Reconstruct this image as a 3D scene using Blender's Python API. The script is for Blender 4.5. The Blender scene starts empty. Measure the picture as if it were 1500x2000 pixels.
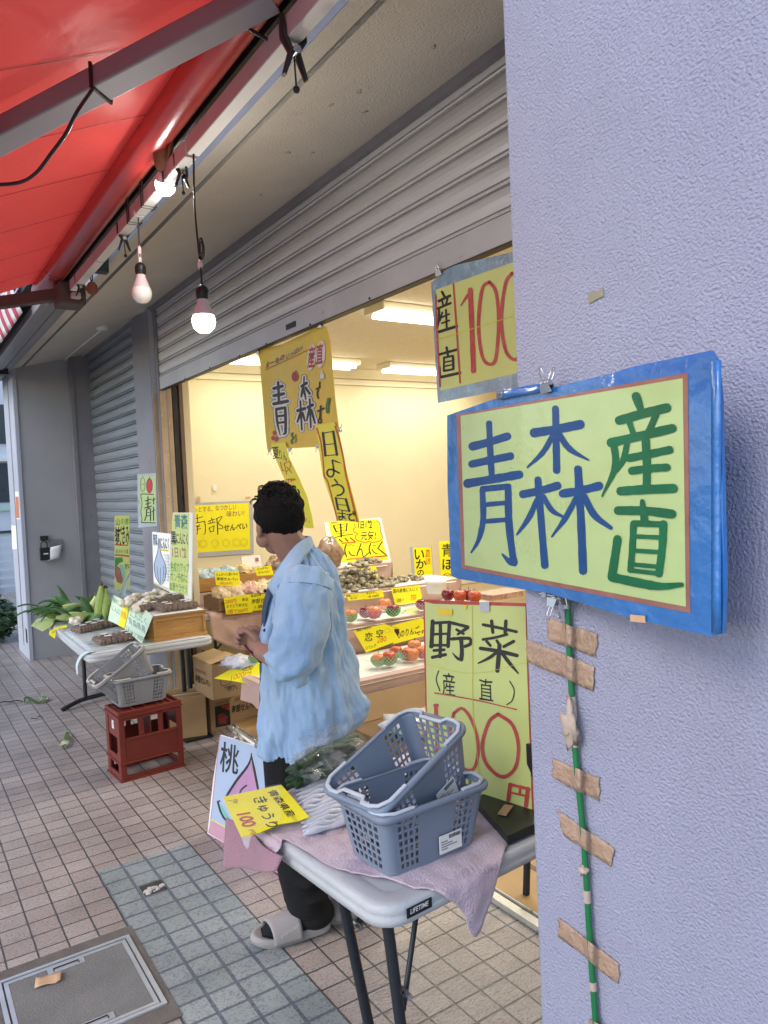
import bpy, bmesh, math, random
import numpy as np
from mathutils import Vector, Matrix, noise as mnoise
S = bpy.context.scene
COL = S.collection
R_ = math.radians
rnd = random.Random(7)

# ---------------------------------------------------------------- camera
CH = 1.58
FPX, YAW, PITCH, ROLL = 1463.77, 0.58525628, 0.03807733, -0.04518944   # photo is 1500 x 2000
def _basis():
    cy, sy, cp, sp, cr, sr = (math.cos(YAW), math.sin(YAW), math.cos(PITCH), math.sin(PITCH), math.cos(ROLL), math.sin(ROLL))
    fwd, right, up = np.array([sy, cy, 0.]), np.array([cy, -sy, 0.]), np.array([0, 0, 1.])
    f2, u2 = fwd*cp-up*sp, up*cp+fwd*sp
    return np.array([right*cr+u2*sr, u2*cr-right*sr, f2])
RM = _basis(); CC = np.array([0, 0, CH])
cam = bpy.data.objects.new('camera', bpy.data.cameras.new('camera')); COL.objects.link(cam)
m = Matrix.Identity(4)
for i in range(3):
    m[i][0], m[i][1], m[i][2], m[i][3] = RM[0][i], RM[1][i], -RM[2][i], CC[i]
cam.matrix_world = m
cam.data.sensor_fit = 'VERTICAL'; cam.data.sensor_height = 24; cam.data.sensor_width = 24
cam.data.lens = 24*FPX/2000
cam.data.clip_start = .02; cam.data.clip_end = 400
S.camera = cam

# ---------------------------------------------------------------- light, exposure
W = bpy.data.worlds.new('World'); S.world = W; W.use_nodes = True
nt = W.node_tree
sky = nt.nodes.new('ShaderNodeTexSky'); sky.sky_type = 'NISHITA'; sky.sun_disc = False
SUN_EL, SUN_AZ = 38, 262          # degrees; azimuth measured from +Y clockwise
sky.sun_elevation = R_(SUN_EL); sky.sun_rotation = R_(SUN_AZ)
sky.air_density = 1.0; sky.dust_density = .8; sky.ozone_density = 1.5
bg = nt.nodes['Background']; bg.inputs[1].default_value = .112
nt.links.new(sky.outputs[0], bg.inputs[0])
sl = bpy.data.lights.new('sun', 'SUN'); sl.energy = .5; sl.angle = R_(28); sl.color = (1, .95, .88)
so = bpy.data.objects.new('sun', sl); COL.objects.link(so)
_d = Vector((math.sin(R_(SUN_AZ))*math.cos(R_(SUN_EL)), math.cos(R_(SUN_AZ))*math.cos(R_(SUN_EL)), math.sin(R_(SUN_EL))))
so.rotation_euler = _d.to_track_quat('Z', 'Y').to_euler()
S.view_settings.view_transform = 'Standard'; S.view_settings.look = 'None'
S.view_settings.exposure = 1.5; S.view_settings.gamma = 1
S.render.engine = 'CYCLES'
S.cycles.use_denoising = True
S.cycles.use_adaptive_sampling = True; S.cycles.adaptive_threshold = .02
S.cycles.max_bounces = 8; S.cycles.diffuse_bounces = 4; S.cycles.glossy_bounces = 3; S.cycles.transmission_bounces = 6
S.cycles.transparent_max_bounces = 12; S.cycles.sample_clamp_indirect = 6
S.cycles.caustics_reflective = False; S.cycles.caustics_refractive = False

# ---------------------------------------------------------------- photo measurements -> points in the place
def ray(px, py): return RM.T @ np.array([(px-750)/FPX, -(py-1000)/FPX, 1.])
def at(px, py, axis, val):
    """the point of the plane axis=val that is seen at photo pixel px,py"""
    r = ray(px, py); i = 'XYZ'.index(axis); t = (val-CC[i])/r[i]
    return Vector(CC+t*r)
class Plane:
    def __init__(s, p0, n):
        s.p0 = Vector(p0); s.n = Vector(n).normalized()
        if s.n.dot(Vector(CC)-s.p0) < 0: s.n = -s.n
    def hit(s, px, py, off=0.):
        r = Vector(ray(px, py)); t = (s.p0+s.n*off-Vector(CC)).dot(s.n)/r.dot(s.n)
        return Vector(CC)+r*t
def plane3(a, b, c):
    a, b, c = Vector(a), Vector(b), Vector(c)
    return Plane(a, (b-a).cross(c-a))

# ---------------------------------------------------------------- materials
M = {}
def lin(h):
    h = h.lstrip('#'); c = [int(h[i:i+2], 16)/255 for i in (0, 2, 4)]
    return tuple(v/12.92 if v <= .04045 else ((v+.055)/1.055)**2.4 for v in c)
def mat(name, col, rough=.6, var=.12, vs=6., bump=0., bs=80., metal=0., spec=.4, trans=0., alpha=1., sheen=0., coat=0., emit=0., col2=None, stain=None, sss=0., stretch=None, bdet=4):
    m = bpy.data.materials.new(name); m.use_nodes = True; M[name] = m
    N, L = m.node_tree.nodes, m.node_tree.links
    b = N['Principled BSDF']
    if isinstance(col, str): col = lin(col)
    if isinstance(col2, str): col2 = lin(col2)
    b.inputs['Roughness'].default_value = rough; b.inputs['Metallic'].default_value = metal
    b.inputs['Specular IOR Level'].default_value = spec
    b.inputs['Transmission Weight'].default_value = trans; b.inputs['Alpha'].default_value = alpha
    b.inputs['Sheen Weight'].default_value = sheen; b.inputs['Coat Weight'].default_value = coat
    if sss: b.inputs['Subsurface Weight'].default_value = sss; b.inputs['Subsurface Radius'].default_value = (.01, .004, .002)
    b.inputs['Base Color'].default_value = (*col, 1)
    if emit:
        b.inputs['Emission Color'].default_value = (*col, 1); b.inputs['Emission Strength'].default_value = emit
    tc = None
    def coord():
        nonlocal tc
        if tc is None:
            t = N.new('ShaderNodeTexCoord'); tc = t.outputs['Object']
            if stretch:
                mp = N.new('ShaderNodeMapping'); mp.inputs['Scale'].default_value = stretch
                L.new(tc, mp.inputs[0]); tc = mp.outputs[0]
        return tc
    if var or col2:
        n = N.new('ShaderNodeTexNoise'); n.inputs['Scale'].default_value = vs; n.inputs['Detail'].default_value = 6; n.inputs['Roughness'].default_value = .65
        L.new(coord(), n.inputs['Vector'])
        r = N.new('ShaderNodeValToRGB'); r.color_ramp.elements[0].position = .3; r.color_ramp.elements[1].position = .72
        c2 = col2 or tuple(min(1, c*(1+var*.6)) for c in col); c1 = col if col2 else tuple(c*(1-var) for c in col)
        r.color_ramp.elements[0].color = (*c1, 1); r.color_ramp.elements[1].color = (*c2, 1)
        L.new(n.outputs[0], r.inputs[0]); out = r.outputs[0]
        if stain:
            sc, sscale, lo, hi = stain
            if isinstance(sc, str): sc = lin(sc)
            n2 = N.new('ShaderNodeTexNoise'); n2.inputs['Scale'].default_value = sscale; n2.inputs['Detail'].default_value = 8; n2.inputs['Roughness'].default_value = .7
            L.new(coord(), n2.inputs['Vector'])
            r2 = N.new('ShaderNodeValToRGB'); r2.color_ramp.elements[0].position = lo; r2.color_ramp.elements[1].position = hi
            L.new(n2.outputs[0], r2.inputs[0])
            mx = N.new('ShaderNodeMix'); mx.data_type = 'RGBA'
            L.new(r2.outputs[0], mx.inputs['Factor']); L.new(out, mx.inputs[6]); mx.inputs[7].default_value = (*sc, 1); out = mx.outputs[2]
        L.new(out, b.inputs['Base Color'])
        if rough > .15:
            mr = N.new('ShaderNodeMapRange'); mr.inputs[3].default_value = max(.05, rough-.1); mr.inputs[4].default_value = min(1, rough+.1)
            L.new(n.outputs[0], mr.inputs[0]); L.new(mr.outputs[0], b.inputs['Roughness'])
    if bump:
        n3 = N.new('ShaderNodeTexNoise'); n3.inputs['Scale'].default_value = bs; n3.inputs['Detail'].default_value = bdet
        L.new(coord(), n3.inputs['Vector'])
        bn = N.new('ShaderNodeBump'); bn.inputs['Strength'].default_value = min(1, bump); bn.inputs['Distance'].default_value = .004*max(1, bump)
        L.new(n3.outputs[0], bn.inputs['Height']); L.new(bn.outputs[0], b.inputs['Normal'])
    return m

# ---------------------------------------------------------------- mesh building
class MB:
    def __init__(s): s.v = []; s.f = []; s.m = []; s.sm = []
    def add(s, verts, faces, m, smooth=False):
        o = len(s.v); s.v += [tuple(v) for v in verts]
        for f in faces:
            s.f.append(tuple(i+o for i in f)); s.m.append(m); s.sm.append(smooth)
        return s
    def box(s, lo, hi, m, rot=None, c=None):
        (x0, y0, z0), (x1, y1, z1) = lo, hi
        v = [Vector(p) for p in ((x0,y0,z0),(x1,y0,z0),(x1,y1,z0),(x0,y1,z0),(x0,y0,z1),(x1,y0,z1),(x1,y1,z1),(x0,y1,z1))]
        if rot is not None: v = [rot @ p for p in v]
        if c is not None: v = [p+Vector(c) for p in v]
        return s.add(v, [(0,3,2,1),(4,5,6,7),(0,1,5,4),(1,2,6,5),(2,3,7,6),(3,0,4,7)], m)
    def prism(s, poly, off, m, msides=None, back=True):
        n = len(poly); a = [Vector(p) for p in poly]; off = Vector(off); b = [p+off for p in a]
        fs = [tuple(range(n))] + ([tuple(range(2*n-1, n-1, -1))] if back else [])
        s.add(a+b, fs, m)
        s.add(a+b, [(i, i+n, (i+1) % n+n, (i+1) % n) for i in range(n)], msides or m)
        return s
    def tube(s, path, r, m, n=8, caps=True, smooth=True, flat=None):
        P = [Vector(p) for p in path]; k = len(P)
        rr = r if isinstance(r, (list, tuple)) else [r]*k
        vs = []; up = None
        for i, p in enumerate(P):
            t = (P[min(i+1, k-1)]-P[max(i-1, 0)]).normalized()
            if up is None:
                up = Vector((0, 0, 1)) if abs(t.z) < .9 else Vector((1, 0, 0))
            a = t.cross(up)
            if a.length < 1e-6: a = t.cross(Vector((0, 1, 0)))
            a.normalize(); b = a.cross(t).normalized(); up = b
            fx, fy = flat or (1, 1)
            for j in range(n):
                q = 2*math.pi*j/n; vs.append(p+a*math.cos(q)*rr[i]*fx+b*math.sin(q)*rr[i]*fy)
        fs = [(i*n+j, i*n+(j+1) % n, (i+1)*n+(j+1) % n, (i+1)*n+j) for i in range(k-1) for j in range(n)]
        s.add(vs, fs, m, smooth)
        if caps: s.add(vs, [tuple(range(n-1, -1, -1)), tuple(range((k-1)*n, k*n))], m)
        return s
    def loft(s, rings, m, smooth=True, caps=(False, False)):
        n = len(rings[0]); vs = [p for r in rings for p in r]; k = len(rings)
        s.add(vs, [(i*n+j, i*n+(j+1) % n, (i+1)*n+(j+1) % n, (i+1)*n+j) for i in range(k-1) for j in range(n)], m, smooth)
        if caps[0]: s.add(vs, [tuple(range(n-1, -1, -1))], m)
        if caps[1]: s.add(vs, [tuple(range((k-1)*n, k*n))], m)
        return s
    def lathe(s, prof, m, c=(0, 0, 0), rot=None, n=16, smooth=True):
        rings = []
        for r, z in prof:
            ring = [Vector((r*math.cos(2*math.pi*j/n), r*math.sin(2*math.pi*j/n), z)) for j in range(n)]
            rings.append([((rot @ p) if rot is not None else p)+Vector(c) for p in ring])
        return s.loft(rings, m, smooth, (prof[0][0] > 0, prof[-1][0] > 0))
    def grid(s, nu, nv, f, m, smooth=True, thick=0.):
        vs = [Vector(f(i/nu, j/nv)) for j in range(nv+1) for i in range(nu+1)]
        w = nu+1
        s.add(vs, [(j*w+i, j*w+i+1, (j+1)*w+i+1, (j+1)*w+i) for j in range(nv) for i in range(nu)], m, smooth)
        return s
    def ell(s, c, r, m, rot=None, nu=14, nv=9, jit=0., seed=0):
        vs = []; fs = []
        for j in range(nv+1):
            th = math.pi*j/nv
            for i in range(nu):
                ph = 2*math.pi*i/nu
                p = Vector((math.sin(th)*math.cos(ph), math.sin(th)*math.sin(ph), math.cos(th)))
                k = 1+(jit*mnoise.noise(p*2.3+Vector((seed*3.1, seed*1.7, 0))) if jit else 0)
                p = Vector((p.x*r[0]*k, p.y*r[1]*k, p.z*r[2]*k))
                vs.append((rot @ p if rot is not None else p)+Vector(c))
        for j in range(nv):
            for i in range(nu):
                fs.append((j*nu+i, (j+1)*nu+i, (j+1)*nu+(i+1) % nu, j*nu+(i+1) % nu))
        return s.add(vs, fs, m, True)
    def build(s, name, parent=None, bevel=0., solid=0., sub=0, loc=None, weld=False):
        """link everything collected as ONE mesh object; verts are in world metres"""
        me = bpy.data.meshes.new(name)
        if loc is None:
            if parent is not None: o0 = Vector(parent.get('_o', (0, 0, 0)))
            else:
                xs = np.array(s.v); o0 = Vector(((xs[:, 0].min()+xs[:, 0].max())/2, (xs[:, 1].min()+xs[:, 1].max())/2, xs[:, 2].min()))
        else: o0 = Vector(loc)
        me.from_pydata([tuple(Vector(p)-o0) for p in s.v], [], s.f)
        names = list(dict.fromkeys(s.m))
        for n in names: me.materials.append(M[n])
        me.polygons.foreach_set('material_index', [names.index(x) for x in s.m])
        me.polygons.foreach_set('use_smooth', s.sm)
        if weld:
            bm = bmesh.new(); bm.from_mesh(me); bmesh.ops.remove_doubles(bm, verts=bm.verts, dist=1e-5)
            bmesh.ops.recalc_face_normals(bm, faces=bm.faces); bm.to_mesh(me); bm.free()
        me.update()
        o = bpy.data.objects.new(name, me); COL.objects.link(o)
        o['_o'] = tuple(o0)
        if parent is not None:
            o.parent = parent
        else: o.location = o0
        if solid:
            md = o.modifiers.new('solid', 'SOLIDIFY'); md.thickness = solid; md.offset = 0
        if bevel:
            md = o.modifiers.new('bevel', 'BEVEL'); md.width = bevel; md.segments = 2; md.limit_method = 'ANGLE'; md.angle_limit = R_(40)
        if sub:
            md = o.modifiers.new('sub', 'SUBSURF'); md.levels = sub; md.render_levels = sub
        return o
def tag(o, label=None, cat=None, group=None, kind=None):
    for k, v in (('label', label), ('category', cat), ('group', group), ('kind', kind)):
        if v: o[k] = v
    return o
def thing(name, label, cat, loc=(0, 0, 0), group=None):
    o = bpy.data.objects.new(name, None); COL.objects.link(o); o.location = loc; o['_o'] = tuple(loc); o.empty_display_size = .05
    return tag(o, label, cat, group)
def dup(root, loc, rz=0., label=None, scale=None, rot=None):
    """a copy of a thing with copies of its parts and sub-parts"""
    def cp(o, par):
        c = o.copy(); COL.objects.link(c); c.parent = par
        for ch in [x for x in bpy.data.objects if x.parent == o]: cp(ch, c)
        return c
    r = cp(root, None); r.location = loc; r.rotation_euler = rot or (0, 0, rz)
    if scale: r.scale = scale
    if label: r['label'] = label
    return r
def smooth_path(pts, k=6):
    if len(pts) < 3: return [tuple(p) for p in pts]
    P = [np.array(p, float) for p in pts]; P = [2*P[0]-P[1]]+P+[2*P[-1]-P[-2]]
    out = []
    for i in range(1, len(P)-2):
        for j in range(k):
            t = j/k; a, b, c, d = P[i-1], P[i], P[i+1], P[i+2]
            out.append(tuple(.5*((2*b)+(-a+c)*t+(2*a-5*b+4*c-d)*t*t+(-a+3*b-3*c+d)*t**3)))
    out.append(tuple(P[-2])); return out

class Ink:
    """brush strokes, filled shapes and hand lettering laid on the face of a sheet, from photo pixels"""
    def __init__(s, mb, plane, base=.0006): s.mb, s.pl, s.o = mb, plane, base
    def _step(s): s.o += .00004; return s.o
    def poly(s, pts, m):
        o = s._step(); v = [s.pl.hit(x, y, o) for x, y in pts]
        s.mb.add(v, [tuple(range(len(v)))], m)
    def stroke(s, pts, w, m, taper=(1, 1), sharp=False, wob=.06):
        p = np.array(pts if sharp else smooth_path(pts), float); n = len(p)
        if sharp and n > 2:
            for a, b in zip(pts[:-1], pts[1:]): s.stroke([a, b], w, m, wob=0)
            return
        if n < 4:
            p = np.array([p[0]+(p[-1]-p[0])*t for t in np.linspace(0, 1, 5)]) if n == 2 else p; n = len(p)
        t = np.gradient(p, axis=0); t /= np.maximum(1e-6, np.linalg.norm(t, axis=1))[:, None]
        nn = np.stack([-t[:, 1], t[:, 0]], 1)
        k = np.linspace(0, 1, n); tw = np.where(k < .5, taper[0]+(1-taper[0])*k*2, 1+(taper[1]-1)*(k-.5)*2)
        hw = w/2*tw*np.array([1+wob*rnd.uniform(-1, 1) for _ in range(n)])
        L, Rr = p+nn*hw[:, None], p-nn*hw[:, None]
        def cap(c, d, nr, h, sgn): return [c+nr*h*math.cos(a)*sgn+d*h*math.sin(a)*.85 for a in (math.pi*.25, math.pi*.5, math.pi*.75)]
        out = [tuple(x) for x in L]+[tuple(x) for x in cap(p[-1], t[-1], nn[-1], hw[-1], 1)]+[tuple(x) for x in Rr[::-1]]+[tuple(x) for x in cap(p[0], -t[0], nn[0], hw[0], -1)]
        o = s._step(); v = [s.pl.hit(x, y, o) for x, y in out]
        N = len(v); fs = []
        lo, ro = 0, n+3
        for i in range(n-1): fs.append((i, i+1, ro+n-2-i, ro+n-1-i))
        fs.append((n-1, n, n+1, n+2, n+3)); fs.append((N-1, 0, ro+n-1, N-3, N-2))
        s.mb.add(v, fs, m)
    def strokes(s, lst, m, w=None, x0=0, y0=0, k=1.):
        """lst of (points in enlarged crop coordinates, width[, taper])"""
        for e in lst:
            pts, ww = e[0], e[1]; tp = e[2] if len(e) > 2 else (1, 1)
            s.stroke([(x0+x/k, y0+y/k) for x, y in pts], ww/k, m, tp)
    def text(s, txt, org, ex, ey, m, bold=.0, jit=.02, adv=None):
        """txt starting at pixel org; ex = one em along the line, ey = one em up, both in pixels"""
        vs, fs = font_mesh(txt, bold)
        o = s._step(); sd = rnd.uniform(0, 99)
        out = []
        for x, y in vs:
            dx = mnoise.noise(Vector((x*2.1, y*2.1, sd)))*jit*2; dy = mnoise.noise(Vector((x*2.1+50, y*2.1, sd)))*jit*2
            x, y = x+dx, y+dy
            out.append(s.pl.hit(org[0]+ex[0]*x+ey[0]*y, org[1]+ex[1]*x+ey[1]*y, o))
        s.mb.add(out, fs, m)
    def vtext(s, txt, org, step, ex, ey, m, bold=0., jit=.02):
        for i, ch in enumerate(txt):
            s.text(ch, (org[0]+step[0]*i, org[1]+step[1]*i), ex, ey, m, bold, jit)
_fc = {}
_fo = None
def font_mesh(txt, bold):
    global _fo
    if (txt, bold) in _fc: return _fc[(txt, bold)]
    cu = bpy.data.curves.new('lettering', 'FONT'); cu.body = txt; cu.size = 1; cu.offset = bold; cu.resolution_u = 3
    o = bpy.data.objects.new('lettering', cu); me = bpy.data.meshes.new_from_object(o)
    r = ([(v.co.x, v.co.y) for v in me.vertices], [tuple(p.vertices) for p in me.polygons])
    bpy.data.objects.remove(o); bpy.data.curves.remove(cu); bpy.data.meshes.remove(me)
    _fc[(txt, bold)] = r
    return r
def sheet(mb, plane, quad, m, t=.003, mside=None):
    """a flat card whose outline is seen at the photo pixels quad"""
    v = [plane.hit(x, y) for x, y in quad]
    mb.prism(v, -plane.n*t, m, mside)
# ================================================================ materials
mat('stucco', (.33, .34, .455), .55, .14, 1.3, bump=1.5, bs=190, spec=.5, bdet=2.5, stain=((.265, .255, .30), 2.6, .58, .80))
mat('stucco_soffit', (.58, .54, .47), .8, .10, 2.2, bump=1.6, bs=120, stain=((.34, .31, .27), 3.2, .64, .78))
mat('concrete_side', (.37, .362, .368), .8, .10, 1.6, bump=.8, bs=150, stain=((.2, .19, .2), 2.4, .6, .8))
mat('pillar_edge', (.44, .46, .52), .75, .1, 2, bump=1.0, bs=120)
mat('seal', (.09, .09, .09), .8)
mat('frame_grey', (.26, .25, .27), .45, .15, 4, metal=.3, stain=((.14, .12, .11), 9, .62, .75))
mat('shutter', (.56, .54, .52), .36, .10, 3, metal=.15, stain=((.20, .17, .15), 7, .66, .76), stretch=(1, .6, 3))
mat('shutter_old', (.29, .32, .345), .4, .18, 3, metal=.4, stain=((.46, .46, .46), 14, .66, .74), stretch=(1, .5, 5))
mat('rail', (.48, .46, .46), .45, .12, 4, metal=.2, stain=((.20, .17, .14), 11, .64, .72))
mat('wall_cream', (.78, .71, .49), .8, .05, 1.5, bump=.5, bs=90, stain=((.66, .58, .38), 9, .72, .8))
mat('ceiling_board', (.74, .70, .58), .9, .12, 40, bump=.6, bs=200)
mat('cornice', (.80, .75, .58), .5, .04, 3)
mat('jamb_tan', (.50, .38, .24), .6, .25, 6, stain=((.75, .62, .35), 30, .6, .7))
mat('black_rubber', (.012, .012, .012), .5, 0)
mat('frame_brown', (.17, .10, .07), .5, .1)
mat('floor_board', (.52, .33, .14), .55, .22, 3, stain=((.28, .19, .1), 6, .62, .8))
mat('threshold', (.62, .60, .52), .4, .2, 12, metal=.3, stain=((.15, .13, .1), 25, .55, .65))
mat('white_metal', (.78, .77, .74), .4, .06, 5, stain=((.5, .46, .4), 14, .7, .8))
mat('red_vinyl', (.52, .09, .08), .5, .22, 2.5, bump=2., bs=11, spec=.28, stain=((.40, .13, .12), 3.2, .60, .80))
mat('red_roll', (.42, .035, .03), .3, .2, 4, spec=.6, bump=.3, bs=12)
mat('seam_red', (.22, .02, .02), .6, .1)
mat('arm_grey', (.27, .25, .28), .5, .08, 4)
mat('arm_rust', (.09, .065, .06), .7, .2)
mat('gap_black', (.03, .035, .04), .5, .1)
mat('bar_pink', (.50, .46, .46), .5, .1, 6)
mat('stain_dark', (.44, .41, .355), .85, .35, 60, bump=1., bs=120)
mat('cable', (.012, .012, .013), .45, 0)
mat('clip_dark', (.035, .03, .03), .5, .2, 30, metal=.4)
mat('steel', (.55, .55, .56), .25, .1, 20, metal=.9)
mat('rust', (.20, .075, .035), .7, .3, 40)
mat('lamp_base', (.62, .52, .54), .4, .1)
mat('lamp_off', (.82, .79, .74), .3, .05, 10)
mat('lamp_on', (1., .98, .95), .4, 0, emit=2.6)
mat('tube_on', (1., .93, .75), .4, 0, emit=2.4)
mat('fixture', (.85, .80, .66), .4, .03)
mat('plastic_white', (.75, .74, .70), .4, .05)
mat('hedge_leaf', (.035, .075, .03), .5, .5, 9, col2=(.09, .15, .055))
mat('bg_wall', (.62, .66, .72), .7, .05, 1)
mat('bg_dark', (.05, .06, .07), .3, .1)
mat('bg_green', (.45, .62, .55), .6, .05)
mat('orange_label', (.62, .20, .08), .5, .3, 40)
mat('paper_white', (.80, .79, .76), .7, .03, 10)
mat('ink_black', (.018, .018, .018), .5, .15, 60)
def tile_mat(name, c1, c2, cm, msize, pitch, phase, rough, bumpy, spec=.5, hole=False):
    m = bpy.data.materials.new(name); m.use_nodes = True; M[name] = m
    N, L = m.node_tree.nodes, m.node_tree.links; b = N['Principled BSDF']
    tc = N.new('ShaderNodeTexCoord'); mp = N.new('ShaderNodeMapping'); mp.inputs['Location'].default_value = (-phase[0], -phase[1], 0)
    L.new(tc.outputs['Object'], mp.inputs[0])
    wob = N.new('ShaderNodeTexNoise'); wob.inputs['Scale'].default_value = 14; wob.inputs['Detail'].default_value = 3
    L.new(tc.outputs['Object'], wob.inputs['Vector'])
    wm = N.new('ShaderNodeVectorMath'); wm.operation = 'MULTIPLY_ADD'; wm.inputs[1].default_value = (.0028, .0028, 0); L.new(wob.outputs[1], wm.inputs[0]); L.new(mp.outputs[0], wm.inputs[2])
    br = N.new('ShaderNodeTexBrick'); br.offset = 0; br.squash = 1
    br.inputs['Scale'].default_value = 1; br.inputs['Brick Width'].default_value = pitch; br.inputs['Row Height'].default_value = pitch
    br.inputs['Mortar Size'].default_value = msize; br.inputs['Mortar Smooth'].default_value = .25; br.inputs['Bias'].default_value = 0
    br.inputs['Color1'].default_value = (*c1, 1); br.inputs['Color2'].default_value = (*c2, 1); br.inputs['Mortar'].default_value = (*cm, 1)
    L.new(wm.outputs[0], br.inputs['Vector'])
    # broad wear and fine speckle
    n1 = N.new('ShaderNodeTexNoise'); n1.inputs['Scale'].default_value = 2.1; n1.inputs['Detail'].default_value = 5; L.new(tc.outputs['Object'], n1.inputs['Vector'])
    n2 = N.new('ShaderNodeTexNoise'); n2.inputs['Scale'].default_value = 130; n2.inputs['Detail'].default_value = 3; L.new(tc.outputs['Object'], n2.inputs['Vector'])
    def mul(a, src, lo, hi, p0, p1):
        r = N.new('ShaderNodeValToRGB'); r.color_ramp.elements[0].position = p0; r.color_ramp.elements[1].position = p1
        r.color_ramp.elements[0].color = (lo, lo, lo, 1); r.color_ramp.elements[1].color = (hi, hi, hi, 1); L.new(src, r.inputs[0])
        x = N.new('ShaderNodeMix'); x.data_type = 'RGBA'; x.blend_type = 'MULTIPLY'; x.inputs['Factor'].default_value = 1
        L.new(a, x.inputs[6]); L.new(r.outputs[0], x.inputs[7]); return x.outputs[2]
    col = mul(br.outputs['Color'], n1.outputs[0], .72, 1.12, .3, .7); col = mul(col, n2.outputs[0], .62, 1.1, .33, .5)
    n4 = N.new('ShaderNodeTexNoise'); n4.inputs['Scale'].default_value = 11; n4.inputs['Detail'].default_value = 7; n4.inputs['Roughness'].default_value = .7; L.new(tc.outputs['Object'], n4.inputs['Vector'])
    col = mul(col, n4.outputs[0], 1, .62, .60, .76)
    L.new(col, b.inputs['Base Color'])
    # slanted ribbing of the tile face plus sunk joints
    mp2 = N.new('ShaderNodeMapping'); mp2.inputs['Rotation'].default_value = (0, 0, R_(35)); mp2.inputs['Scale'].default_value = (40, 120, 40); L.new(tc.outputs['Object'], mp2.inputs[0])
    n3 = N.new('ShaderNodeTexNoise'); n3.inputs['Scale'].default_value = 1; n3.inputs['Detail'].default_value = 2; L.new(mp2.outputs[0], n3.inputs['Vector'])
    ad = N.new('ShaderNodeMath'); ad.operation = 'MULTIPLY_ADD'; ad.inputs[1].default_value = -1.6; L.new(br.outputs['Fac'], ad.inputs[0]); L.new(n3.outputs[0], ad.inputs[2])
    bn = N.new('ShaderNodeBump'); bn.inputs['Strength'].default_value = bumpy; bn.inputs['Distance'].default_value = .004; L.new(ad.outputs[0], bn.inputs['Height']); L.new(bn.outputs[0], b.inputs['Normal'])
    b.inputs['Roughness'].default_value = rough; b.inputs['Specular IOR Level'].default_value = spec
tile_mat('tile_red', (.315, .265, .24), (.385, .338, .312), (.075, .072, .072), .0035, .0995, (.2505, 2.953), .34, .75)
tile_mat('tile_grey', (.225, .265, .265), (.29, .325, .325), (.115, .135, .165), .0066, .0995, (.2505, 2.953), .6, .45)

# ================================================================ ground
g = MB(); g.box((-40, -30, -.3), (40, 60, 0), 'tile_red'); o = g.build('pavement', loc=(0, 0, 0)); o['kind'] = 'structure'
g = MB(); g.box((.651, -1.0, -.1), (1.042, 3.287, .004), 'tile_grey'); o = g.build('repaired_paving', loc=(0, 0, 0)); o['kind'] = 'structure'
mat('hole_dirt', (.055, .05, .045), .95, .4, 60); mat('rubble', (.55, .53, .50), .9, .3, 90, bump=1.5, bs=150)
mat('mortar_strip', (.15, .135, .12), .9, .25, 12, bump=1.2, bs=160)
mat('cover_infill', (.19, .19, .182), .85, .22, 5, bump=1.0, bs=190, stain=((.25, .25, .25), 6, .62, .8))
mat('aluminium', (.68, .73, .75), .35, .12, 12, metal=.6)
g = MB(); g.box((.755, 2.957, -.05), (.845, 3.047, .0045), 'hole_dirt')
o = g.build('missing_tile_bed', loc=(0, 0, 0)); o['kind'] = 'structure'
g = MB()
for k in range(26):
    q = rnd.uniform(.006, .014)
    g.ell((rnd.uniform(.765, .838), rnd.uniform(2.962, 2.998)+abs(rnd.gauss(0, .008)), .005), (q, q*.8, q*.6), 'rubble', nu=6, nv=4, jit=.6, seed=k)
tag(g.build('mortar_rubble'), 'crumbled pale mortar in the hole of a missing grey tile', 'rubble', kind='stuff')
g = MB(); g.box((.16, 2.21, -.05), (.655, 2.79, .0065), 'mortar_strip'); o = g.build('mortar_bed', loc=(0, 0, 0)); o['kind'] = 'structure'
# access cover in the pavement
t = thing('access_cover', 'square metal framed access cover with grey infill set in the tiles', 'access cover', (.41, 2.505, .0065))
X0, X1, Y0, Y1 = .207, .632, 2.285, 2.728
f = MB()
for a, b2, z in ((0, .013, .012), (.019, .032, .010)):
    f.box((X0+a, Y0+a, 0), (X1-a, Y0+b2, z), 'aluminium'); f.box((X0+a, Y1-b2, 0), (X1-a, Y1-a, z), 'aluminium')
    f.box((X0+a, Y0+b2, 0), (X0+b2, Y1-b2, z), 'aluminium'); f.box((X1-b2, Y0+b2, 0), (X1-a, Y1-b2, z), 'aluminium')
f.build('cover_frame', t)
f = MB(); f.box((X0+.033, Y0+.033, 0), (X1-.033, Y1-.033, .0092), 'cover_infill'); f.build('cover_infill', t)
for yy, sg in ((Y1-.066, 1), (Y0+.034, -1)):
    h = MB(); xa = .355 if sg > 0 else .37
    h.box((xa, yy, 0), (xa+.115, yy+.032, .0112), 'aluminium')
    h.tube([(xa+.018, yy+.008, .0115), (xa+.018, yy+.022, .0125), (xa+.097, yy+.022, .0125), (xa+.097, yy+.008, .0115)], .0022, 'clip_dark', 5, smooth=False)
    h.build('handle', t)
mat('tape_tan', (.58, .38, .22), .45, .12, 30, spec=.5)
g = MB(); g.grid(5, 4, lambda u, v: (.305+.075*u+.012*v, 2.615+.05*v-.018*u, .0125+.004*math.sin(u*4+v*2)**2+.006*(u > .8)), 'tape_tan')
tag(g.build('tape_scrap', solid=.0008), 'torn scrap of tan tape lying on the access cover', 'tape')
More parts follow.
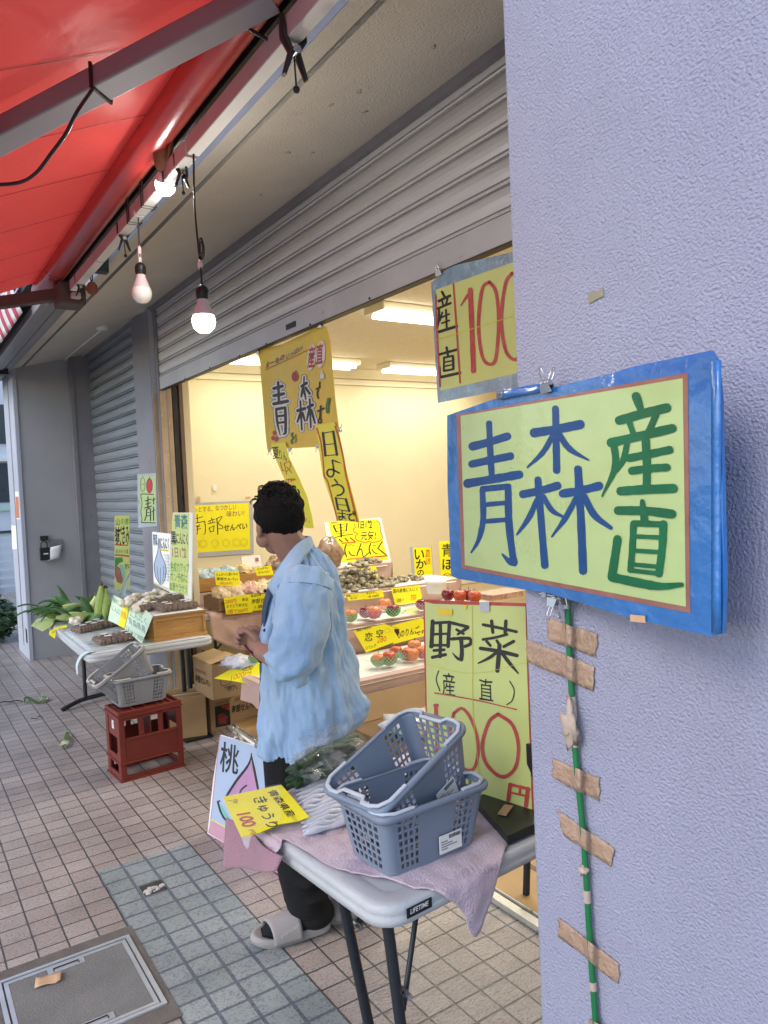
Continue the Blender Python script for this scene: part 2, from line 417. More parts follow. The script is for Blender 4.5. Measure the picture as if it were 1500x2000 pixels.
# litter on the tiles
mat('leaf_litter', (.10, .17, .05), .6, .3, 30); mat('leaf_pale', (.45, .50, .33), .6, .2, 30); mat('twig', (.035, .04, .02), .7)
def leaf(mb, pts, w, m, lift=.012):
    P = smooth_path(pts, 5); n = len(P)
    def fn(u, v):
        i = min(n-1, int(round(u*(n-1)))); a = P[max(0, i-1)]; b2 = P[min(n-1, i+1)]
        d = Vector((b2[0]-a[0], b2[1]-a[1], 0)).normalized(); s2 = Vector((-d.y, d.x, 0))
        k = math.sin(math.pi*min(1, u*.94+.05))**.7*w
        return Vector((P[i][0], P[i][1], .008+lift*math.sin(u*5+1)**2+.5*w*abs(v-.5)))+s2*(v-.5)*k
    mb.grid(n-1, 2, fn, m)
F = lambda x, y: tuple(at(x, y, 'Z', 0))[:2]
for pts, w, mm, lab in (
    ([F(78, 1366), F(92, 1370), F(70, 1376), F(52, 1368), F(48, 1376)], .035, 'leaf_litter', 'long curled green husk leaf lying on the pavement left of the table foot'),
    ([F(0, 1378), F(15, 1374), F(28, 1374), F(45, 1373)], .022, 'twig', 'dark twig of dry husk on the pavement at the left edge'),
    ([F(118, 1466), F(126, 1459), F(134, 1452)], .05, 'leaf_pale', 'folded pale green husk piece in front of the red crate'),
    ([F(133, 1436), F(131, 1447), F(136, 1453)], .035, 'leaf_litter', 'narrow green husk strip standing up behind the folded husk piece'),
    ([F(60, 1410), F(72, 1406), F(84, 1404)], .012, 'twig', 'thin dark stalk on the pavement between husk leaf and crate'),
    ([F(186, 1342), F(192, 1343), F(198, 1339)], .03, 'twig', 'small dark shrivelled leaf under the folding table'),
    ([F(78, 1366), F(86, 1369), F(94, 1371)], .045, 'leaf_pale', 'short pale husk end beside the long curled leaf')):
    g = MB(); leaf(g, pts, w, mm); tag(g.build('corn_husk', solid=.001), lab, 'husk')

# ================================================================ shop building
XP = 1.09; XS = 1.82
B = thing('shop_building', 'lavender stuccoed shop building with a lit open shopfront and roller shutters', 'shop', (XP, 4, 0))
def part(name, mb, par=B, bevel=0.): return mb.build(name, par, bevel=bevel)
g = MB(); g.box((XP, -3, 0), (1.74, 1.133, 3.6), 'stucco'); o = part('near_pillar', g, bevel=.008); o['label'] = 'near lavender stucco pillar'
g = MB(); g.box((XP, 8.06, 0), (1.62, 8.76, 2.96), 'concrete_side'); g.box((XP-.003, 8.048, 0), (XP+.03, 8.076, 2.9), 'pillar_edge'); g.box((XP-.004, 8.08, 0), (XP-.0005, 8.75, 2.9), 'pillar_edge')
g.box((XP-.007, 8.36, .1), (XP-.005, 8.40, 2.8), 'frame_grey')
o = part('far_pillar', g); o['label'] = 'far grey pillar with pale front'
g = MB(); g.box((XP-.0065, 8.12, .16), (XP-.0055, 8.2, .3), 'black_rubber'); part('drain_hole', g)
zs = lambda x: 2.85+.247*(x-XP)
g = MB()
g.prism([(XP, -3, 2.853), (1.172, -3, zs(1.172)+.003), (1.172, -3, 4.2), (XP, -3, 4.2)], (0, 11.9, 0), 'stucco')
g.prism([(XP+.003, -3, 2.8505), (1.1715, -3, zs(1.1715)), (1.1715, -3, zs(1.1715)+.0028), (XP+.003, -3, 2.853)], (0, 11.88, 0), 'stucco_soffit'); part('fascia_beam', g)
g = MB()
g.prism([(1.172, -3, zs(1.172)+.03), (1.2, -3, zs(1.2)+.03), (1.2, -3, 3.4), (1.172, -3, 3.4)], (0, 11.9, 0), 'seal')
g.prism([(1.2, -3, zs(1.2)), (1.8, -3, zs(1.8)), (1.8, -3, 3.5), (1.2, -3, 3.5)], (0, 8.95, 0), 'stucco_soffit')
g.prism([(1.2, 5.955, zs(1.2)), (1.8, 5.955, zs(1.8)), (1.8, 5.955, 3.5), (1.2, 5.955, 3.5)], (0, 2.95, 0), 'stucco_soffit')
part('soffit', g)
g = MB(); g.box((1.775, 1.0, 2.985), (1.80, 5.9, 3.035), 'frame_grey'); g.box((1.77, 6.25, 2.985), (1.795, 8.06, 3.035), 'frame_grey'); part('shutter_header', g)
# post between the two shutters
y0, y1 = at(289, 620, 'X', 1.76).y, at(272, 620, 'X', 1.76).y
g = MB(); g.box((1.76, y0, 0), (1.95, y1+.25, 3.0), 'pillar_edge'); g.box((1.755, y0+.004, 0), (1.7595, y1+.23, 2.99), 'frame_grey')
g.box((1.762, y0-.003, 0), (1.9, y0-.0005, 2.36), 'jamb_tan'); part('shutter_post', g)  # tan skin on the side: the room's light put into its colour
g = MB(); g.box((1.795, y0-.055, 0), (1.86, y0-.004, 3.02), 'frame_grey'); part('shutter_guide', g)
g = MB(); g.box((1.80, y0-.06, 0), (1.845, y0-.056, 2.4), 'jamb_tan'); g.box((1.862, y0-.045, 0), (1.895, y0-.004, 2.5), 'jamb_tan'); g.box((1.90, y0-.05, 0), (1.932, y0-.004, 2.5), 'black_rubber'); g.box((1.952, y0-.055, 0), (1.98, y0-.02, 2.5), 'frame_brown'); part('door_jamb', g)
g = MB(); g.box((1.62, 8.0, 0), (1.80, 8.1, 3.0), 'frame_grey'); g.box((1.60, 7.985, 0), (1.635, 8.055, 2.95), 'frame_grey'); part('shutter_guide', g)
def slats(mb, x, ya, yb, z0, z1, m):
    prof = []; z = z0
    P9 = .094
    while z < z1:
        prof += [(.008, z), (.008, z+.003), (-.010, z+.005), (-.013, z+.010), (-.010, z+.016), (.006, z+.018), (.006, z+.0215), (-.007, z+.024), (-.012, z+.040), (-.014, z+.058), (-.011, z+.078), (-.004, z+.0915)]; z += P9
    n = len(prof)
    vs = [(x+a, ya, b2) for a, b2 in prof]+[(x+a, yb, b2) for a, b2 in prof]
    mb.add(vs, [(i, i+1, n+i+1, n+i) for i in range(n-1)], m, False)
sh = MB(); slats(sh, XS, 1.15, y0-.03, 2.476, 3.12, 'shutter'); so_ = sh.build('roller_shutter', B); so_['label'] = 'half raised pale shutter'
g = MB(); g.box((XS-.016, 1.15, 2.377), (XS+.012, y0-.012, 2.474), 'rail'); g.box((XS-.02, 1.15, 2.372), (XS+.02, y0-.012, 2.3765), 'clip_dark')
for px, py in ((361, 742), (410, 720), (468, 697), (520, 674), (606, 636), (722, 585)):
    p = at(px, py-2, 'X', XS-.017); g.lathe([(.006, 0), (.005, .004)], 'black_rubber', p, Matrix.Rotation(R_(-90), 3, 'Y'), 8)
p = at(568, 636, 'X', XS-.0175); g.box((-.002, -.055, -.014), (0, .055, .014), 'black_rubber', c=p)
g.build('bottom_rail', so_).location = (0, 0, 0)
sh = MB(); slats(sh, 1.80, y1+.02, 8.03, .02, 3.1, 'shutter_old'); o = sh.build('roller_shutter', B); o['label'] = 'closed dark grey shutter'
# room
g = MB(); g.box((1.95, 6.6, 0), (9, 6.75, 3.2), 'wall_cream'); o = part('interior_wall', g); o['label'] = 'cream wall at the far side of the room'
g = MB(); g.box((8.2, .6, 0), (8.35, 6.59, 3.2), 'wall_cream'); g.box((1.95, .6, 0), (8.19, .7, 3.2), 'wall_cream'); part('interior_wall', g)
g = MB(); g.box((1.96, y0, 0), (2.05, 6.59, 2.75), 'wall_cream'); part('interior_wall', g)
g = MB(); g.box((1.86, .71, 2.76), (8.19, 6.59, 2.9), 'ceiling_board'); part('interior_ceiling', g)
g = MB(); g.box((2.06, 6.53, 2.66), (8.19, 6.597, 2.758), 'cornice'); g.box((2.06, 6.57, 2.60), (8.19, 6.598, 2.657), 'cornice'); part('cornice', g)
g = MB(); g.box((4.3, 6.58, .40), (8.19, 6.599, .52), 'white_metal'); part('skirting', g)
g = MB(); g.box((1.845, .71, .0), (8.19, 6.59, .022), 'floor_board'); g.box((2.05, .72, .0225), (2.075, 3.4, .024), 'frame_brown'); part('shop_floor', g)
g = MB(); g.box((1.795, 1.14, 0), (1.83, y0-.06, .02), 'threshold'); g.box((1.84, 1.14, .0), (1.844, y0-.06, .026), 'threshold'); part('threshold_rail', g)
g = MB(); g.box((1.87, 1.0, 2.42), (1.93, y0-.05, 2.52), 'jamb_tan'); part('door_head', g)

# fluorescent ceiling lights
def fluoro(x0, x1, y, z, lab, power):
    t = thing('ceiling_light', lab, 'ceiling light', ((x0+x1)/2, y, z), 'fluorescent lights on the shop ceiling')
    f = MB(); f.prism([(x0, y-.11, z), (x0, y-.05, z-.045), (x0, y+.05, z-.045), (x0, y+.11, z)], (x1-x0, 0, 0), 'fixture')
    f.box((x0-.012, y-.115, z-.05), (x0-.001, y+.115, z), 'fixture'); f.box((x1+.001, y-.115, z-.05), (x1+.012, y+.115, z), 'fixture'); f.build('fixture', t)
    for dy in (-.055, .055):
        f = MB(); f.tube([(x0+.02, y+dy, z-.065), (x1-.02, y+dy, z-.065)], .016, 'tube_on', 8); f.build('tube', t)
    l = bpy.data.lights.new('tube_glow', 'AREA'); l.shape = 'RECTANGLE'; l.size = x1-x0; l.size_y = .16; l.energy = power; l.color = (1, .96, .86)
    lo = bpy.data.objects.new('tube_glow', l); COL.objects.link(lo); lo.location = ((x0+x1)/2, y, z-.09)
k_ = .48
fluoro(2.75, 4.0, 4.15, 2.755, 'fluorescent ceiling light nearest the shutter, half hidden by its rail', 30*k_)
fluoro(4.15, 5.4, 4.15, 2.755, 'fluorescent ceiling light behind the green hundred yen banner', 30*k_)
fluoro(2.35, 3.78, 6.1, 2.755, 'lit fluorescent tubes just right of the yellow banner', 9*k_)
fluoro(4.15, 5.5, 6.15, 2.755, 'lit fluorescent tubes left of the green hundred yen banner', 9*k_)
fluoro(2.5, 4.0, 2.2, 2.755, 'unseen fluorescent ceiling light hidden behind the near pillar', 26*k_)  # unseen row, kept bright to light the goods

# soffit discs and conduit
g = MB()
for px, py in ((845, 96), (645, 190), (712, 226), (610, 305), (560, 290), (700, 170), (508, 385)):
    x, y = at(px, py, 'Z', 2.95)[:2]
    g.ell((x, y, zs(x)-.0005), (.007+.004*(px % 3), .013, .002), 'stain_dark', None, 10, 5, 1.1, px)
o = g.build('damp_marks', B); o['kind'] = 'stuff'
for (px, py, r, lab) in ((200, 641, .05, 'round white detector on the soffit nearer the shutter post'), (112, 711, .045, 'small round white detector on the soffit by the far pillar')):
    x, y = at(px, py, 'Z', 2.955)[:2]; z = zs(x)
    g = MB(); g.lathe([(r*1.0, .004), (r, -.012), (r*.8, -.024), (r*.3, -.028), (0.001, -.028)], 'plastic_white', (x, y, z), None, 18)
    tag(g.build('detector'), lab, 'detector')
pa, pb = at(196, 648, 'Z', 2.955), at(122, 708, 'Z', 2.95)
g = MB(); g.tube([(pa.x, pa.y, zs(pa.x)-.006), (pb.x, pb.y, zs(pb.x)-.006)], .008, 'plastic_white', 6); tag(g.build('conduit'), 'thin white conduit joining the two soffit detectors', 'conduit')

# far pillar fittings
def onY(px, py, y): return at(px, py, 'Y', y)
t = thing('key_safe', 'black combination key safe hanging on the far pillar', 'key safe', onY(86, 1092, 8.04))
c = onY(86, 1080, 8.05); g = MB(); g.box((-.04, -.05, -.07), (.045, -.004, .055), 'cable', c=c); g.box((.045, -.045, -.03), (.075, -.01, .03), 'cable', c=c); g.box((-.012, -.0525, -.012), (.03, -.0505, 0), 'paper_white', c=c); g.build('safe_body', t, bevel=.008)
g = MB(); a = c+Vector((0, -.025, .05)); g.tube([a+Vector((-.028, 0, 0)), a+Vector((-.028, 0, .05)), a+Vector((0, 0, .075)), a+Vector((.028, 0, .05)), a+Vector((.028, 0, 0))], .006, 'clip_dark', 6); g.box((-.03, -.02, .075), (.04, .02, .12), 'cable', c=a); g.build('shackle', t)
c = onY(110, 1066, 8.057); g = MB(); g.box((-.055, -.008, -.06), (.06, 0, .065), 'frame_grey', c=c); tag(g.build('outlet_plate', bevel=.004), 'grey square outlet plate on the far pillar', 'outlet')
c = onY(104, 1080, 8.04); g = MB(); g.grid(4, 4, lambda u, v: c+Vector((-.03+.11*u-.03*v, -.035-.01*math.sin(u*3), -.07+.13*(1-v)+.02*u)), 'paper_white'); tag(g.build('paper_note', solid=.001), 'crumpled white paper note beside the black key safe', 'note')
Pf = Plane((XP-.0045, 8.3, 1), (-1, 0, 0))
g = MB(); sheet(g, Pf, [(29, 960), (36, 960), (39, 1014), (32, 1014)], 'paper_white', .001); ik = Ink(g, Pf); ik.poly([(30, 970), (36, 970), (38, 1012), (32, 1012)], 'orange_label'); tag(g.build('sticker'), 'narrow orange and white sticker on the far pillar front', 'sticker')
g = MB(); sheet(g, Pf, [(22, 1026), (31, 1027), (33, 1072), (24, 1073)], 'paper_white', .001); tag(g.build('sticker'), 'plain pale sticker below the orange one on the far pillar', 'sticker')

# ================================================================ awning
def translucent(name, col, k):
    N, L = M[name].node_tree.nodes, M[name].node_tree.links
    b, o = N['Principled BSDF'], N['Material Output']; t = N.new('ShaderNodeBsdfTranslucent'); t.inputs[0].default_value = (*col, 1)
    x = N.new('ShaderNodeMixShader'); x.inputs[0].default_value = k; L.new(b.outputs[0], x.inputs[1]); L.new(t.outputs[0], x.inputs[2]); L.new(x.outputs[0], o.inputs[0])
AW = thing('awning', 'red vinyl folding arm awning over the pavement with a rolled tube', 'awning', (.8, 2, 2.7))
YE = 4.55; YA = 1.22; ZR = 2.735; XR = .79; SL = .41
def fz(x): return ZR+.052-SL*(XR-x)
g = MB()
def fab(u, v):
    x = XR-.01-u*1.7; y = YA+v*(YE-YA-.03)
    s = abs(((y+.21) % .46)/.46-.5)*2
    return (x, y, fz(x)-.018*math.sin(math.pi*u)*(1-.5*s)+.006*math.sin(y*7+u*9)*u)
g.grid(26, 90, fab, 'red_vinyl'); translucent('red_vinyl', (.88, .26, .23), .6); g.build('fabric', AW, solid=.0012)
g = MB()
for k in range(7):
    y = YA+.23+k*.46
    if y < YE-.05: g.grid(26, 1, lambda u, v: (fab(u, 0)[0], y+.006*v, fab(u, (y-YA)/(YE-YA-.03))[2]-.003), 'seam_red', True)
g.build('seam', AW)
g = MB(); g.tube([(XR, YA, ZR), (XR, YE, ZR)], .052, 'red_roll', 20); g.build('roller_tube', AW)
g = MB(); g.box((.845, YA, 2.70), (.90, YE+.05, 2.84), 'gap_black'); g.box((.838, YA, 2.765), (.844, YE, 2.772), 'aluminium'); g.box((.70, YA, 3.02), (1.088, YE+.05, 3.035), 'gap_black'); g.box((.87, YA+.2, 2.90), (1.088, YA+.26, 3.0), 'gap_black'); g.box((.87, YE-.3, 2.80), (1.088, YE-.24, 2.9), 'gap_black'); g.build('awning_case', AW)
g = MB()
for a, b2 in ((1.2, 2.235), (2.255, 2.80), (2.815, 3.43), (3.445, 3.97)):
    g.box((.822, a, 2.6075), (.8235, b2, 2.655), 'bar_pink'); g.box((.824, a, 2.606), (.860, b2, 2.655), 'white_metal')  # street face tinted pink: its shade is put into the colour
g.build('support_bar', AW)
pa = at(530, -12, 'X', .80); pb = at(-60, 298, 'Z', 2.47)
g = MB()
def obeam(mb, a, b2, w, h, m):
    a, b2 = Vector(a), Vector(b2); d = (b2-a).normalized(); s2 = d.cross(Vector((0, 0, 1))).normalized(); u2 = s2.cross(d)
    q = [a+s2*(i*w/2)+u2*(j*h/2) for i, j in ((-1, -1), (1, -1), (1, 1), (-1, 1))]
    mb.prism(q, b2-a, m)
obeam(g, pa, pb, .075, .05, 'arm_grey'); o = g.build('folding_arm', AW, bevel=.006)
g = MB(); c = at(5, 268, 'Z', 2.47); g.box((-.12, -.04, -.03), (-.01, .035, .025), 'arm_grey', c=c); g.build('elbow_joint', AW, bevel=.01)
qa, qb = at(128, 574, 'X', .84), at(-5, 592, 'Y', 4.42)
g = MB(); obeam(g, qa, Vector(qa)+(Vector(qb)-Vector(qa))*3.2, .05, .06, 'arm_rust'); g.build('folding_arm', AW, bevel=.005)['label'] = 'dark far folding arm'
g = MB(); c = Vector(qa); g.box((-.05, -.1, -.07), (.08, .06, .04), 'arm_rust', c=c); g.box((.0, -.14, -.05), (.05, -.1, -.02), 'bar_pink', c=c); g.build('arm_bracket', AW, bevel=.008)
g = MB(); g.box((-.98, YA, fz(-.92)-.05), (-.91, YE, fz(-.92)+.02), 'arm_grey'); g.build('front_bar', AW)
# cable ties and cables on the arm
dv = (Vector(pb)-Vector(pa)).normalized()
def onarm(px, py, off=0.): 
    p = at(px, py, 'Z', 2.5); 
    tt = max(0, (p-Vector(pa)).dot(dv)); return Vector(pa)+dv*tt+Vector((0, 0, off))
ta = onarm(160, 180); sdv = dv.cross(Vector((0, 0, 1))).normalized()
g = MB(); g.tube([ta+sdv*.04+Vector((0, 0, .03)), ta+sdv*.0405+Vector((0, 0, -.027)), ta-sdv*.0405+Vector((0, 0, -.0275)), ta-sdv*.04+Vector((0, 0, .03))], .005, 'cable', 6, smooth=False)
g.build('cable_tie', AW)
cp = [ta-sdv*.035+Vector((0, 0, -.03))]+[at(x, y, 'Z', z) for x, y, z in ((152, 216, 2.45), (128, 262, 2.40), (100, 300, 2.37), (70, 338, 2.35), (35, 357, 2.35), (-30, 362, 2.36))]
g = MB(); g.tube(smooth_path([tuple(p) for p in cp]), .0045, 'cable', 6); tag(g.build('hanging_cable'), 'black cable hanging in a loop below the awning arm', 'cable')
cp = [at(x, y, 'X', xx) for x, y, xx in ((466, 42, .76), (500, 65, .80), (540, 85, .84), (563, 86, .86), (590, 66, .9), (612, 30, .93), (632, -20, .95))]
g = MB(); g.tube(smooth_path([tuple(p) for p in cp]), .0045, 'cable', 6); tag(g.build('hanging_cable'), 'black cable looping from the awning arm over the spring clamp', 'cable')
cp = [at(x, y, 'X', xx) for x, y, xx in ((85, 580, .80), (100, 578, .82), (118, 590, .84), (135, 590, .86), (150, 575, .88), (160, 548, .87), (166, 530, .86))]
g = MB(); g.tube(smooth_path([tuple(p) for p in cp]), .004, 'cable', 6); tag(g.build('hanging_cable'), 'black cable sagging at the far end of the red awning', 'cable')

# lamps hung from the bar
def bulb_parts(t, c, r, lit, axis=None):
    rot = axis or Matrix.Identity(3)
    g = MB(); g.lathe([(.001, -r), (r*.5, -r*.9), (r*.86, -r*.55), (r, -r*.05), (r*.97, r*.25), (r*.88, r*.5)], 'lamp_on' if lit else 'lamp_off', c, rot, 20); g.build('globe', t)
    g = MB(); g.lathe([(r*.885, r*.5), (r*.72, r*.95), (r*.5, r*1.5), (r*.42, r*1.9)], 'lamp_base', c, rot, 18)
    g.build('lamp_neck', t)
    g = MB(); g.lathe([(r*.46, r*1.85), (r*.56, r*2.1), (r*.56, r*2.6), (r*.42, r*2.9), (r*.12, r*3.1)], 'cable', c, rot, 12); g.build('socket', t)
    if lit:
        l = bpy.data.lights.new('bulb_glow', 'POINT'); l.energy = lit; l.shadow_soft_size = r*1.05; l.color = (1, .96, .9)
        lo = bpy.data.objects.new('bulb_glow', l); COL.objects.link(lo); lo.location = Vector(c)+rot @ Vector((0, 0, -r*.1))
XB = .84
c = at(398, 628, 'X', XB)
t = thing('hanging_bulb', 'lit white bulb hanging on a long knotted cord', 'light bulb', c)
bulb_parts(t, c, .036, 26)
top = Vector((XB, at(378, 300, 'X', XB).y, 2.606)); k1 = at(392, 482, 'X', XB); 
g = MB(); g.tube(smooth_path([tuple(top), tuple(at(380, 400, 'X', XB)), tuple(at(386, 470, 'X', XB)), tuple(at(392, 520, 'X', XB)), (c.x, c.y, c.z+.105)]), .0032, 'cable', 6)
for s2 in (0, 1):
    q = [k1+Vector((.0, .017*math.cos(a)+.003*s2, .026*math.sin(a)-.01*s2)) for a in np.linspace(0, 6.28, 14)]; g.tube([tuple(p+Vector((.004*s2, 0, 0))) for p in q], .0032, 'cable', 6)
p = at(391, 517, 'X', XB); g.ell(p, (.009, .009, .016), 'lamp_base', nu=8, nv=6); g.build('cord', t)
c = at(277, 573, 'X', XB)
t = thing('hanging_bulb', 'unlit white bulb hanging on a short cord left of the lit one', 'light bulb', c)
bulb_parts(t, c, .037, 0)
top = at(270, 424, 'X', XB); g = MB(); g.tube([tuple(top), tuple(at(272, 484, 'X', XB)), tuple(at(274, 508, 'X', XB)), (c.x, c.y, c.z+.11)], .003, 'cable', 6); p = at(273, 497, 'X', XB); g.tube([p+Vector((0, 0, .03)), p+Vector((0, .004, 0)), p+Vector((0, 0, -.03))], .007, 'lamp_base', 6); g.build('cord', t)
c = at(323, 362, 'X', XB)
t = thing('clamp_lamp', 'lit bulb in a rusty clamp fixed to the white bar', 'clamp lamp', c)
ax = Matrix.Rotation(R_(38), 3, 'X') @ Matrix.Rotation(R_(-12), 3, 'Y'); bulb_parts(t, c, .034, 20, ax)
g = MB(); p = Vector(c)+ax @ Vector((0, 0, .075)); g.lathe([(.02, -.03), (.032, -.01), (.034, .03), (.02, .05)], 'rust', p, ax, 14); g.tube([p, p+Vector((0, -.05, -.01)), p+Vector((0, -.08, .03)), p+Vector((0, -.09, .08))], .007, 'rust', 6); g.build('clamp', t)
g = MB(); q = [at(x, y, 'X', XB+.01) for x, y in ((345, 330), (362, 350), (365, 335), (358, 305), (352, 285))]; g.tube(smooth_path([tuple(v) for v in q]), .004, 'cable', 6); g.build('cord', t)
# spring clamps and hooks on the bar
def spring_clamp(px, py, lab, s2=1.):
    c = Vector((.845, at(px, py, 'X', .845).y, 2.63))
    t = thing('spring_clamp', lab, 'clamp', c)
    g = MB()
    for sg in (-1, 1):
        g.tube([c+Vector((sg*.03*s2, 0, .03*s2)), c+Vector((sg*.026*s2, 0, -.02*s2)), c+Vector((sg*.008*s2, 0, -.05*s2)), c+Vector((sg*.03*s2, 0, -.11*s2))], [.009*s2, .012*s2, .011*s2, .007*s2], 'clip_dark', 6, flat=(1.5, .7))
    g.build('jaw', t)
    g = MB(); g.tube([c+Vector((0, -.02*s2, -.05*s2)), c+Vector((0, .02*s2, -.05*s2))], .011*s2, 'steel', 8); g.build('spring', t)
    g = MB(); g.tube([c+Vector((0, 0, -.06*s2)), c+Vector((.004, .004, -.13*s2))], .0022, 'cable', 5); g.ell(c+Vector((.004, .004, -.135*s2)), (.009*s2,)*3, 'cable', nu=8, nv=6); g.build('pull_cord', t)
spring_clamp(572, 60, 'big dark spring clamp at the top end of the white bar', .95)
spring_clamp(240, 432, 'dark spring clamp on the white bar right of the unlit bulb', .75)
spring_clamp(352, 290, 'dark spring clamp on the white bar above the lit clamp lamp', .7)
spring_clamp(155, 528, 'dark spring clamp at the far end of the white bar', .7)
for px, py, lab in ((262, 408, 'wire hook over the white bar between clamp and lit bulb'), (290, 375, 'wire hook on the white bar beside the lit clamp lamp'), (330, 330, 'wire hook on the white bar behind the rusty clamp')):
    y = at(px, py, 'X', .84).y; g = MB()
    for d in (0, .022): g.tube([(.818, y+d, 2.70), (.818, y+d, 2.60), (.867, y+d, 2.60), (.867, y+d, 2.63)], .0026, 'clip_dark', 5, smooth=False)
    g.tube([(.86, y-.02, 2.598), (.86, y+.04, 2.598)], .002, 'clip_dark', 5)
    tag(g.build('wire_hook'), lab, 'hook', 'wire hooks on the awning bar')
c = at(180, 563, 'X', .86)
t = thing('socket_lamp', 'rusty empty lamp socket hanging at the far end of the bar', 'lamp socket', c)
g = MB(); g.lathe([(.012, -.028), (.024, -.02), (.024, .012), (.014, .026)], 'rust', c, None, 12); g.box((-.03, -.012, -.012), (-.012, .012, .006), 'rust', c=c); g.build('socket', t)
g = MB(); q = [c+Vector((0, .018*math.cos(a), .05+.022*math.sin(a))) for a in np.linspace(-1.2, 4.3, 12)]; g.tube([tuple(v) for v in q], .003, 'cable', 5); g.tube([c+Vector((0, 0, .07)), c+Vector((0, .01, .12)), c+Vector((-.01, .0, .16))], .003, 'cable', 5); g.build('cord', t)

# neighbouring awning, closed, beyond the first
t = thing('striped_awning', 'folded red and white striped awning in its case beyond the red one', 'awning', (.95, 6.6, 2.8))
g = MB()
for x0, x1, z0, z1 in ((.93, .985, 2.80, 2.87), (1.0, 1.06, 2.815, 2.88), (.86, .91, 2.77, 2.83)): g.box((x0, 5.0, z0), (x1, 8.9, z1), 'frame_grey')
g.box((.80, 5.05, 2.90), (1.088, 8.9, 2.96), 'gap_black'); g.build('awning_case', t, bevel=.004)
g = MB(); g.prism([(.84, 4.93, 2.93), (1.085, 4.93, 2.86), (1.085, 4.93, 2.99), (.87, 4.93, 3.02)], (0, .02, 0), 'white_metal'); g.prism([(.83, 4.90, 2.915), (1.085, 4.90, 2.845), (1.085, 4.90, 2.86), (.84, 4.90, 2.93)], (0, .08, 0), 'white_metal'); g.build('end_plate', t)
mat('stripe_red', (.55, .06, .10), .6, .1); mat('stripe_white', (.75, .75, .74), .6, .05)
g = MB()
for k in range(26):
    y = 5.3+k*.12
    g.grid(1, 6, lambda u, v: (.80-.05*math.sin(v*1.6), y+.12*u, 2.78+.20*v+.0*u), 'stripe_red' if k % 2 else 'stripe_white', True)
g.build('valance', t, solid=.002)
g = MB(); g.tube([(.78, 5.2, 3.0), (.78, 8.9, 3.0)], .03, 'white_metal', 10); g.tube([(.72, 5.2, 3.08), (.72, 8.9, 3.08)], .03, 'frame_grey', 10); g.build('roller_tube', t)
g = MB(); c = at(8, 722, 'X', 1.0); g.box((-.05, -.05, -.05), (.03, .05, .16), 'black_rubber', c=c); tag(g.build('bracket'), 'black bracket at the top of the far pillar front', 'bracket')

# far background on the left
t = thing('house', 'pale grey blue house seen beyond the far pillar', 'house', (1.0, 17, 0))
g = MB(); g.box((-3.5, 15, 0), (5.0, 20, 7), 'bg_wall'); g.build('wall', t)
g = MB()
for z0, z1 in ((1.55, 2.25), (2.6, 3.3)): g.box((-2.0, 14.97, z0), (2.4, 15.01, z1), 'bg_dark')
g.build('window', t)
g = MB(); g.box((-3.5, 14.9, 2.28), (5, 15.0, 2.36), 'white_metal'); g.box((-3.5, 14.95, 1.4), (5, 15.0, 1.5), 'bg_green'); g.box((-3.5, 14.95, 1.0), (5, 15.0, 1.04), 'bg_dark'); g.build('ledge', t)
t = thing('fence', 'low white slatted fence in front of the pale house', 'fence', (.9, 12, 0))
g = MB()
for k in range(7): g.box((-.5, 12, .25+k*.12), (2.2, 12.03, .33+k*.12), 'bg_wall')
g.build('slat_panel', t)
for x in (-.55, 1.2): g = MB(); g.box((x, 11.98, 0), (x+.07, 12.05, 1.1), 'white_metal'); g.build('post', t)
def leafball(name, lab, c, r, n, cat, size=.05):
    t = thing(name, lab, cat, c); g = MB(); rr = random.Random(5)
    for k in range(n):
        d = Vector((rr.gauss(0, 1), rr.gauss(0, 1), rr.gauss(0, 1))).normalized(); q = rr.uniform(.55, 1)
        p = Vector(c)+Vector((d.x*r[0]*q, d.y*r[1]*q, r[2]+d.z*r[2]*q)); a = Vector((rr.gauss(0, 1), rr.gauss(0, 1), rr.gauss(0, .6))).normalized(); b2 = a.cross(d).normalized()
        s2 = size*rr.uniform(.6, 1.3); g.add([p-a*s2, p+b2*s2*.45, p+a*s2, p-b2*s2*.45], [(0, 1, 2, 3)], 'hedge_leaf')
    g.build('crown', t); g = MB()
    for k in range(5): g.tube([Vector(c), Vector(c)+Vector((rr.uniform(-.2, .2), rr.uniform(-.2, .2), r[2]))], .012, 'twig', 5)
    g.build('stem', t)
leafball('shrub', 'dark green shrub at the foot of the far pillar', (.85, 9.5, 0), (.35, .4, .26), 1500, 'shrub')
leafball('shrub', 'taller dark shrub behind the one at the far pillar', (.6, 11.0, 0), (.6, .4, .36), 1500, 'shrub', .06)
# ---- unseen side of the street closes the view of the room behind the camera
# ================================================================ signs
mat('pap_green', (.46, .60, .24), .3, .07, 5, spec=.6, bump=1.6, bs=9, coat=.5, stain=((.35, .46, .2), 3, .6, .75))
mat('pap_lime', (.52, .60, .20), .4, .06, 5, spec=.5, bump=.4, bs=14, coat=.15, stain=((.46, .50, .19), 4, .62, .8))
mat('pap_banner', (.56, .60, .20), .5, .08, 4, bump=.5, bs=10, coat=.15)
mat('pap_yellow', (.84, .77, .012), .5, .06, 8, bump=.4, bs=25, coat=.2)
mat('pap_mustard', (.80, .57, .012), .5, .12, 5, bump=.6, bs=12, coat=.15, stain=((.55, .38, .03), 5, .62, .8))
mat('pap_blue', (.40, .50, .66), .5, .06, 6, bump=.5, bs=12, coat=.2)
mat('pap_pink', (.55, .30, .38), .5, .12, 8)
mat('film_blue', (.02, .16, .48), .22, .25, 4, bump=2.2, bs=16, spec=.7, coat=.6)
mat('film_silver', (.22, .33, .42), .25, .35, 9, bump=2.5, bs=30, spec=.8, coat=.6)
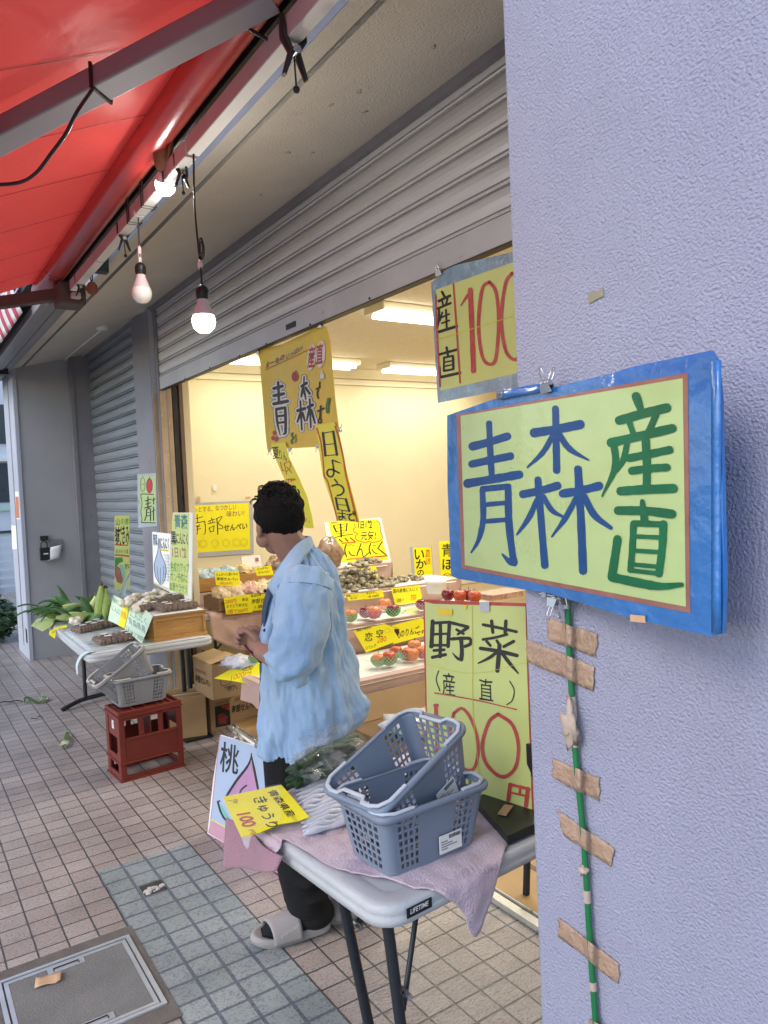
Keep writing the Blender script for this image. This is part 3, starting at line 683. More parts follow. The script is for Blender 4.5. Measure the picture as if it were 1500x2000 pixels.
mat('film_grey', (.40, .43, .48), .3, .12, 6, bump=.6, bs=20, spec=.6)
mat('board_white', (.76, .75, .68), .5, .05, 6)
mat('ink_blue', (.002, .045, .19), .45, .5, 16, col2=(.004, .07, .23), bump=1., bs=9)
mat('ink_green', (.002, .10, .035), .45, .5, 16, col2=(.005, .145, .055), bump=1., bs=9)
mat('ink_red', (.36, .035, .035), .5, .3, 22, col2=(.52, .10, .085))
mat('ink_orange', (.62, .13, .01), .5, .2, 14)
mat('ink_brown', (.24, .085, .06), .4, .3, 18, col2=(.36, .16, .12), coat=.3)
mat('ink_purple', (.07, .04, .15), .5, .1)
mat('ink_teal', (.03, .16, .18), .5, .1)
mat('ink_white', (.78, .77, .72), .5, .03)
mat('ink_apple', (.45, .03, .04), .5, .15, 20)
mat('ink_leaf', (.06, .24, .06), .5, .15, 20)
mat('ink_pinkfill', (.48, .26, .44), .5, .15, 9)
mat('ink_mint', (.20, .50, .42), .5, .1)
mat('ink_olive', (.55, .50, .03), .6, .1)
def sign(name, label, cat, plane, outline, bm, paper=None, pm=None, draw=None, t=.004, border=None, brm=None, group=None, x0=0, y0=0, k=1., solid_back=None):
    """a hand lettered sign: backing sheet, paper and lettering are parts"""
    Q = lambda pts: [(x0+x/k, y0+y/k) for x, y in pts]
    o0 = plane.hit(*Q(outline)[-1])
    th = thing(name, label, cat, o0, group)
    g = MB(); sheet(g, plane, Q(outline), bm, t, solid_back); g.build('backing', th)
    ik = Ink(MB(), plane, .0006)
    if border:
        ik.mb = MB(); ik.poly(Q(border), brm); ik.o += .0002; ik.mb.build('border', th)
    if paper:
        ik.mb = MB(); ik.poly(Q(paper), pm); ik.o += .0002; ik.mb.build('paper', th)
    if draw:
        ik.mb = MB(); ik.x0, ik.y0, ik.k = x0, y0, k; draw(ik); ik.mb.build('lettering', th)
    return th
def Z(ik, lst, m): ik.strokes(lst, m, None, ik.x0, ik.y0, ik.k)
def T(ik, txt, org, ex, ey, m, bold=.0, jit=.02):
    k = ik.k; ik.text(txt, (ik.x0+org[0]/k, ik.y0+org[1]/k), (ex[0]/k, ex[1]/k), (ey[0]/k, ey[1]/k), m, bold, jit)
def PO(ik, pts, m): ik.poly([(ik.x0+x/ik.k, ik.y0+y/ik.k) for x, y in pts], m)
def EL(ik, c, rx, ry, m, n=18, tilt=0.):
    PO(ik, [(c[0]+rx*math.cos(a)*math.cos(tilt)-ry*math.sin(a)*math.sin(tilt), c[1]+rx*math.cos(a)*math.sin(tilt)+ry*math.sin(a)*math.cos(tilt)) for a in np.linspace(0, 2*math.pi, n, endpoint=False)], m)

# ---- the big blue framed sign on the near pillar
a13 = R_(13)
PB = Plane((1.076, 1.133, 1.5), (-math.cos(a13), math.sin(a13), 0))
SG1 = [((272,378),(278,520),(286,655)),((185,497),(270,475),(368,444)),((182,586),(280,565),(382,545)),((160,684),(300,660),(428,638))]
def d_big(ik):
    Z(ik, [(SG1[0], 32), (SG1[1], 42), (SG1[2], 40), (SG1[3], 44),
        (((238,715),(242,860),(220,965),(182,1032)), 30, (1, .3)), (((238,712),(372,698)), 32), (((368,705),(372,880),(390,1040),(400,1085)), 36), (((402,1088),(375,1078),(338,1040)), 30, (1, .3)),
        (((255,790),(355,781)), 24), (((248,875),(365,866)), 24),
        (((497,428),(610,410),(735,385)), 46), (((607,303),(610,460),(613,620)), 36), (((592,445),(540,530),(465,602)), 28, (1, .35)), (((628,440),(680,510),(775,566)), 32, (1, .25)),
        (((440,738),(530,720),(620,694)), 40), (((518,662),(535,880),(553,1100)), 36), (((515,765),(470,860),(412,942)), 28, (1, .35)), (((545,750),(590,820),(652,855)), 28, (1, .4)),
        (((640,735),(730,720),(830,695)), 42), (((720,608),(735,860),(746,1128)), 40), (((712,755),(655,860),(588,952)), 28, (1, .3)), (((752,750),(805,845),(887,908)), 36, (1, .6))], 'ink_blue')
    Z(ik, [(((1013,240),(1040,318)), 44, (1, .7)), (((925,366),(1050,330),(1172,300)), 46), (((972,352),(1003,440)), 30), (((1115,335),(1078,420)), 34), (((885,478),(1050,440),(1200,404)), 46),
        (((900,478),(908,600),(842,748)), 36, (1, .25)), (((968,482),(950,560),(918,622)), 30, (1, .4)), (((975,556),(1080,535),(1185,513)), 40), (((1062,465),(1068,600),(1066,715)), 40), (((990,620),(1080,608),(1172,602)), 40), (((932,722),(1060,714),(1205,708)), 46),
        (((920,820),(1060,822),(1198,838)), 46), (((1045,772),(1056,870)), 38, (.6, 1)), (((1000,884),(995,1000),(985,1122)), 32), (((1000,884),(1150,890)), 32), (((1152,884),(1145,1010),(1128,1142)), 38), (((1008,950),(1132,956)), 22), (((1003,1022),(1130,1030)), 22), (((995,1092),(1125,1104)), 22), (((985,1122),(1125,1138)), 24),
        (((920,960),(905,1060),(890,1158)), 40), (((890,1156),(1030,1186),(1140,1203),(1245,1194)), 46, (1, .5))], 'ink_green')
t = sign('hanging_sign', 'large light green sign in a blue plastic sleeve on the near lavender pillar', 'sign', PB,
    [(60,340),(140,312),(320,250),(540,212),(900,125),(990,95),(1390,12),(1420,60),(1440,250),(1462,1200),(1450,1440),(1400,1455),(1020,1370),(560,1235),(330,1200),(115,1165),(80,1150),(62,700)], 'film_blue',
    [(128,342),(1250,152),(1266,1306),(150,1096)], 'pap_green', d_big, .006, [(105,336),(1276,124),(1288,1338),(132,1112)], 'ink_brown', x0=850, y0=680, k=2.586)
# loose blue film edges and tan tape on the sleeve
g = MB(); q = lambda x, y, o=.004: PB.hit(850+x/2.586, 680+y/2.586, o)
g.grid(8, 2, lambda u, v: q(1395+50*v, 60+1380*u, .0015+.004*math.sin(math.pi*v)+.002*math.sin(u*9)), 'film_blue'); g.build('loose_film', t, solid=.0008); g = MB(); g.grid(6, 2, lambda u, v: q(310+240*u, 262-42*u-45*v, .006+.006*math.sin(u*7)*v), 'film_blue')
g.build('loose_film', t, solid=.0008)
g = MB(); ik = Ink(g, PB, .003); ik.poly([(850+x/2.586, 680+y/2.586) for x, y in ((985,1345),(1060,1352),(1062,1388),(985,1380))], 'tape_tan'); g.build('tape', t)
g = MB(); mat('film_glint', (.04, .045, .05), .08, 0, spec=1., alpha=.06, coat=1., bump=6., bs=24)
def sleeve(u, v):
    x = 70+1375*u; ya = 345-330*u; yb = 1150+290*u; y = ya+(yb-ya)*v
    w = .0022+.0012*mnoise.noise(Vector((u*9, v*6, 1)))+.0030*max(0, mnoise.noise(Vector((u*5+3*v, v*14-3*u, 5))))*(1.4-u)
    return PB.hit(850+x/2.586, 680+y/2.586, w)
g.grid(120, 80, sleeve, 'film_glint'); g.build('clear_sleeve', t)
# clips
def bulldog(px, py, pl, lab, s=1., up=1, off=.004):
    c = pl.hit(px, py, off); n = pl.n; h = Vector((0, 0, 1)).cross(n).normalized(); w = Vector((0, 0, 1))*up
    t = thing('bulldog_clip', lab, 'clip', c)
    g = MB()
    P = lambda a, b, d: c+h*a*s+w*b*s+n*d*s
    g.prism([P(-.016, -.004, .003), P(.016, -.004, .003), P(.011, .012, .007), P(-.011, .012, .007)], n*-.0012, 'steel'); g.prism([P(-.016, -.004, -.006), P(.016, -.004, -.006), P(.011, .012, -.003), P(-.011, .012, -.003)], n*-.0012, 'steel'); g.tube([P(-.011, .012, .001), P(.011, .012, .001)], .005*s, 'steel', 8); g.build('jaw', t)
    for sg in (-1, 1):
        g = MB(); g.tube([P(-.005, .012, .004*sg), P(-.006, .026, .010*sg), P(-.003, .036, .013*sg), P(.003, .036, .013*sg), P(.006, .026, .010*sg), P(.005, .012, .004*sg)], .0014*s, 'steel', 5); g.build('lever', t)
    return t
bulldog(1069, 762, PB, 'steel bulldog clip on the top edge of the blue framed sign', 1.15, 1)
bulldog(1080, 1172, PB, 'steel bulldog clip under the blue framed sign, left of the pole head', 1.0, -1)
# green pole taped to the pillar
pole = [at(x, y, 'X', XP-.012) for x, y in ((1108, 1175), (1113, 1290), (1124, 1470), (1140, 1640), (1153, 1850), (1168, 2060))]
t = thing('taped_pole', 'thin green pole taped upright to the near lavender pillar', 'pole', pole[-1])
mat('pole_green', (.012, .16, .05), .45, .12, 20); mat('tape_brown', (.40, .27, .19), .38, .2, 14, bump=2.2, bs=55, spec=.5, stain=((.52, .40, .30), 9, .6, .75)); mat('tape_over_pole', (.30, .28, .20), .4, .12, 14, bump=1., bs=40)
mat('tape_old', (.48, .38, .31), .6, .15, 20, bump=.8, bs=60)
g = MB(); g.tube(smooth_path([tuple(p) for p in pole]), .0062, 'pole_green', 12); g.build('rod', t)
def poleX(y):
    ys = (1175, 1290, 1470, 1640, 1850, 2060); xs = (1108, 1113, 1124, 1140, 1153, 1168); return float(np.interp(y, ys, xs))
Pp = Plane((XP-.0015, 1, 1), (-1, 0, 0))
for (l0, l1, r0, r1) in (((1070, 1207), (1070, 1248), (1167, 1238), (1163, 1284)), ((1028, 1248), (1030, 1292), (1160, 1303), (1159, 1350)), ((1079, 1482), (1080, 1520), (1171, 1520), (1170, 1566)), ((1088, 1583), (1102, 1632), (1198, 1656), (1194, 1694)), ((1092, 1792), (1092, 1830), (1210, 1882), (1207, 1922)), ((1150, 1990), (1152, 2030), (1210, 2020), (1215, 2060))):
    g = MB(); yc = (l0[1]+l1[1]+r0[1]+r1[1])/4; pc = poleX(yc)
    def tp(u, v):
        x = (l0[0]*(1-v)+l1[0]*v)*(1-u)+(r0[0]*(1-v)+r1[0]*v)*u; y = (l0[1]*(1-v)+l1[1]*v)*(1-u)+(r0[1]*(1-v)+r1[1]*v)*u
        e_ = max(0, abs(u-.5)*2-.8)*5; x += 5*e_*mnoise.noise(Vector((v*4.1, yc, u > .5))); y += 3*mnoise.noise(Vector((u*3, yc*.7, v)))
        d = abs(x-pc)/13.; b = .0185*max(0, 1-d*d) if d < 1 else 0
        return Pp.hit(x, y, .0012+b+.0014*abs(mnoise.noise(Vector((x*.09, y*.14, yc)))) +.004*e_*max(0, mnoise.noise(Vector((u*2, v*2, yc*1.3)))))
    g.grid(26, 5, tp, 'tape_brown'); g.build('tape', t, solid=.0006)
def crumple(c, r, m, seed, st=(1, 1, 1.5)):
    g = MB(); g.ell(c, (r*st[0], r*st[1], r*st[2]), m, nu=12, nv=9, jit=1.2, seed=seed); return g
g = crumple(pole[2]+Vector((-.008, .004, .055)), .014, 'tape_old', 3, (.8, 1.3, 2.6)); g.build('tape_knot', t)
g = crumple(at(1141, 1698, 'X', XP-.016), .009, 'tape_old', 5, (1, 1.1, 1)); g.build('tape_knot', t)
for yy, hh in ((1380, 40), (1445, 26), (1750, 24), (1925, 16)):
    g = MB(); a = at(poleX(yy-hh/2), yy-hh/2, 'X', XP-.012); b2 = at(poleX(yy+hh/2), yy+hh/2, 'X', XP-.012); g.tube([a, b2], .0072, 'tape_old', 10); g.build('tape_wrap', t)
# clamp head of the pole
g = MB(); c = pole[0]
g.tube([c+Vector((-.004, 0, -.012)), c+Vector((-.006, 0, .02)), c+Vector((-.004, 0, .045))], .008, 'steel', 10)
g.prism([c+Vector((-.012, -.018, -.004)), c+Vector((-.012, .018, -.004)), c+Vector((-.012, .009, .028)), c+Vector((-.012, -.009, .028))], (-.004, 0, 0), 'steel')
g.tube([c+Vector((-.018, -.016, -.004)), c+Vector((-.022, -.012, .03)), c+Vector((-.018, 0, .045)), c+Vector((-.022, .012, .03)), c+Vector((-.018, .016, -.004))], .0022, 'steel', 5)
g.tube([c+Vector((-.012, .02, .01)), c+Vector((-.012, .06, .012))], .004, 'steel', 6); g.lathe([(.007, -.004), (.007, .004)], 'steel', c+Vector((-.014, .045, .012)), Matrix.Rotation(R_(90), 3, 'Y'), 10)
g.build('clamp_head', t)
g = MB(); ik = Ink(g, Pp, .0008); ik.poly([(1147, 574), (1158, 567), (1168, 569), (1177, 560), (1179, 578), (1166, 584), (1150, 594)], 'tape_over_pole'); tag(g.build('tape_scrap'), 'small grey tape scrap stuck on the upper near pillar', 'tape')

# ---- hundred yen banner behind the pillar edge
PR = Plane((1.80, 2, 2), (-1, 0, 0))
def d_100(ik):
    Z(ik, [(((320,345),(345,392)), 20), (((295,416),(382,374)), 20), (((318,400),(330,452)), 16), (((364,388),(350,440)), 16), (((288,472),(386,430)), 18), (((298,480),(296,560),(280,645)), 18, (1, .4)), (((322,500),(305,562)), 14), (((312,540),(376,512)), 14), (((350,480),(356,630)), 16), (((318,582),(376,560)), 14), (((298,646),(432,604)), 22),
        (((300,816),(430,780)), 20), (((354,762),(366,832)), 18), (((335,838),(334,940)), 16), (((335,840),(402,826)), 16), (((402,826),(406,925)), 18), (((335,876),(402,862)), 12), (((335,906),(402,892)), 12), (((334,940),(406,926)), 16), (((300,910),(304,985)), 18), (((304,988),(456,954)), 22)], 'ink_black')
    Z(ik, [(((405,285),(430,640),(456,1028)), 14), (((272,370),(285,700),(305,1055)), 14), (((460,450),(500,390),(540,332)), 22, (.4, 1)), (((532,330),(545,640),(556,942)), 38),
        (((675,270),(620,330),(593,600),(622,830),(680,890),(725,835),(745,560),(725,350),(675,270)), 26), (((845,205),(795,290),(764,550),(790,760),(832,838),(880,850),(930,780),(950,500),(905,260),(845,205)), 26)], 'ink_red')
    Z(ik, [(((282,706),(560,620),(850,530)), 5)], 'ink_olive')  # fold in the sheet, its crease shade painted as a line
t = sign('banner', 'olive green hundred yen banner with red numerals hung from the shutter rail at the pillar', 'banner', PR, [(842,552),(880,520),(1080,474),(1086,740),(855,787)], 'film_silver', [(851,566),(1080,484),(1085,712),(860,763)], 'pap_banner', None, .003)
ik = Ink(MB(), PR, .0012); ik.x0, ik.y0, ik.k = 780, 480, 3.844; d_100(ik); ik.mb.build('lettering', t)

# ---- mustard banner
PY = Plane((1.835, 3.5, 2), (-1, 0, 0))
AOM = [((398,872),(405,1000),(410,1165)), ((332,966),(466,930)), ((332,1072),(484,1042)), ((332,1192),(542,1150))]
def d_yel(ik):
    st = [(AOM[0], 38), (AOM[1], 46), (AOM[2], 46), (AOM[3], 50), (((368,1272),(390,1480),(430,1655)), 34, (1, .3)), (((370,1270),(505,1245)), 40), (((502,1250),(508,1430),(508,1610)), 42), (((508,1618),(470,1640)), 34, (1, .4)), (((392,1372),(500,1360)), 34), (((398,1470),(500,1456)), 34),
        (((740,935),(818,882)), 42), (((780,792),(772,975)), 22), (((762,965),(738,1092)), 38, (1, .6)), (((778,990),(805,1125)), 32, (1, .6)), (((800,955),(862,1042)), 38),
        (((682,1292),(792,1258)), 48), (((724,1150),(746,1572)), 28), (((732,1310),(680,1458)), 38, (1, .7)), (((755,1320),(792,1445)), 34, (1, .7)), (((832,1242),(908,1205)), 44), (((862,1120),(877,1540)), 28), (((856,1270),(818,1435)), 34, (1, .7)), (((886,1280),(938,1472)), 36, (1, .7))]
    Z(ik, [(e[0], e[1]+66) for e in st], 'ink_teal'); Z(ik, [(e[0], e[1]+48) for e in st], 'ink_white'); Z(ik, st, 'ink_black')
    Z(ik, [(((1005,870),(1003,945)), 20), (((955,976),(1012,944)), 24), (((985,976),(970,1050),(988,1112)), 22), (((975,1300),(1072,1254)), 26), (((1020,1218),(1012,1400)), 26), (((1005,1398),(985,1450),(1018,1472),(1030,1430),(1008,1392)), 20)], 'ink_black')
    T(ik, 'え〜もの', (200, 675), (72, -36), (18, -105), 'ink_purple', .012); T(ik, 'いっぱい!', (505, 540), (58, -33), (14, -92), 'ink_purple', .012)
    Z(ik, [(((210,692),(500,560),(825,404)), 9)], 'ink_red')
    EL(ik, (885, 510), 62, 196, 'ink_white', tilt=.12); EL(ik, (1022, 462), 68, 200, 'ink_white', tilt=.08)
    T(ik, '産', (825, 640), (105, -22), (22, -330), 'ink_red', .025); T(ik, '直', (948, 596), (108, -22), (14, -330), 'ink_red', .025)
    EL(ik, (643, 792), 48, 74, 'ink_brown'); EL(ik, (643, 792), 43, 68, 'ink_apple'); Z(ik, [(((645,725),(662,700)), 8)], 'ink_leaf')
    EL(ik, (1042, 785), 40, 48, 'ink_leaf'); EL(ik, (1042, 785), 36, 44, 'ink_white'); PO(ik, [(1012,770),(1034,685),(1070,770)], 'ink_white')
    Z(ik, [(((1140,1120),(1120,1220),(1122,1312)), 46)], 'ink_black'); Z(ik, [(((1140,1120),(1120,1220),(1122,1312)), 36)], 'ink_leaf')
    for c in ((345, 1616), (325, 1692), (366, 1706)): EL(ik, c, 28, 36, 'ink_red')
    Z(ik, [(((605,1615),(592,1650),(618,1690),(592,1730),(605,1775)), 24), (((655,1640),(645,1680),(660,1710),(642,1762)), 14)], 'ink_leaf')
sign('banner', 'mustard yellow Aomori banner clipped to the raised shutter rail', 'banner', PY, [(95,425),(180,395),(290,352),(470,318),(700,200),(960,78),(1105,68),(1140,180),(1165,300),(1200,700),(1232,1100),(1290,1560),(1292,1795),(1000,1820),(240,1860),(210,1600),(165,1000),(128,560)], 'pap_mustard', None, None, d_yel, .002, x0=490, y0=630, k=7.5)
bulldog(505, 690, PY, 'dark clip holding the left top corner of the mustard banner', 1.0, 1)
bulldog(626, 638, PY, 'dark clip holding the right top corner of the mustard banner', 1.1, 1)
bulldog(526, 878, PY, 'clip at the left lower corner of the mustard banner', .9, -1); bulldog(566, 876, PY, 'clip at the top of the narrow harvest strip', .9, -1); bulldog(620, 870, PY, 'steel clip at the lower edge of the mustard banner beside the Sunday strip', .9, -1)
bulldog(664, 842, PY, 'black clip on the right edge of the Sunday strip', .9, 1)
bulldog(858, 536, PR, 'dark clip at the top corner of the hundred yen banner', 1.2, 1)
PS = Plane((1.825, 3.5, 2), (-1, 0, 0))
def d_sun(ik):
    Z(ik, [(((740,120),(800,330),(830,560),(852,820),(900,905),(975,1190),(1042,1472)), 22), (((1010,95),(1062,260),(1130,560),(1166,800),(1262,1200),(1332,1492)), 30)], 'ink_orange')
    Z(ik, [(((830,190),(850,360),(866,525)), 38), (((830,195),(980,170)), 14), (((980,170),(1010,350),(1036,515)), 36), (((860,362),(1002,350)), 14), (((862,525),(1042,510)), 14),
        (((972,590),(1090,635)), 20, (1, .4)), (((965,590),(985,700),(985,800),(940,835),(895,800),(900,742),(960,728),(1070,780)), 26), (((1000,870),(1042,925)), 24), (((960,970),(1040,948),(1110,978),(1136,1040),(1100,1090),(1040,1110)), 26),
        (((1018,1140),(1032,1220),(1052,1312)), 30), (((1020,1145),(1160,1160)), 14), (((1165,1160),(1190,1250),(1216,1340)), 34), (((1040,1240),(1182,1252)), 12), (((1050,1315),(1216,1340)), 12),
        (((1045,1366),(1162,1376)), 14), (((1050,1412),(1152,1416)), 12), (((1110,1340),(1116,1440),(1080,1466),(1064,1432),(1110,1420),(1160,1450)), 17), (((1180,1390),(1290,1370)), 18), (((1260,1375),(1210,1420),(1230,1466),(1292,1470)), 20), (((1268,1340),(1285,1400)), 16), (((1296,1335),(1310,1396)), 16)], 'ink_black')
sign('banner', 'narrow bright yellow strip with orange edges hanging from the mustard banner', 'banner', PS, [(720,70),(990,35),(1050,130),(1090,300),(1185,790),(1372,1502),(1048,1482),(830,830),(780,500),(745,200)], 'pap_yellow', None, None, d_sun, .0015, x0=520, y0=820, k=7.5)
def d_har(ik):
    T(ik, '夏', (92, 560), (105, -10), (-16, -200), 'ink_black', .01); T(ik, 'りん', (185, 560), (62, 20), (-20, -160), 'ink_black', .01)
    Z(ik, [(((208,622),(238,742),(262,738)), 14), (((262,640),(300,802)), 15), (((262,640),(338,612),(350,690),(292,765)), 13), (((298,690),(375,775)), 13)], 'ink_orange')
    T(ik, '穫', (318, 1055), (150, 10), (-40, -250), 'ink_orange', .014)
    Z(ik, [(((430,1140),(470,1138)), 12), (((520,1310),(555,1370),(530,1430)), 16), (((572,1490),(592,1440)), 12), (((625,1500),(632,1492)), 14)], 'ink_orange')
sign('banner', 'narrow yellow harvest strip with orange characters hanging behind the man', 'banner', PS, [(70,350),(280,330),(330,540),(480,850),(600,1130),(660,1370),(700,1590),(560,1580),(480,1300),(300,950),(200,720),(120,530)], 'pap_yellow', None, None, d_har, .0015, x0=520, y0=820, k=7.5)

# ---- nambu senbei sign taped on the far wall
PW = Plane((3, 6.585, 1), (0, -1, 0))
def d_nam(ik):
    T(ik, 'ほっとする、', (325, 250), (72, -3), (3, -95), 'ink_brown', .012); T(ik, 'なつかしい', (750, 222), (70, -4), (3, -95), 'ink_brown', .012); T(ik, '味わい!', (930, 325), (92, -6), (5, -110), 'ink_brown', .012)
    Z(ik, [(((460,290),(466,420)), 14), (((415,366),(550,326)), 12), (((415,436),(582,400)), 15), (((400,440),(385,560),(395,650)), 12), (((582,400),(594,500),(588,595),(560,615)), 15, (1, .5)), (((440,468),(465,500)), 10), (((500,448),(472,490)), 10), (((420,492),(512,480)), 11), (((430,536),(522,520)), 11), (((468,468),(460,612)), 14),
        (((690,342),(696,376)), 14), (((640,402),(742,364)), 13), (((664,395),(676,425)), 11), (((716,385),(705,422)), 11), (((632,442),(752,414)), 13), (((655,510),(676,580)), 13), (((655,510),(736,475)), 12), (((736,475),(726,562)), 13), (((676,576),(726,560)), 12), (((780,358),(790,480),(796,612)), 17), (((765,362),(865,325),(805,430),(872,480),(866,520),(810,522)), 12)], 'ink_black')
    T(ik, 'せんべい', (888, 556), (98, -9), (6, -125), 'ink_black', .022)
    for cx in (440, 560, 750, 930, 1100, 1220):
        for r in (62, 44): Z(ik, [([(cx+r*math.cos(a), 760-(cx-750)*.03+r*1.05*math.sin(a)) for a in np.linspace(0, 6.28, 13)], 5)], 'ink_olive')
t = sign('wall_sign', 'yellow sign in a grey frame taped to the cream wall', 'sign', PW, [(206,108),(1358,68),(1382,925),(225,1002)], 'film_grey', [(278,152),(1300,100),(1326,856),(292,922)], 'pap_yellow', d_nam, .006, x0=330, y0=970, k=8.333)
for q_ in ([(455, 0), (505, 0), (512, 90), (458, 95)], [(1245, 0), (1325, 0), (1328, 35), (1248, 40)]): g = MB(); ik = Ink(g, PW, .004); ik.poly([(330+x/8.333, 970+y/8.333) for x, y in q_], 'tape_tan'); g.build('tape', t)
g = MB(); ik = Ink(g, PW, -.002); ik.o = .001; ik.poly([(415, 947), (423, 946), (424, 958), (416, 958)], 'paper_white'); tag(g.build('tape_scrap'), 'white tape remnant on the cream wall above the yellow sign', 'tape')

# ---- black garlic board on the top step
YK = 5.05
PK = plane3(at(640, 1100, 'Y', YK), at(760, 1096, 'Y', YK), at(640, 1020, 'Y', YK)+Vector((0, .05, 0)))
def d_kur(ik):
    Z(ik, [(((265,268),(290,330),(322,388)), 28), (((528,228),(515,368)), 26), (((400,235),(410,360),(416,482)), 32), (((265,266),(400,244),(532,230)), 9), (((300,322),(502,285)), 8), (((322,382),(522,354)), 8), (((320,432),(482,404)), 10), (((270,512),(430,460),(642,440)), 15), (((265,550),(306,596)), 22), (((374,535),(432,582)), 22), (((490,515),(546,572)), 22), (((595,505),(682,576)), 22),
        (((512,635),(485,740),(518,876)), 24), (((535,662),(600,640),(662,655)), 10), (((562,770),(600,830),(682,856)), 20), (((802,618),(720,850)), 24), (((768,745),(812,728),(838,850),(870,866),(962,790)), 19), (((988,615),(960,720),(990,822)), 24), (((1030,655),(1096,656)), 10), (((1014,725),(1060,790),(1122,816)), 18), (((1216,575),(1130,710)), 22), (((1130,710),(1302,846)), 20)], 'ink_black')
    Z(ik, [(((220,214),(332,195)), 18), (((430,610),(692,590)), 24), (((525,925),(1312,855)), 26), (((665,240),(690,300),(655,340),(670,390),(732,420),(690,470),(700,520),(740,562),(800,570),(880,602),(950,578),(1030,592),(1110,580),(1172,560),(1216,520),(1210,440),(1180,370),(1176,280),(1150,200),(1100,172)), 17)], 'ink_orange')
    T(ik, '1日1粒', (728, 318), (98, -6), (0, -165), 'ink_black', .02); T(ik, '元気!', (795, 535), (135, -8), (0, -175), 'ink_black', .01)
    Z(ik, [([(400+55*math.cos(a)*(1+.1*math.cos(6*a)), 780+150*math.sin(a)) for a in np.linspace(-1.5, 1.6, 18)], 7)], 'ink_olive')
sign('display_sign', 'yellow black garlic sign on a white board, on the top step of the fruit display', 'sign', PK, [(85,205),(160,190),(1190,110),(1390,955),(1385,1010),(380,1040),(200,1050)], 'board_white', [(165,190),(1130,145),(1320,935),(335,990)], 'pap_yellow', d_kur, .012, x0=625, y0=1000, k=10)
# ---- squid and pickle signs, right
PI = Plane((4.3, 5.35, 1), (-.1, -1, .0))
def d_ika(ik):
    T(ik, 'い', (108, 262), (140, 0), (4, -160), 'ink_black', .02); T(ik, 'か', (132, 372), (140, 0), (4, -130), 'ink_black', .02); T(ik, 'の', (150, 462), (92, 0), (4, -95), 'ink_black', .02); T(ik, '塩', (150, 570), (120, 0), (4, -115), 'ink_black', .03)
    T(ik, '直', (248, 232), (70, 0), (3, -105), 'ink_orange', .01); T(ik, '送', (252, 315), (70, 0), (3, -80), 'ink_orange', .01); T(ik, '辛', (288, 545), (65, 0), (3, -75), 'ink_orange', .02)
sign('display_sign', 'tall yellow sign with grey edges standing on the far right of the display', 'sign', PI, [(68,112),(330,110),(382,640),(112,640)], 'film_grey', [(105,120),(320,120),(362,640),(138,640)], 'pap_yellow', d_ika, .006, x0=790, y0=1050, k=6.25)
def d_pic(ik):
    T(ik, '青', (448, 215), (150, 0), (0, -165), 'ink_black', .012); T(ik, 'ほ', (448, 385), (150, 0), (0, -160), 'ink_black', .02)
    for yy in (450, 490, 520, 550): Z(ik, [(((482,yy),(520,yy+12),(562,yy)), 5)], 'ink_black')
    Z(ik, [(((482,450),(488,555)), 5), (((562,450),(556,555)), 5), (((520,432),(482,450)), 5), (((520,432),(562,450)), 5)], 'ink_black')
sign('display_sign', 'yellow sign with a drawn barrel, left edge of the blue framed sign', 'sign', Plane((4.5, 5.45, 1), (-.1, -1, 0)), [(425,45),(640,38),(690,640),(450,640)], 'pap_yellow', None, None, d_pic, .006, x0=790, y0=1050, k=6.25)

# ---- signs on the far table
PT = Plane((1.705, 5, 1), (-1, 0, 0))
def d_ft(ik):
    T(ik, '青森', (1052, 300), (100, 2), (-6, -225), 'ink_teal', .022); T(ik, '黒', (1005, 530), (80, 6), (-6, -210), 'ink_black', .022); T(ik, 'にんにく', (1078, 530), (47, 4), (-6, -190), 'ink_black', .02)
    T(ik, '1日1粒', (1012, 725), (74, 4), (-6, -165), 'ink_brown', .02); T(ik, '免疫力アップ', (998, 930), (46, 4), (-6, -150), 'ink_leaf', .01); T(ik, 'ガン予防に', (992, 1068), (52, 8), (-6, -140), 'ink_leaf', .01); T(ik, '血液サラサラ', (982, 1200), (44, 10), (-6, -130), 'ink_leaf', .01)
    Z(ik, [(((985,1060),(1260,1110)), 6), (((985,900),(1262,930)), 4)], 'ink_olive')
sign('display_sign', 'tall green black garlic sign standing at the back of the wooden box', 'sign', PT, [(1030,85),(1325,85),(1302,1432),(972,1240)], 'board_white', [(1032,95),(1272,95),(1252,1302),(980,1222)], 'pap_lime', d_ft, .008, x0=200, y0=990, k=7.5)
def d_gar(ik):
    GP = [(822,460),(812,640),(760,850),(778,1010),(800,1062),(850,1135),(905,1085),(935,930),(905,800),(870,720),(845,620),(842,470)]
    PO(ik, GP, 'pap_blue'); Z(ik, [(GP, 9), (((800,880),(812,1010),(832,1090)), 6), (((850,890),(850,1120)), 6), (((890,860),(895,990),(880,1090)), 6)], 'ink_black')
    T(ik, '青森', (742, 545), (32, 2), (-4, -180), 'ink_blue', .02); T(ik, 'にんにく', (850, 600), (34, 3), (-4, -190), 'ink_black', .02)
    Z(ik, [(((850,628),(962,642)), 24), (((755,1110),(860,1160),(970,1205)), 12)], 'ink_olive')
    for i in range(9): T(ik, 'にんにく料理に', (905+8*(i % 2), 720+45*i), (11, 1), (-2, -36), 'ink_blue', .0)
sign('display_sign', 'pale blue sign with a drawn garlic bulb beside the green garlic sign', 'sign', PT, [(728,365),(1000,395),(975,1240),(752,1120)], 'paper_white', None, None, d_gar, .006, x0=200, y0=990, k=7.5)
PD = Plane((1.5, 6.05, 1), (-.15, -1, 0))
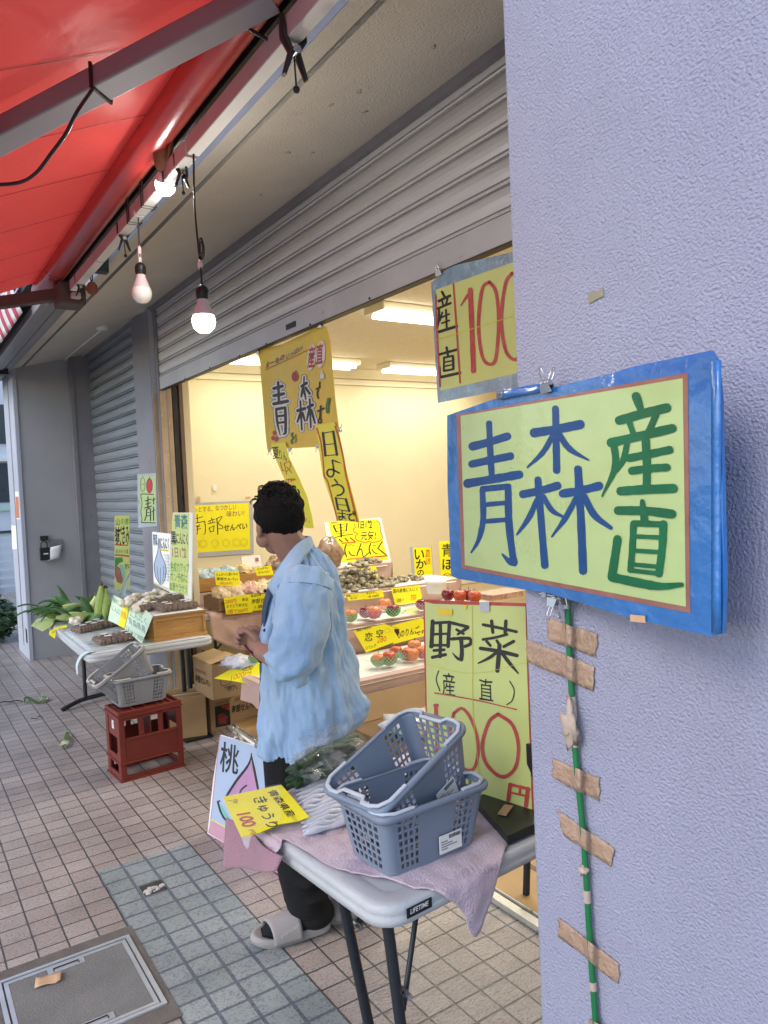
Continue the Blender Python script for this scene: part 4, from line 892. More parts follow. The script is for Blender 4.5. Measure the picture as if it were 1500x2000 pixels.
def d_dak(ik):
    T(ik, '山', (188, 265), (75, 0), (0, -110), 'ink_leaf', .02); T(ik, 'の恵', (268, 250), (60, 0), (0, -100), 'ink_leaf', .01); T(ik, '嶽', (182, 535), (108, 0), (0, -290), 'ink_black', .014); T(ik, 'きみ', (280, 530), (58, 0), (0, -320), 'ink_black', .016)
    T(ik, 'あおもり県', (192, 675), (38, 2), (0, -75), 'ink_leaf', .012); Z(ik, [(((192,555),(280,560),(372,560)), 18), (((192,702),(290,712),(386,722)), 24)], 'ink_red')
    PO(ik, [(182,740),(290,740),(305,800),(250,820),(200,880),(182,900)], 'ink_leaf'); PO(ik, [(182,890),(215,865),(260,900),(295,1000),(305,1080),(280,1130),(215,1100),(182,1000)], 'ink_brown'); PO(ik, [(245,850),(300,850),(330,940),(320,1060),(300,1060),(262,900)], 'ink_mint')
    T(ik, '甘い', (322, 900), (50, 0), (0, -80), 'ink_black', .01)
sign('display_sign', 'narrow lime sign with a corn picture standing behind the corn', 'sign', PD, [(180,130),(395,130),(402,1215),(180,1215)], 'pap_lime', None, None, d_dak, .008, x0=200, y0=990, k=7.5)
# ---- small sign on the shutter post
PJ = Plane((1.752, 6, 1), (-1, 0, 0))
def d_jam(ik):
    Z(ik, [([(208+24*math.cos(a), 355+72*math.sin(a)) for a in np.linspace(0, 6.28, 13)], 5), (((208,285),(208,268)), 4), (((190,360),(225,345)), 4)], 'ink_black')
    EL(ik, (278, 368), 34, 80, 'ink_black'); EL(ik, (278, 370), 29, 74, 'ink_apple'); Z(ik, [(((278,300),(280,275)), 6)], 'ink_black')
    Z(ik, [(((188,470),(200,455),(320,460)), 9), (((190,480),(200,560),(188,640),(200,720),(190,752)), 6), (((196,752),(340,757)), 10),
        (((262,482),(262,595)), 13), (((232,528),(294,508)), 12), (((238,562),(290,545)), 11), (((225,602),(300,580)), 12), (((246,618),(245,680),(228,730)), 12), (((246,620),(286,610),(288,735)), 12), (((250,652),(284,646)), 8), (((250,684),(284,678)), 8), (((322,490),(322,560)), 10), (((305,520),(340,505)), 9), (((320,590),(320,730)), 11), (((304,640),(336,620)), 9)], 'ink_black')
sign('post_sign', 'small green sign with a drawn apple taped on the grey shutter post', 'sign', PJ, [(150,248),(345,235),(356,792),(160,808)], 'film_grey', [(170,272),(340,262),(350,772),(186,762)], 'pap_green', d_jam, .004, x0=240, y0=880, k=5.357)

# ---- tall vegetable sign standing on the near table
ZT = .655
yl, yr = at(835, 1534, 'Z', ZT+.004), at(1041, 1602, 'Z', ZT+.004)
hd = (yr-yl).normalized(); fn = Vector((hd.y, -hd.x, 0)); 
if fn.dot(Vector(CC)-yl) < 0: fn = -fn
PV = Plane(yl, fn+Vector((0, 0, .14)))
def d_veg(ik):
    Z(ik, [(((180,292),(176,390),(170,492)), 34), (((182,308),(316,300)), 24), (((312,300),(306,390),(300,492)), 30), (((176,396),(310,390)), 20), (((240,305),(241,440),(238,572)), 28), (((172,482),(302,480)), 22), (((188,522),(272,516)), 24), (((176,576),(282,554)), 26),
        (((312,302),(456,338)), 26), (((456,342),(375,396)), 26, (1, .7)), (((366,358),(422,392)), 22), (((328,432),(420,426),(472,432),(474,470),(432,490)), 27), (((402,432),(408,520),(404,592)), 32), (((406,598),(370,580),(334,540)), 22, (1, .3)),
        (((572,320),(700,345),(836,376)), 24), (((640,290),(650,382)), 26), (((752,290),(746,382)), 28), (((572,436),(670,420),(762,396)), 22), (((600,448),(632,486)), 22), (((680,444),(704,482)), 22), (((814,450),(735,492)), 26), (((552,505),(700,528),(840,562)), 30), (((702,480),(694,580),(685,682)), 34), (((682,535),(620,580),(535,622)), 26, (1, .4)), (((722,542),(780,620),(848,700)), 30, (1, .4)),
        (((226,682),(208,750),(236,838)), 8), (((782,762),(816,830),(802,910),(758,946)), 9)], 'ink_black')
    T(ik, '産', (252, 852), (112, 16), (-4, -190), 'ink_black', .0); T(ik, '直', (538, 898), (120, 18), (-4, -200), 'ink_black', .0)
    Z(ik, [(((195,854),(520,910),(836,984)), 10), (((192,950),(218,950)), 22), (((204,948),(212,1200),(224,1480)), 30), (((345,1010),(410,975),(480,1060),(532,1230),(525,1380),(490,1452),(420,1440),(360,1330),(318,1150),(345,1010)), 24), (((690,1018),(620,1080),(568,1250),(590,1390),(680,1492),(760,1502),(832,1420),(848,1250),(800,1100),(690,1018)), 28),
        (((786,1568),(770,1692)), 32), (((790,1570),(936,1606)), 24), (((924,1600),(908,1738)), 34), (((866,1582),(860,1640)), 22), (((785,1630),(922,1662)), 16)], 'ink_red')
    Z(ik, [(((488,160),(492,560),(496,1000),(545,1500)), 4), (((130,630),(500,700),(930,610)), 3)], 'ink_olive')
t = sign('standing_sign', 'tall pale green vegetable sign with red edges standing on the near table', 'sign', PV, [(108,125),(190,128),(905,152),(945,1200),(972,1862),(530,1715),(140,1580),(115,640)], 'ink_red', [(118,140),(190,158),(905,178),(915,600),(935,1180),(958,1822),(525,1700),(148,1565)], 'pap_lime', d_veg, .012, x0=800, y0=1140, k=4.)
g = MB(); ik = Ink(g, PV, .004)
for q_ in ([(218, 195), (332, 200), (332, 248), (216, 238)], [(418, 165), (452, 166), (440, 198), (430, 198)]): ik.poly([(800+x/4, 1140+y/4) for x, y in q_], 'pap_mustard')
ik.poly([(800+x/4, 1140+y/4) for x, y in ((545, 140), (622, 140), (625, 218), (548, 218))], 'film_grey'); g.build('tape', t)
g = MB(); c = PV.hit(1037, 1490, .0); g.box((-.004, -.012, -.05), (.006, .012, .05), 'clip_dark', c=c); tag(g.build('sign_clip'), 'dark clip on the right edge of the tall vegetable sign', 'clip')

# ---- peach sign standing on the pavement
b0, b1 = at(405, 1628, 'Z', .0), at(533, 1700, 'Z', .0)
hd = (b1-b0).normalized(); fn = Vector((hd.y, -hd.x, 0))
if fn.dot(Vector(CC)-b0) < 0: fn = -fn
PP = Plane(b0, fn+Vector((0, 0, .22)))
def d_pea(ik):
    PO(ik, [(82,1235),(430,1420),(1000,1730),(1000,1990),(40,1408)], 'pap_pink'); Z(ik, [(((84,1232),(430,1418),(1000,1722)), 12)], 'pap_yellow')
    Z(ik, [(((205,108),(150,560),(80,1230)), 14)], 'pap_pink')
    T(ik, '桃', (195, 545), (250, 62), (24, -420), 'ink_black', .014, .02)
    PO(ik, [(616,400),(560,540),(450,690),(340,840),(290,930),(400,1010),(720,1000),(705,840),(655,600)], 'ink_pinkfill')
    Z(ik, [(((622,350),(610,430),(560,535),(440,690),(345,830),(285,930)), 34, (.4, 1)), (((620,360),(640,480),(665,600),(715,860)), 30, (.4, 1)), (((556,775),(490,830),(462,890)), 22)], 'ink_black')
    PO(ik, [(185,1000),(250,1080),(345,1240),(265,1232),(205,1140)], 'ink_mint'); Z(ik, [(((172,995),(210,1125),(272,1232),(335,1246)), 26), (((172,990),(200,985)), 20)], 'ink_black')
sign('standing_sign', 'pale blue sign with a painted peach and pink base, standing on the pavement', 'sign', PP, [(205,105),(500,196),(790,282),(905,1760),(900,1910),(35,1418),(110,700)], 'paper_white', [(215,112),(500,202),(784,290),(895,1900),(48,1410)], 'pap_blue', d_pea, .01, x0=400, y0=1420, k=6.818)
bulldog(460, 1436, PP, 'steel clip on the top edge of the peach sign, farther from the man', 1.1, 1); bulldog(503, 1460, PP, 'black clip on the top edge of the peach sign beside the man', 1.1, 1)
mat('frame_pvc', (.75, .74, .70), .4, .04)
g = MB(); a, b2, c = PP.hit(448, 1452, -.012), PP.hit(468, 1434, -.02), PP.hit(500, 1456, -.012); g.tube([a, b2, c], .006, 'frame_pvc', 6, smooth=False); bt = PP.hit(470, 1500, -.015); g.tube([b2, b2+Vector((.14, .02, -b2.z))], .006, 'frame_pvc', 6); tag(g.build('sign_stand'), 'thin white wire stand propping up the peach sign', 'stand')
# ================================================================ tables, baskets, boxes and goods
mat('table_white', (.50, .52, .53), .38, .06, 12, bump=.35, bs=220, stain=((.48, .48, .46), 9, .66, .8))
mat('leg_black', (.018, .022, .028), .4, .2, 30)
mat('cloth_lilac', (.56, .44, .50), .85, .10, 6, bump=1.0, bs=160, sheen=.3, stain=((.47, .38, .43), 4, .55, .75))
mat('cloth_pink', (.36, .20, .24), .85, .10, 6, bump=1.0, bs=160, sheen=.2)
mat('cloth_beige', (.56, .38, .31), .8, .12, 5, bump=.9, bs=120, sheen=.2, stain=((.47, .31, .25), 7, .6, .75))
mat('basket_blue', (.21, .255, .33), .42, .06, 10, spec=.45)
mat('basket_rim', (.50, .55, .62), .35, .05, 10)
mat('basket_grey', (.27, .28, .29), .45, .06, 10)
mat('basket_beige', (.58, .55, .47), .4, .1, 10)
mat('crate_red', (.165, .022, .013), .45, .14, 9, spec=.5, stain=((.18, .045, .035), 18, .68, .8))
mat('cardboard', (.44, .30, .15), .8, .10, 5, bump=.4, bs=90, stain=((.38, .25, .12), 3, .55, .75))
mat('cardboard_in', (.36, .24, .12), .85, .1, 5); mat('cardboard_shaded', (.20, .125, .055), .85, .15, 5)  # wide carton's darker copy: shade under the display put into the colour
mat('wood_box', (.50, .26, .075), .45, .28, 5, bump=.5, bs=30, stretch=(2, 2, 26), stain=((.35, .17, .05), 3, .62, .8))
mat('wood_old', (.28, .16, .07), .6, .3, 5, bump=.6, bs=40, stretch=(1.5, 1.5, 24))
mat('wood_edge', (.34, .18, .07), .5, .2, 8)
mat('sheet_clear', (.72, .78, .80), .2, .1, 6, bump=2.0, bs=14, spec=.7, coat=.5)
mat('bag_white', (.58, .61, .68), .22, .08, 7, bump=2.2, bs=26, spec=.7)
def film(name, tint=(.9, .92, .92), alpha=.22):
    m = mat(name, tint, .12, 0, spec=.8, bump=2.5, bs=38, alpha=alpha, coat=.7); return m
film('film_flap', (.32, .36, .36), .26); film('film_clear', (.35, .38, .38), .13); film('film_tray', (.95, .96, .95), .12)
mat('cucumber', (.010, .035, .012), .3, .5, 40, col2=(.03, .085, .02), bump=1., bs=160)
mat('garlic_black', (.055, .03, .02), .5, .5, 60, col2=(.24, .12, .06))
mat('garlic_white', (.72, .66, .55), .6, .12, 40, bump=1.2, bs=70, stain=((.55, .42, .3), 30, .62, .78))
mat('corn_husk_green', (.16, .27, .05), .5, .3, 9, col2=(.33, .42, .11), bump=.8, bs=60, stretch=(9, 9, 1))
mat('corn_husk_pale', (.42, .50, .16), .5, .2, 8, col2=(.58, .62, .30), bump=.8, bs=60)
mat('corn_leaf', (.03, .10, .035), .45, .4, 12, col2=(.10, .22, .06), bump=.6, bs=50)
mat('corn_silk', (.13, .07, .03), .8, .4, 50)
mat('apple_skin', (.40, .025, .02), .28, .5, 9, col2=(.62, .16, .05), spec=.6, stain=((.70, .38, .12), 5, .66, .8))
mat('apple_dark', (.12, .012, .02), .28, .4, 9, col2=(.28, .02, .03), spec=.6)
mat('apple_orange', (.60, .13, .05), .28, .3, 9, col2=(.72, .32, .10), spec=.6)
mat('net_green', (.22, .62, .32), .6, .1); mat('net_pink', (.72, .36, .48), .6, .1)
mat('snack_tan', (.50, .32, .15), .35, .4, 40, col2=(.75, .62, .42), spec=.7); mat('snack_blue', (.10, .30, .45), .3, .3, 30, col2=(.70, .74, .75), spec=.7)
mat('snack_orange', (.60, .36, .06), .3, .3, 30, col2=(.78, .68, .40), spec=.7); mat('snack_red', (.38, .10, .07), .3, .4, 30, col2=(.70, .55, .42), spec=.7); mat('snack_green', (.30, .36, .14), .3, .4, 30, col2=(.75, .74, .62), spec=.7)
mat('mushroom', (.16, .13, .075), .5, .5, 70, col2=(.48, .42, .28), spec=.6, bump=1.5, bs=80)
mat('bag_brown', (.10, .055, .03), .3, .6, 26, col2=(.42, .28, .18), spec=.7)
mat('case_dark', (.012, .02, .018), .35, .2, 10)
mat('art_red', (.45, .05, .04), .6, .4, 60, col2=(.05, .03, .02))

def rrect(hx, hy, r, n=5):
    out = []
    for cx, cy, a0 in ((hx-r, hy-r, 0), (-hx+r, hy-r, 90), (-hx+r, -hy+r, 180), (hx-r, -hy+r, 270)):
        for i in range(n+1):
            a = R_(a0+90*i/n); out.append((cx+r*math.cos(a), cy+r*math.sin(a)))
    return out
def folding_table(name, lab, corner, rot, L, Wd, z, legs, t=None):
    """corner = near left corner; ex along the length, ey across"""
    ex = Vector((math.cos(rot), math.sin(rot), 0)); ey = Vector((-math.sin(rot), math.cos(rot), 0))
    c = Vector((corner[0], corner[1], 0))+ex*L/2+ey*Wd/2
    t = thing(name, lab, 'folding table', c)
    P = lambda x, y, zz: c+ex*x+ey*y+Vector((0, 0, zz))
    g = MB(); pr = []
    for ins, zz in ((.012, z-.052), (.002, z-.048), (0, z-.030), (.004, z-.026), (.001, z-.021), (.003, z-.006), (.009, z-.001), (.02, z), (.055, z), (.058, z-.0015)):
        pr.append([P(x, y, zz) for x, y in rrect(L/2-ins, Wd/2-ins, .07-ins*.6)])
    g.loft(pr, 'table_white', True, (True, True)); g.build('table_top', t)
    return t, P, ex, ey
# ---- near table
TR7 = R_(4.); NT0 = (.836, 1.336)
tn, NP, nex, ney = folding_table('folding_table', 'white folding table under the pink cloth in front of the near pillar', NT0, TR7, 1.25, .72, .655, None)
zb = .605
def leg(mb, a, b2, r=.0135): mb.tube([a, b2], r, 'leg_black', 12)
for (xt, yt, xb, yb) in ((-.572, -.30, -.505, -.29), (-.582, -.13, -.472, -.12)):
    g = MB(); leg(g, NP(xt, yt, zb), NP(xb, yb, 0)); g.lathe([(.015, 0), (.015, .03)], 'black_rubber', NP(xb, yb, 0), None, 10); g.build('leg', tn)
for (xt, yt) in ((.55, -.28), (.55, .26)):
    g = MB(); leg(g, NP(xt, yt, zb), NP(xt-.06, yt, 0)); g.build('leg', tn)
g = MB(); g.tube(smooth_path([tuple(NP(-.535, -.13, .50)), tuple(NP(-.50, -.13, .52)), tuple(NP(-.47, -.13, .545)), tuple(NP(-.40, -.1, .59)), tuple(NP(-.2, -.05, .60))]), .009, 'leg_black', 8)
g.tube([NP(-.53, -.29, .36), NP(-.38, -.2, .6)], .007, 'leg_black', 8)
for x, y, zz in ((-.538, -.13, .497), (-.53, -.30, .41)): g.lathe([(.007, -.022), (.007, .022)], 'steel', NP(x, y, zz), Matrix.Rotation(R_(90), 3, 'X'), 8)
g.build('leg_brace', tn)
g = MB(); pl = Plane(NP(-.4, -.3605, .63), ney); cc = NP(-.525, -.3605, .632)
g.box((-.036, -.002, -.011), (.036, 0, .011), 'cable', rot=Matrix.Rotation(TR7, 3, 'Z'), c=cc); ik = Ink(g, Plane(cc-ney*.0022, ney), .0003)
_q = cam  # lettering follows the plate
ik.text('LIFETIME', (801, 1786), (9.2, -4.6), (1.0, -14), 'paper_white', .02, .01); g.build('name_plate', tn)
g = MB(); g.box((.02, -.004, -.04), (.1, 0, .03), 'cable', rot=Matrix.Rotation(TR7, 3, 'Z'), c=NP(-.07, -.3605, .62)); g.build('handle_hole', tn)
# pink cloth on it: plan coordinates in the table frame, folded down over the edges
def cloth_pt(x, y, z0, hx, hy, wav=.006, sd=0):
    """x,y unfolded; inside the top it lies flat, outside it hangs"""
    dx = max(0, abs(x)-hx); dy = max(0, abs(y)-hy)
    px = math.copysign(min(abs(x), hx), x); py = math.copysign(min(abs(y), hy), y)
    d = math.hypot(dx, dy) if (dx and dy) else dx+dy
    w = mnoise.noise(Vector((x*9+sd, y*9, 0)))*wav+(.5-abs(mnoise.noise(Vector((x*6+y*3+sd, y*5-x*2, 3))))**.6)*wav*.9+mnoise.noise(Vector((x*23+sd, y*23, 5)))*wav*.35
    if d == 0: return px, py, z0+.004+abs(w)
    e = min(1, d/.02)*.014+max(0, w)*2.2*min(1, d/.08)+d*.10
    fl = mnoise.noise(Vector((x*14+sd, y*14, 9)))*.012*min(1, d/.1)
    return (px+(math.copysign(e, x) if dx else fl), py+(math.copysign(e, y) if dy else fl), z0+.004-max(0, d-.012))
def inframe(x, y): # world -> near table frame
    v = Vector((x, y, 0))-NP(0, 0, 0); return v.dot(nex), v.dot(ney)
hx, hy = .625, .36
near_curve = [(-.625-.10, .19), (-.65, .06), inframe(.819, 1.767), inframe(.845, 1.585), inframe(.885, 1.492), inframe(.925, 1.43), inframe(.955, 1.36), (-.42, -.36-.075), (-.385, -.36-.15), (-.33, -.36-.10), (-.265, -.36-.012), (-.15, -.30), (-.03, -.24), (.12, -.2)]
far_curve = [(-.625-.02, .33), (-.635,.345), (-.6, .34), (-.52, .345), (-.45, .345), (-.4, .345), (-.35, .345), (-.3, .345), (-.25, .34), (-.2, .33), (-.12, .32), (-.05, .30), (.05, .3), (.14, .3)]
nc, fc = smooth_path(near_curve, 6), smooth_path(far_curve, 6)
def cl(u, v):
    i = u*(len(nc)-1); a = int(min(i, len(nc)-2)); f = i-a
    n0 = (nc[a][0]*(1-f)+nc[a+1][0]*f, nc[a][1]*(1-f)+nc[a+1][1]*f); f0 = (fc[a][0]*(1-f)+fc[a+1][0]*f, fc[a][1]*(1-f)+fc[a+1][1]*f)
    x, y = n0[0]*(1-v)+f0[0]*v, n0[1]*(1-v)+f0[1]*v
    q = cloth_pt(x, y, .655, hx, hy, .011)
    return NP(*q)
g = MB(); g.grid(190, 80, cl, 'cloth_lilac'); o = g.build('table_cloth', solid=.0025); tag(o, 'lilac pink cloth spread over the near table with a corner hanging down', 'cloth')
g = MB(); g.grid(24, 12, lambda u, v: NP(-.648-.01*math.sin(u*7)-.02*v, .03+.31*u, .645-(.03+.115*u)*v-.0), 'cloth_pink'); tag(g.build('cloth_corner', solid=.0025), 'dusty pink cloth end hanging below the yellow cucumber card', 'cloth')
# black flat case under the tall sign
g = MB(); q = [NP(x, y, .664) for x, y in (inframe(1.322, 1.60), inframe(1.245, 1.385), inframe(1.5, 1.40), inframe(1.56, 1.68))]
g.prism(q, (0, 0, .022), 'case_dark'); tag(g.build('flat_case', bevel=.005), 'flat black case lying on the near table below the tall sign', 'case')
g = MB(); c = NP(*inframe(1.335, 1.49), .688); g.box((-.03, -.012, 0), (.03, .012, .004), 'cardboard', rot=Matrix.Rotation(.5, 3, 'Z'), c=c); tag(g.build('wood_stick'), 'small pale wooden piece on the flat black case', 'stick')
# white wrapped bundles laid in rows
for k in range(13):
    f = k/12; a = Vector(at(575+18*f, 1545+90*f, 'Z', .665)); b2 = Vector(at(640+62*f, 1518+82*f, 'Z', .668))
    a.z = .672; b2.z = .676
    g = MB(); n = 9; path = [a.lerp(b2, i/(n-1))+Vector((mnoise.noise(Vector((i*.7, k*3., 0)))*.006, mnoise.noise(Vector((i*.7, k*3., 7)))*.006, .003*math.sin(i*1.3+k))) for i in range(n)]
    g.tube(path, [.003]+[.0095+.003*math.sin(i*1.7+k*2) for i in range(1, n-1)]+[.003], 'bag_white', 8, flat=(1.15, .8))
    tag(g.build('wrapped_bundle'), 'slim white plastic wrapped bundle in the row between yellow card and blue baskets', 'bundle', 'white wrapped bundles on the near table')
# cucumbers in clear bags
def bag(c, r, n, seed, lab):
    t = thing('vegetable_bag', lab, 'bag', c)
    rr = random.Random(seed); g = MB()
    for k in range(n):
        a = rr.uniform(-.5, .5)+.2; p = Vector(c)+Vector((rr.uniform(-.4, .4)*r[0], rr.uniform(-.4, .4)*r[1], .018+.024*(k % 3))); d = Vector((math.cos(a), math.sin(a), rr.uniform(-.12, .12)))*.085
        g.tube([p-d, p-d*.85, p-d*.3+Vector((0, 0, .004)), p+d*.4+Vector((0, 0, .004)), p+d*.9, p+d], [.004, .012, .0165, .0165, .012, .004], 'cucumber', 9)
    g.build('cucumber', t)['kind'] = 'stuff'
    g = MB(); g.ell(Vector(c)+Vector((0, 0, r[2]*.8)), (r[0]*1.05, r[1]*1.05, r[2]*.85), 'film_clear', nu=22, nv=13, jit=.7, seed=seed); 
    o = g.build('film', t); o.data.polygons.foreach_set('use_smooth', [False]*len(o.data.polygons))
    g = MB()
    for k in range(34):  # small film facets added to give the bag glints
        a = rr.uniform(0, 6.28); p = Vector(c)+Vector((math.cos(a)*r[0]*.8, math.sin(a)*r[1]*.8, r[2]*rr.uniform(.5, 1.5))); q = Vector((rr.gauss(0, 1), rr.gauss(0, 1), rr.gauss(0, .6))).normalized()*.035; w = Vector((rr.gauss(0, 1), rr.gauss(0, 1), rr.gauss(0, .6))).normalized()*.022
        g.add([p-q, p+w, p+q, p-w*.6], [(0, 1, 2), (0, 2, 3)], 'film_flap')
    g.build('film_flap', t)['kind'] = 'stuff'
bag(at(622, 1522, 'Z', .675), (.085, .07, .055), 7, 4, 'clear bag of dark cucumbers beside the stacked blue baskets')
bag(at(655, 1496, 'Z', .68), (.10, .075, .07), 8, 9, 'clear bag of cucumbers behind the stacked baskets, near the man')
# yellow cucumber card hanging over the table end
PC = plane3(at(550, 1534, 'Z', .70), at(604, 1596, 'Z', .685), Vector(at(450, 1592, 'Z', .685)))
def d_cuc(ik):
    T(ik, '青森県産', (835, 850), (72, 88), (120, -30), 'ink_black', .012); T(ik, 'きゅうり', (640, 930), (52, 108), (200, -35), 'ink_black', .012)
    T(ik, '100', (415, 1135), (70, 135), (245, -40), 'ink_red', .03, .03); T(ik, '円', (575, 1365), (45, 60), (85, -10), 'ink_red', .01); T(ik, '一袋', (300, 1000), (70, 10), (10, -70), 'ink_brown', .0); T(ik, '数量限定', (1110, 1150), (24, 30), (60, -12), 'ink_olive', .0)
t = sign('price_card', 'yellow cucumber card in clear film hanging over the end of the near table', 'price card', PC, [(238,932),(1020,768),(1390,1196),(1250,1250),(1000,1290),(740,1400),(488,1468)], 'pap_yellow', None, None, d_cuc, .0015, x0=400, y0=1420, k=6.818)
g = MB(); g.grid(10, 6, lambda u, v: PC.hit(400+(205+280*v-40*u*0+800*u*(1-v)+540*u*v)/6.818, 1420+(915+560*v-160*u-90*u*v)/6.818, .004+.004*mnoise.noise(Vector((u*6, v*6, 2)))), 'film_tray'); g.build('film', t)

# ---- baskets
def basket(name, lab, col, rimc, group, tagged=True):
    t = thing(name, lab, 'basket', (0, 0, 0), group); t['_o'] = (0, 0, 0)
    HT, A1, B1, A0, B0, r = .155, .160, .106, .132, .084, .022
    # perimeter stations: (side, local coordinate) with hole flags
    def ring(k): a, b2 = A0+(A1-A0)*k, B0+(B1-B0)*k; return a-r, b2-r
    st = []
    def side(vals): return vals
    lu = []                                   # long side, -1..1 : four hole columns, blank panel, four columns
    xs = [-1, -.94]
    for k in range(4): xs += [xs[-1]+.044, xs[-1]+.125]
    left = xs; right = [-v for v in xs[::-1]]; L_ = left+right
    xs = [-1, -.92]
    for k in range(6): xs += [xs[-1]+.108, xs[-1]+.305]
    S_ = [v for v in xs if v < .95]+[1]
    def holes_long(i): return (i % 2 == 0 and 2 <= i <= 8+1) or (i > 9 and False)
    rows = [0, .05]
    for k in range(7): rows += [.05+.125*k+.040, .05+.125*(k+1)]
    rows = sorted(set(round(v, 4) for v in rows))+[1.]
    def P(sd, s, k):
        ax, by = ring(k); z = HT*k
        return {0: Vector((s*ax, -by-r, z)), 1: Vector((ax+r, s*by, z)), 2: Vector((-s*ax, by+r, z)), 3: Vector((-ax-r, -s*by, z))}[sd]
    g = MB()
    for sd in range(4):
        U = L_ if sd in (0, 2) else S_
        n = len(U); vs = [P(sd, s, k) for k in rows for s in U]; fs = []
        for j in range(len(rows)-1):
            for i in range(n-1):
                mid = (U[i]+U[i+1])/2; w = U[i+1]-U[i]
                ishole = (j % 2 == 0 and 2 <= j <= 14) and ((sd in (0, 2) and abs(mid) > .36 and .06 < w < .09 and abs(mid) < .93) or (sd in (1, 3) and w > .15 and w < .21 and abs(mid) < .95))
                if not ishole: fs.append((j*n+i, j*n+i+1, (j+1)*n+i+1, (j+1)*n+i))
        g.add(vs, fs, col)
        # rounded corner
        c0 = []
        for k in rows:
            ax, by = ring(k); cx, cy, a0 = ((ax, -by, -90), (ax, by, 0), (-ax, by, 90), (-ax, -by, 180))[sd]
            c0.append([Vector((cx+r*math.cos(R_(a0+q)), cy+r*math.sin(R_(a0+q)), HT*k)) for q in (0, 22, 45, 67, 90)])
        vs = [p for row in c0 for p in row]
        g.add(vs, [(j*5+i, j*5+i+1, (j+1)*5+i+1, (j+1)*5+i) for j in range(len(rows)-1) for i in range(4)], col, True)
    g.add([Vector((x, y, .001)) for x, y in rrect(A0, B0, r)], [tuple(range(24))], col)
    g.build('body', t, solid=.0022, weld=True)
    g = MB(); prof = ((0, -.012), (.009, -.012), (.0115, -.004), (.0105, .002), (.004, .0035), (-.002, .002))
    rings = []
    for e, z in prof: rings.append([Vector((x, y, HT+z)) for x, y in rrect(A1+e, B1+e, r+e)])
    g.loft(rings, col, True); g.build('rim', t, solid=.0015)
    for sg in (-1, 1):                        # folded carrying handles lying on the rim
        g = MB(); e = .004
        pa = [(sg*.075, -B1-e), (sg*(A1-.03), -B1-e), (sg*(A1-.005), -B1+.012), (sg*(A1+e), -B1+.035), (sg*(A1+e), -.045), (sg*(A1-.012), -.036), (sg*(A1-.012), .036), (sg*(A1+e), .045), (sg*(A1+e), B1-.035), (sg*(A1-.005), B1-.012), (sg*(A1-.03), B1+e), (sg*.075, B1+e)]
        g.tube([Vector((x, y, HT+.007)) for x, y in pa], .0052, rimc, 8, flat=(1.1, .8), smooth=True); g.build('handle', t)
    if not tagged: return t
    g = MB(); g.box((.005, -B0-.0125, .018), (.075, -B0-.0105, .062), 'paper_white', rot=Matrix.Rotation(0, 3, 'X')); 
    for k in range(9): g.box((.035+k*.0042, -B0-.0131, .05), (.0375+k*.0042, -B0-.0127, .059), 'ink_black')
    for k in range(4): g.box((.01, -B0-.0131, .045-k*.006), (.03+.03*((k*7) % 3)/2, -B0-.0127, .0475-k*.006), 'frame_grey')
    o = g.build('price_label', t); o.data.transform(Matrix.Translation((0, -.004, 0)))
    return t
def mtx(o, loc, ux, uy):
    ux = Vector(ux).normalized(); uz = ux.cross(Vector(uy)).normalized(); uy = uz.cross(ux)
    o.matrix_world = Matrix(((ux.x, uy.x, uz.x, loc[0]), (ux.y, uy.y, uz.y, loc[1]), (ux.z, uy.z, uz.z, loc[2]), (0, 0, 0, 1)))
bl = basket('shopping_basket', 'blue grey plastic basket standing flat on the near table, under the tilted one', 'basket_blue', 'basket_rim', 'shopping baskets')
cb = Vector((1.051, 1.522, .663)); mtx(bl, cb, (1, .035, 0), (-.035, 1, 0))
bu = dup(bl, (0, 0, 0), label='blue grey plastic basket lying tilted inside the lower one on the near table')
b_, c_, a_ = Vector((.90, 1.425, .832)), Vector((1.20, 1.475, .956)), Vector((.885, 1.62, .838))
ux = (c_-b_).normalized(); uy0 = (a_-b_); uz = ux.cross(uy0).normalized(); uy = uz.cross(ux)
mid = b_+ux*.16+uy*.106; mtx(bu, mid-uz*.155, ux, uy)
bg_ = basket('shopping_basket', 'pale grey plastic basket standing on the red crate', 'basket_grey', 'basket_beige', 'shopping baskets', False)
mtx(bg_, (1.155, 4.40, .389), (1, .045, 0), (-.045, 1, 0))
b3 = dup(bg_, (0, 0, 0), label='pale grey plastic basket lying tilted inside the one on the red crate')
ux = Vector((.80, .02, .52)).normalized(); uy = Vector((-.03, 1, .0)); mtx(b3, Vector((1.12, 4.41, .488)), ux, uy)

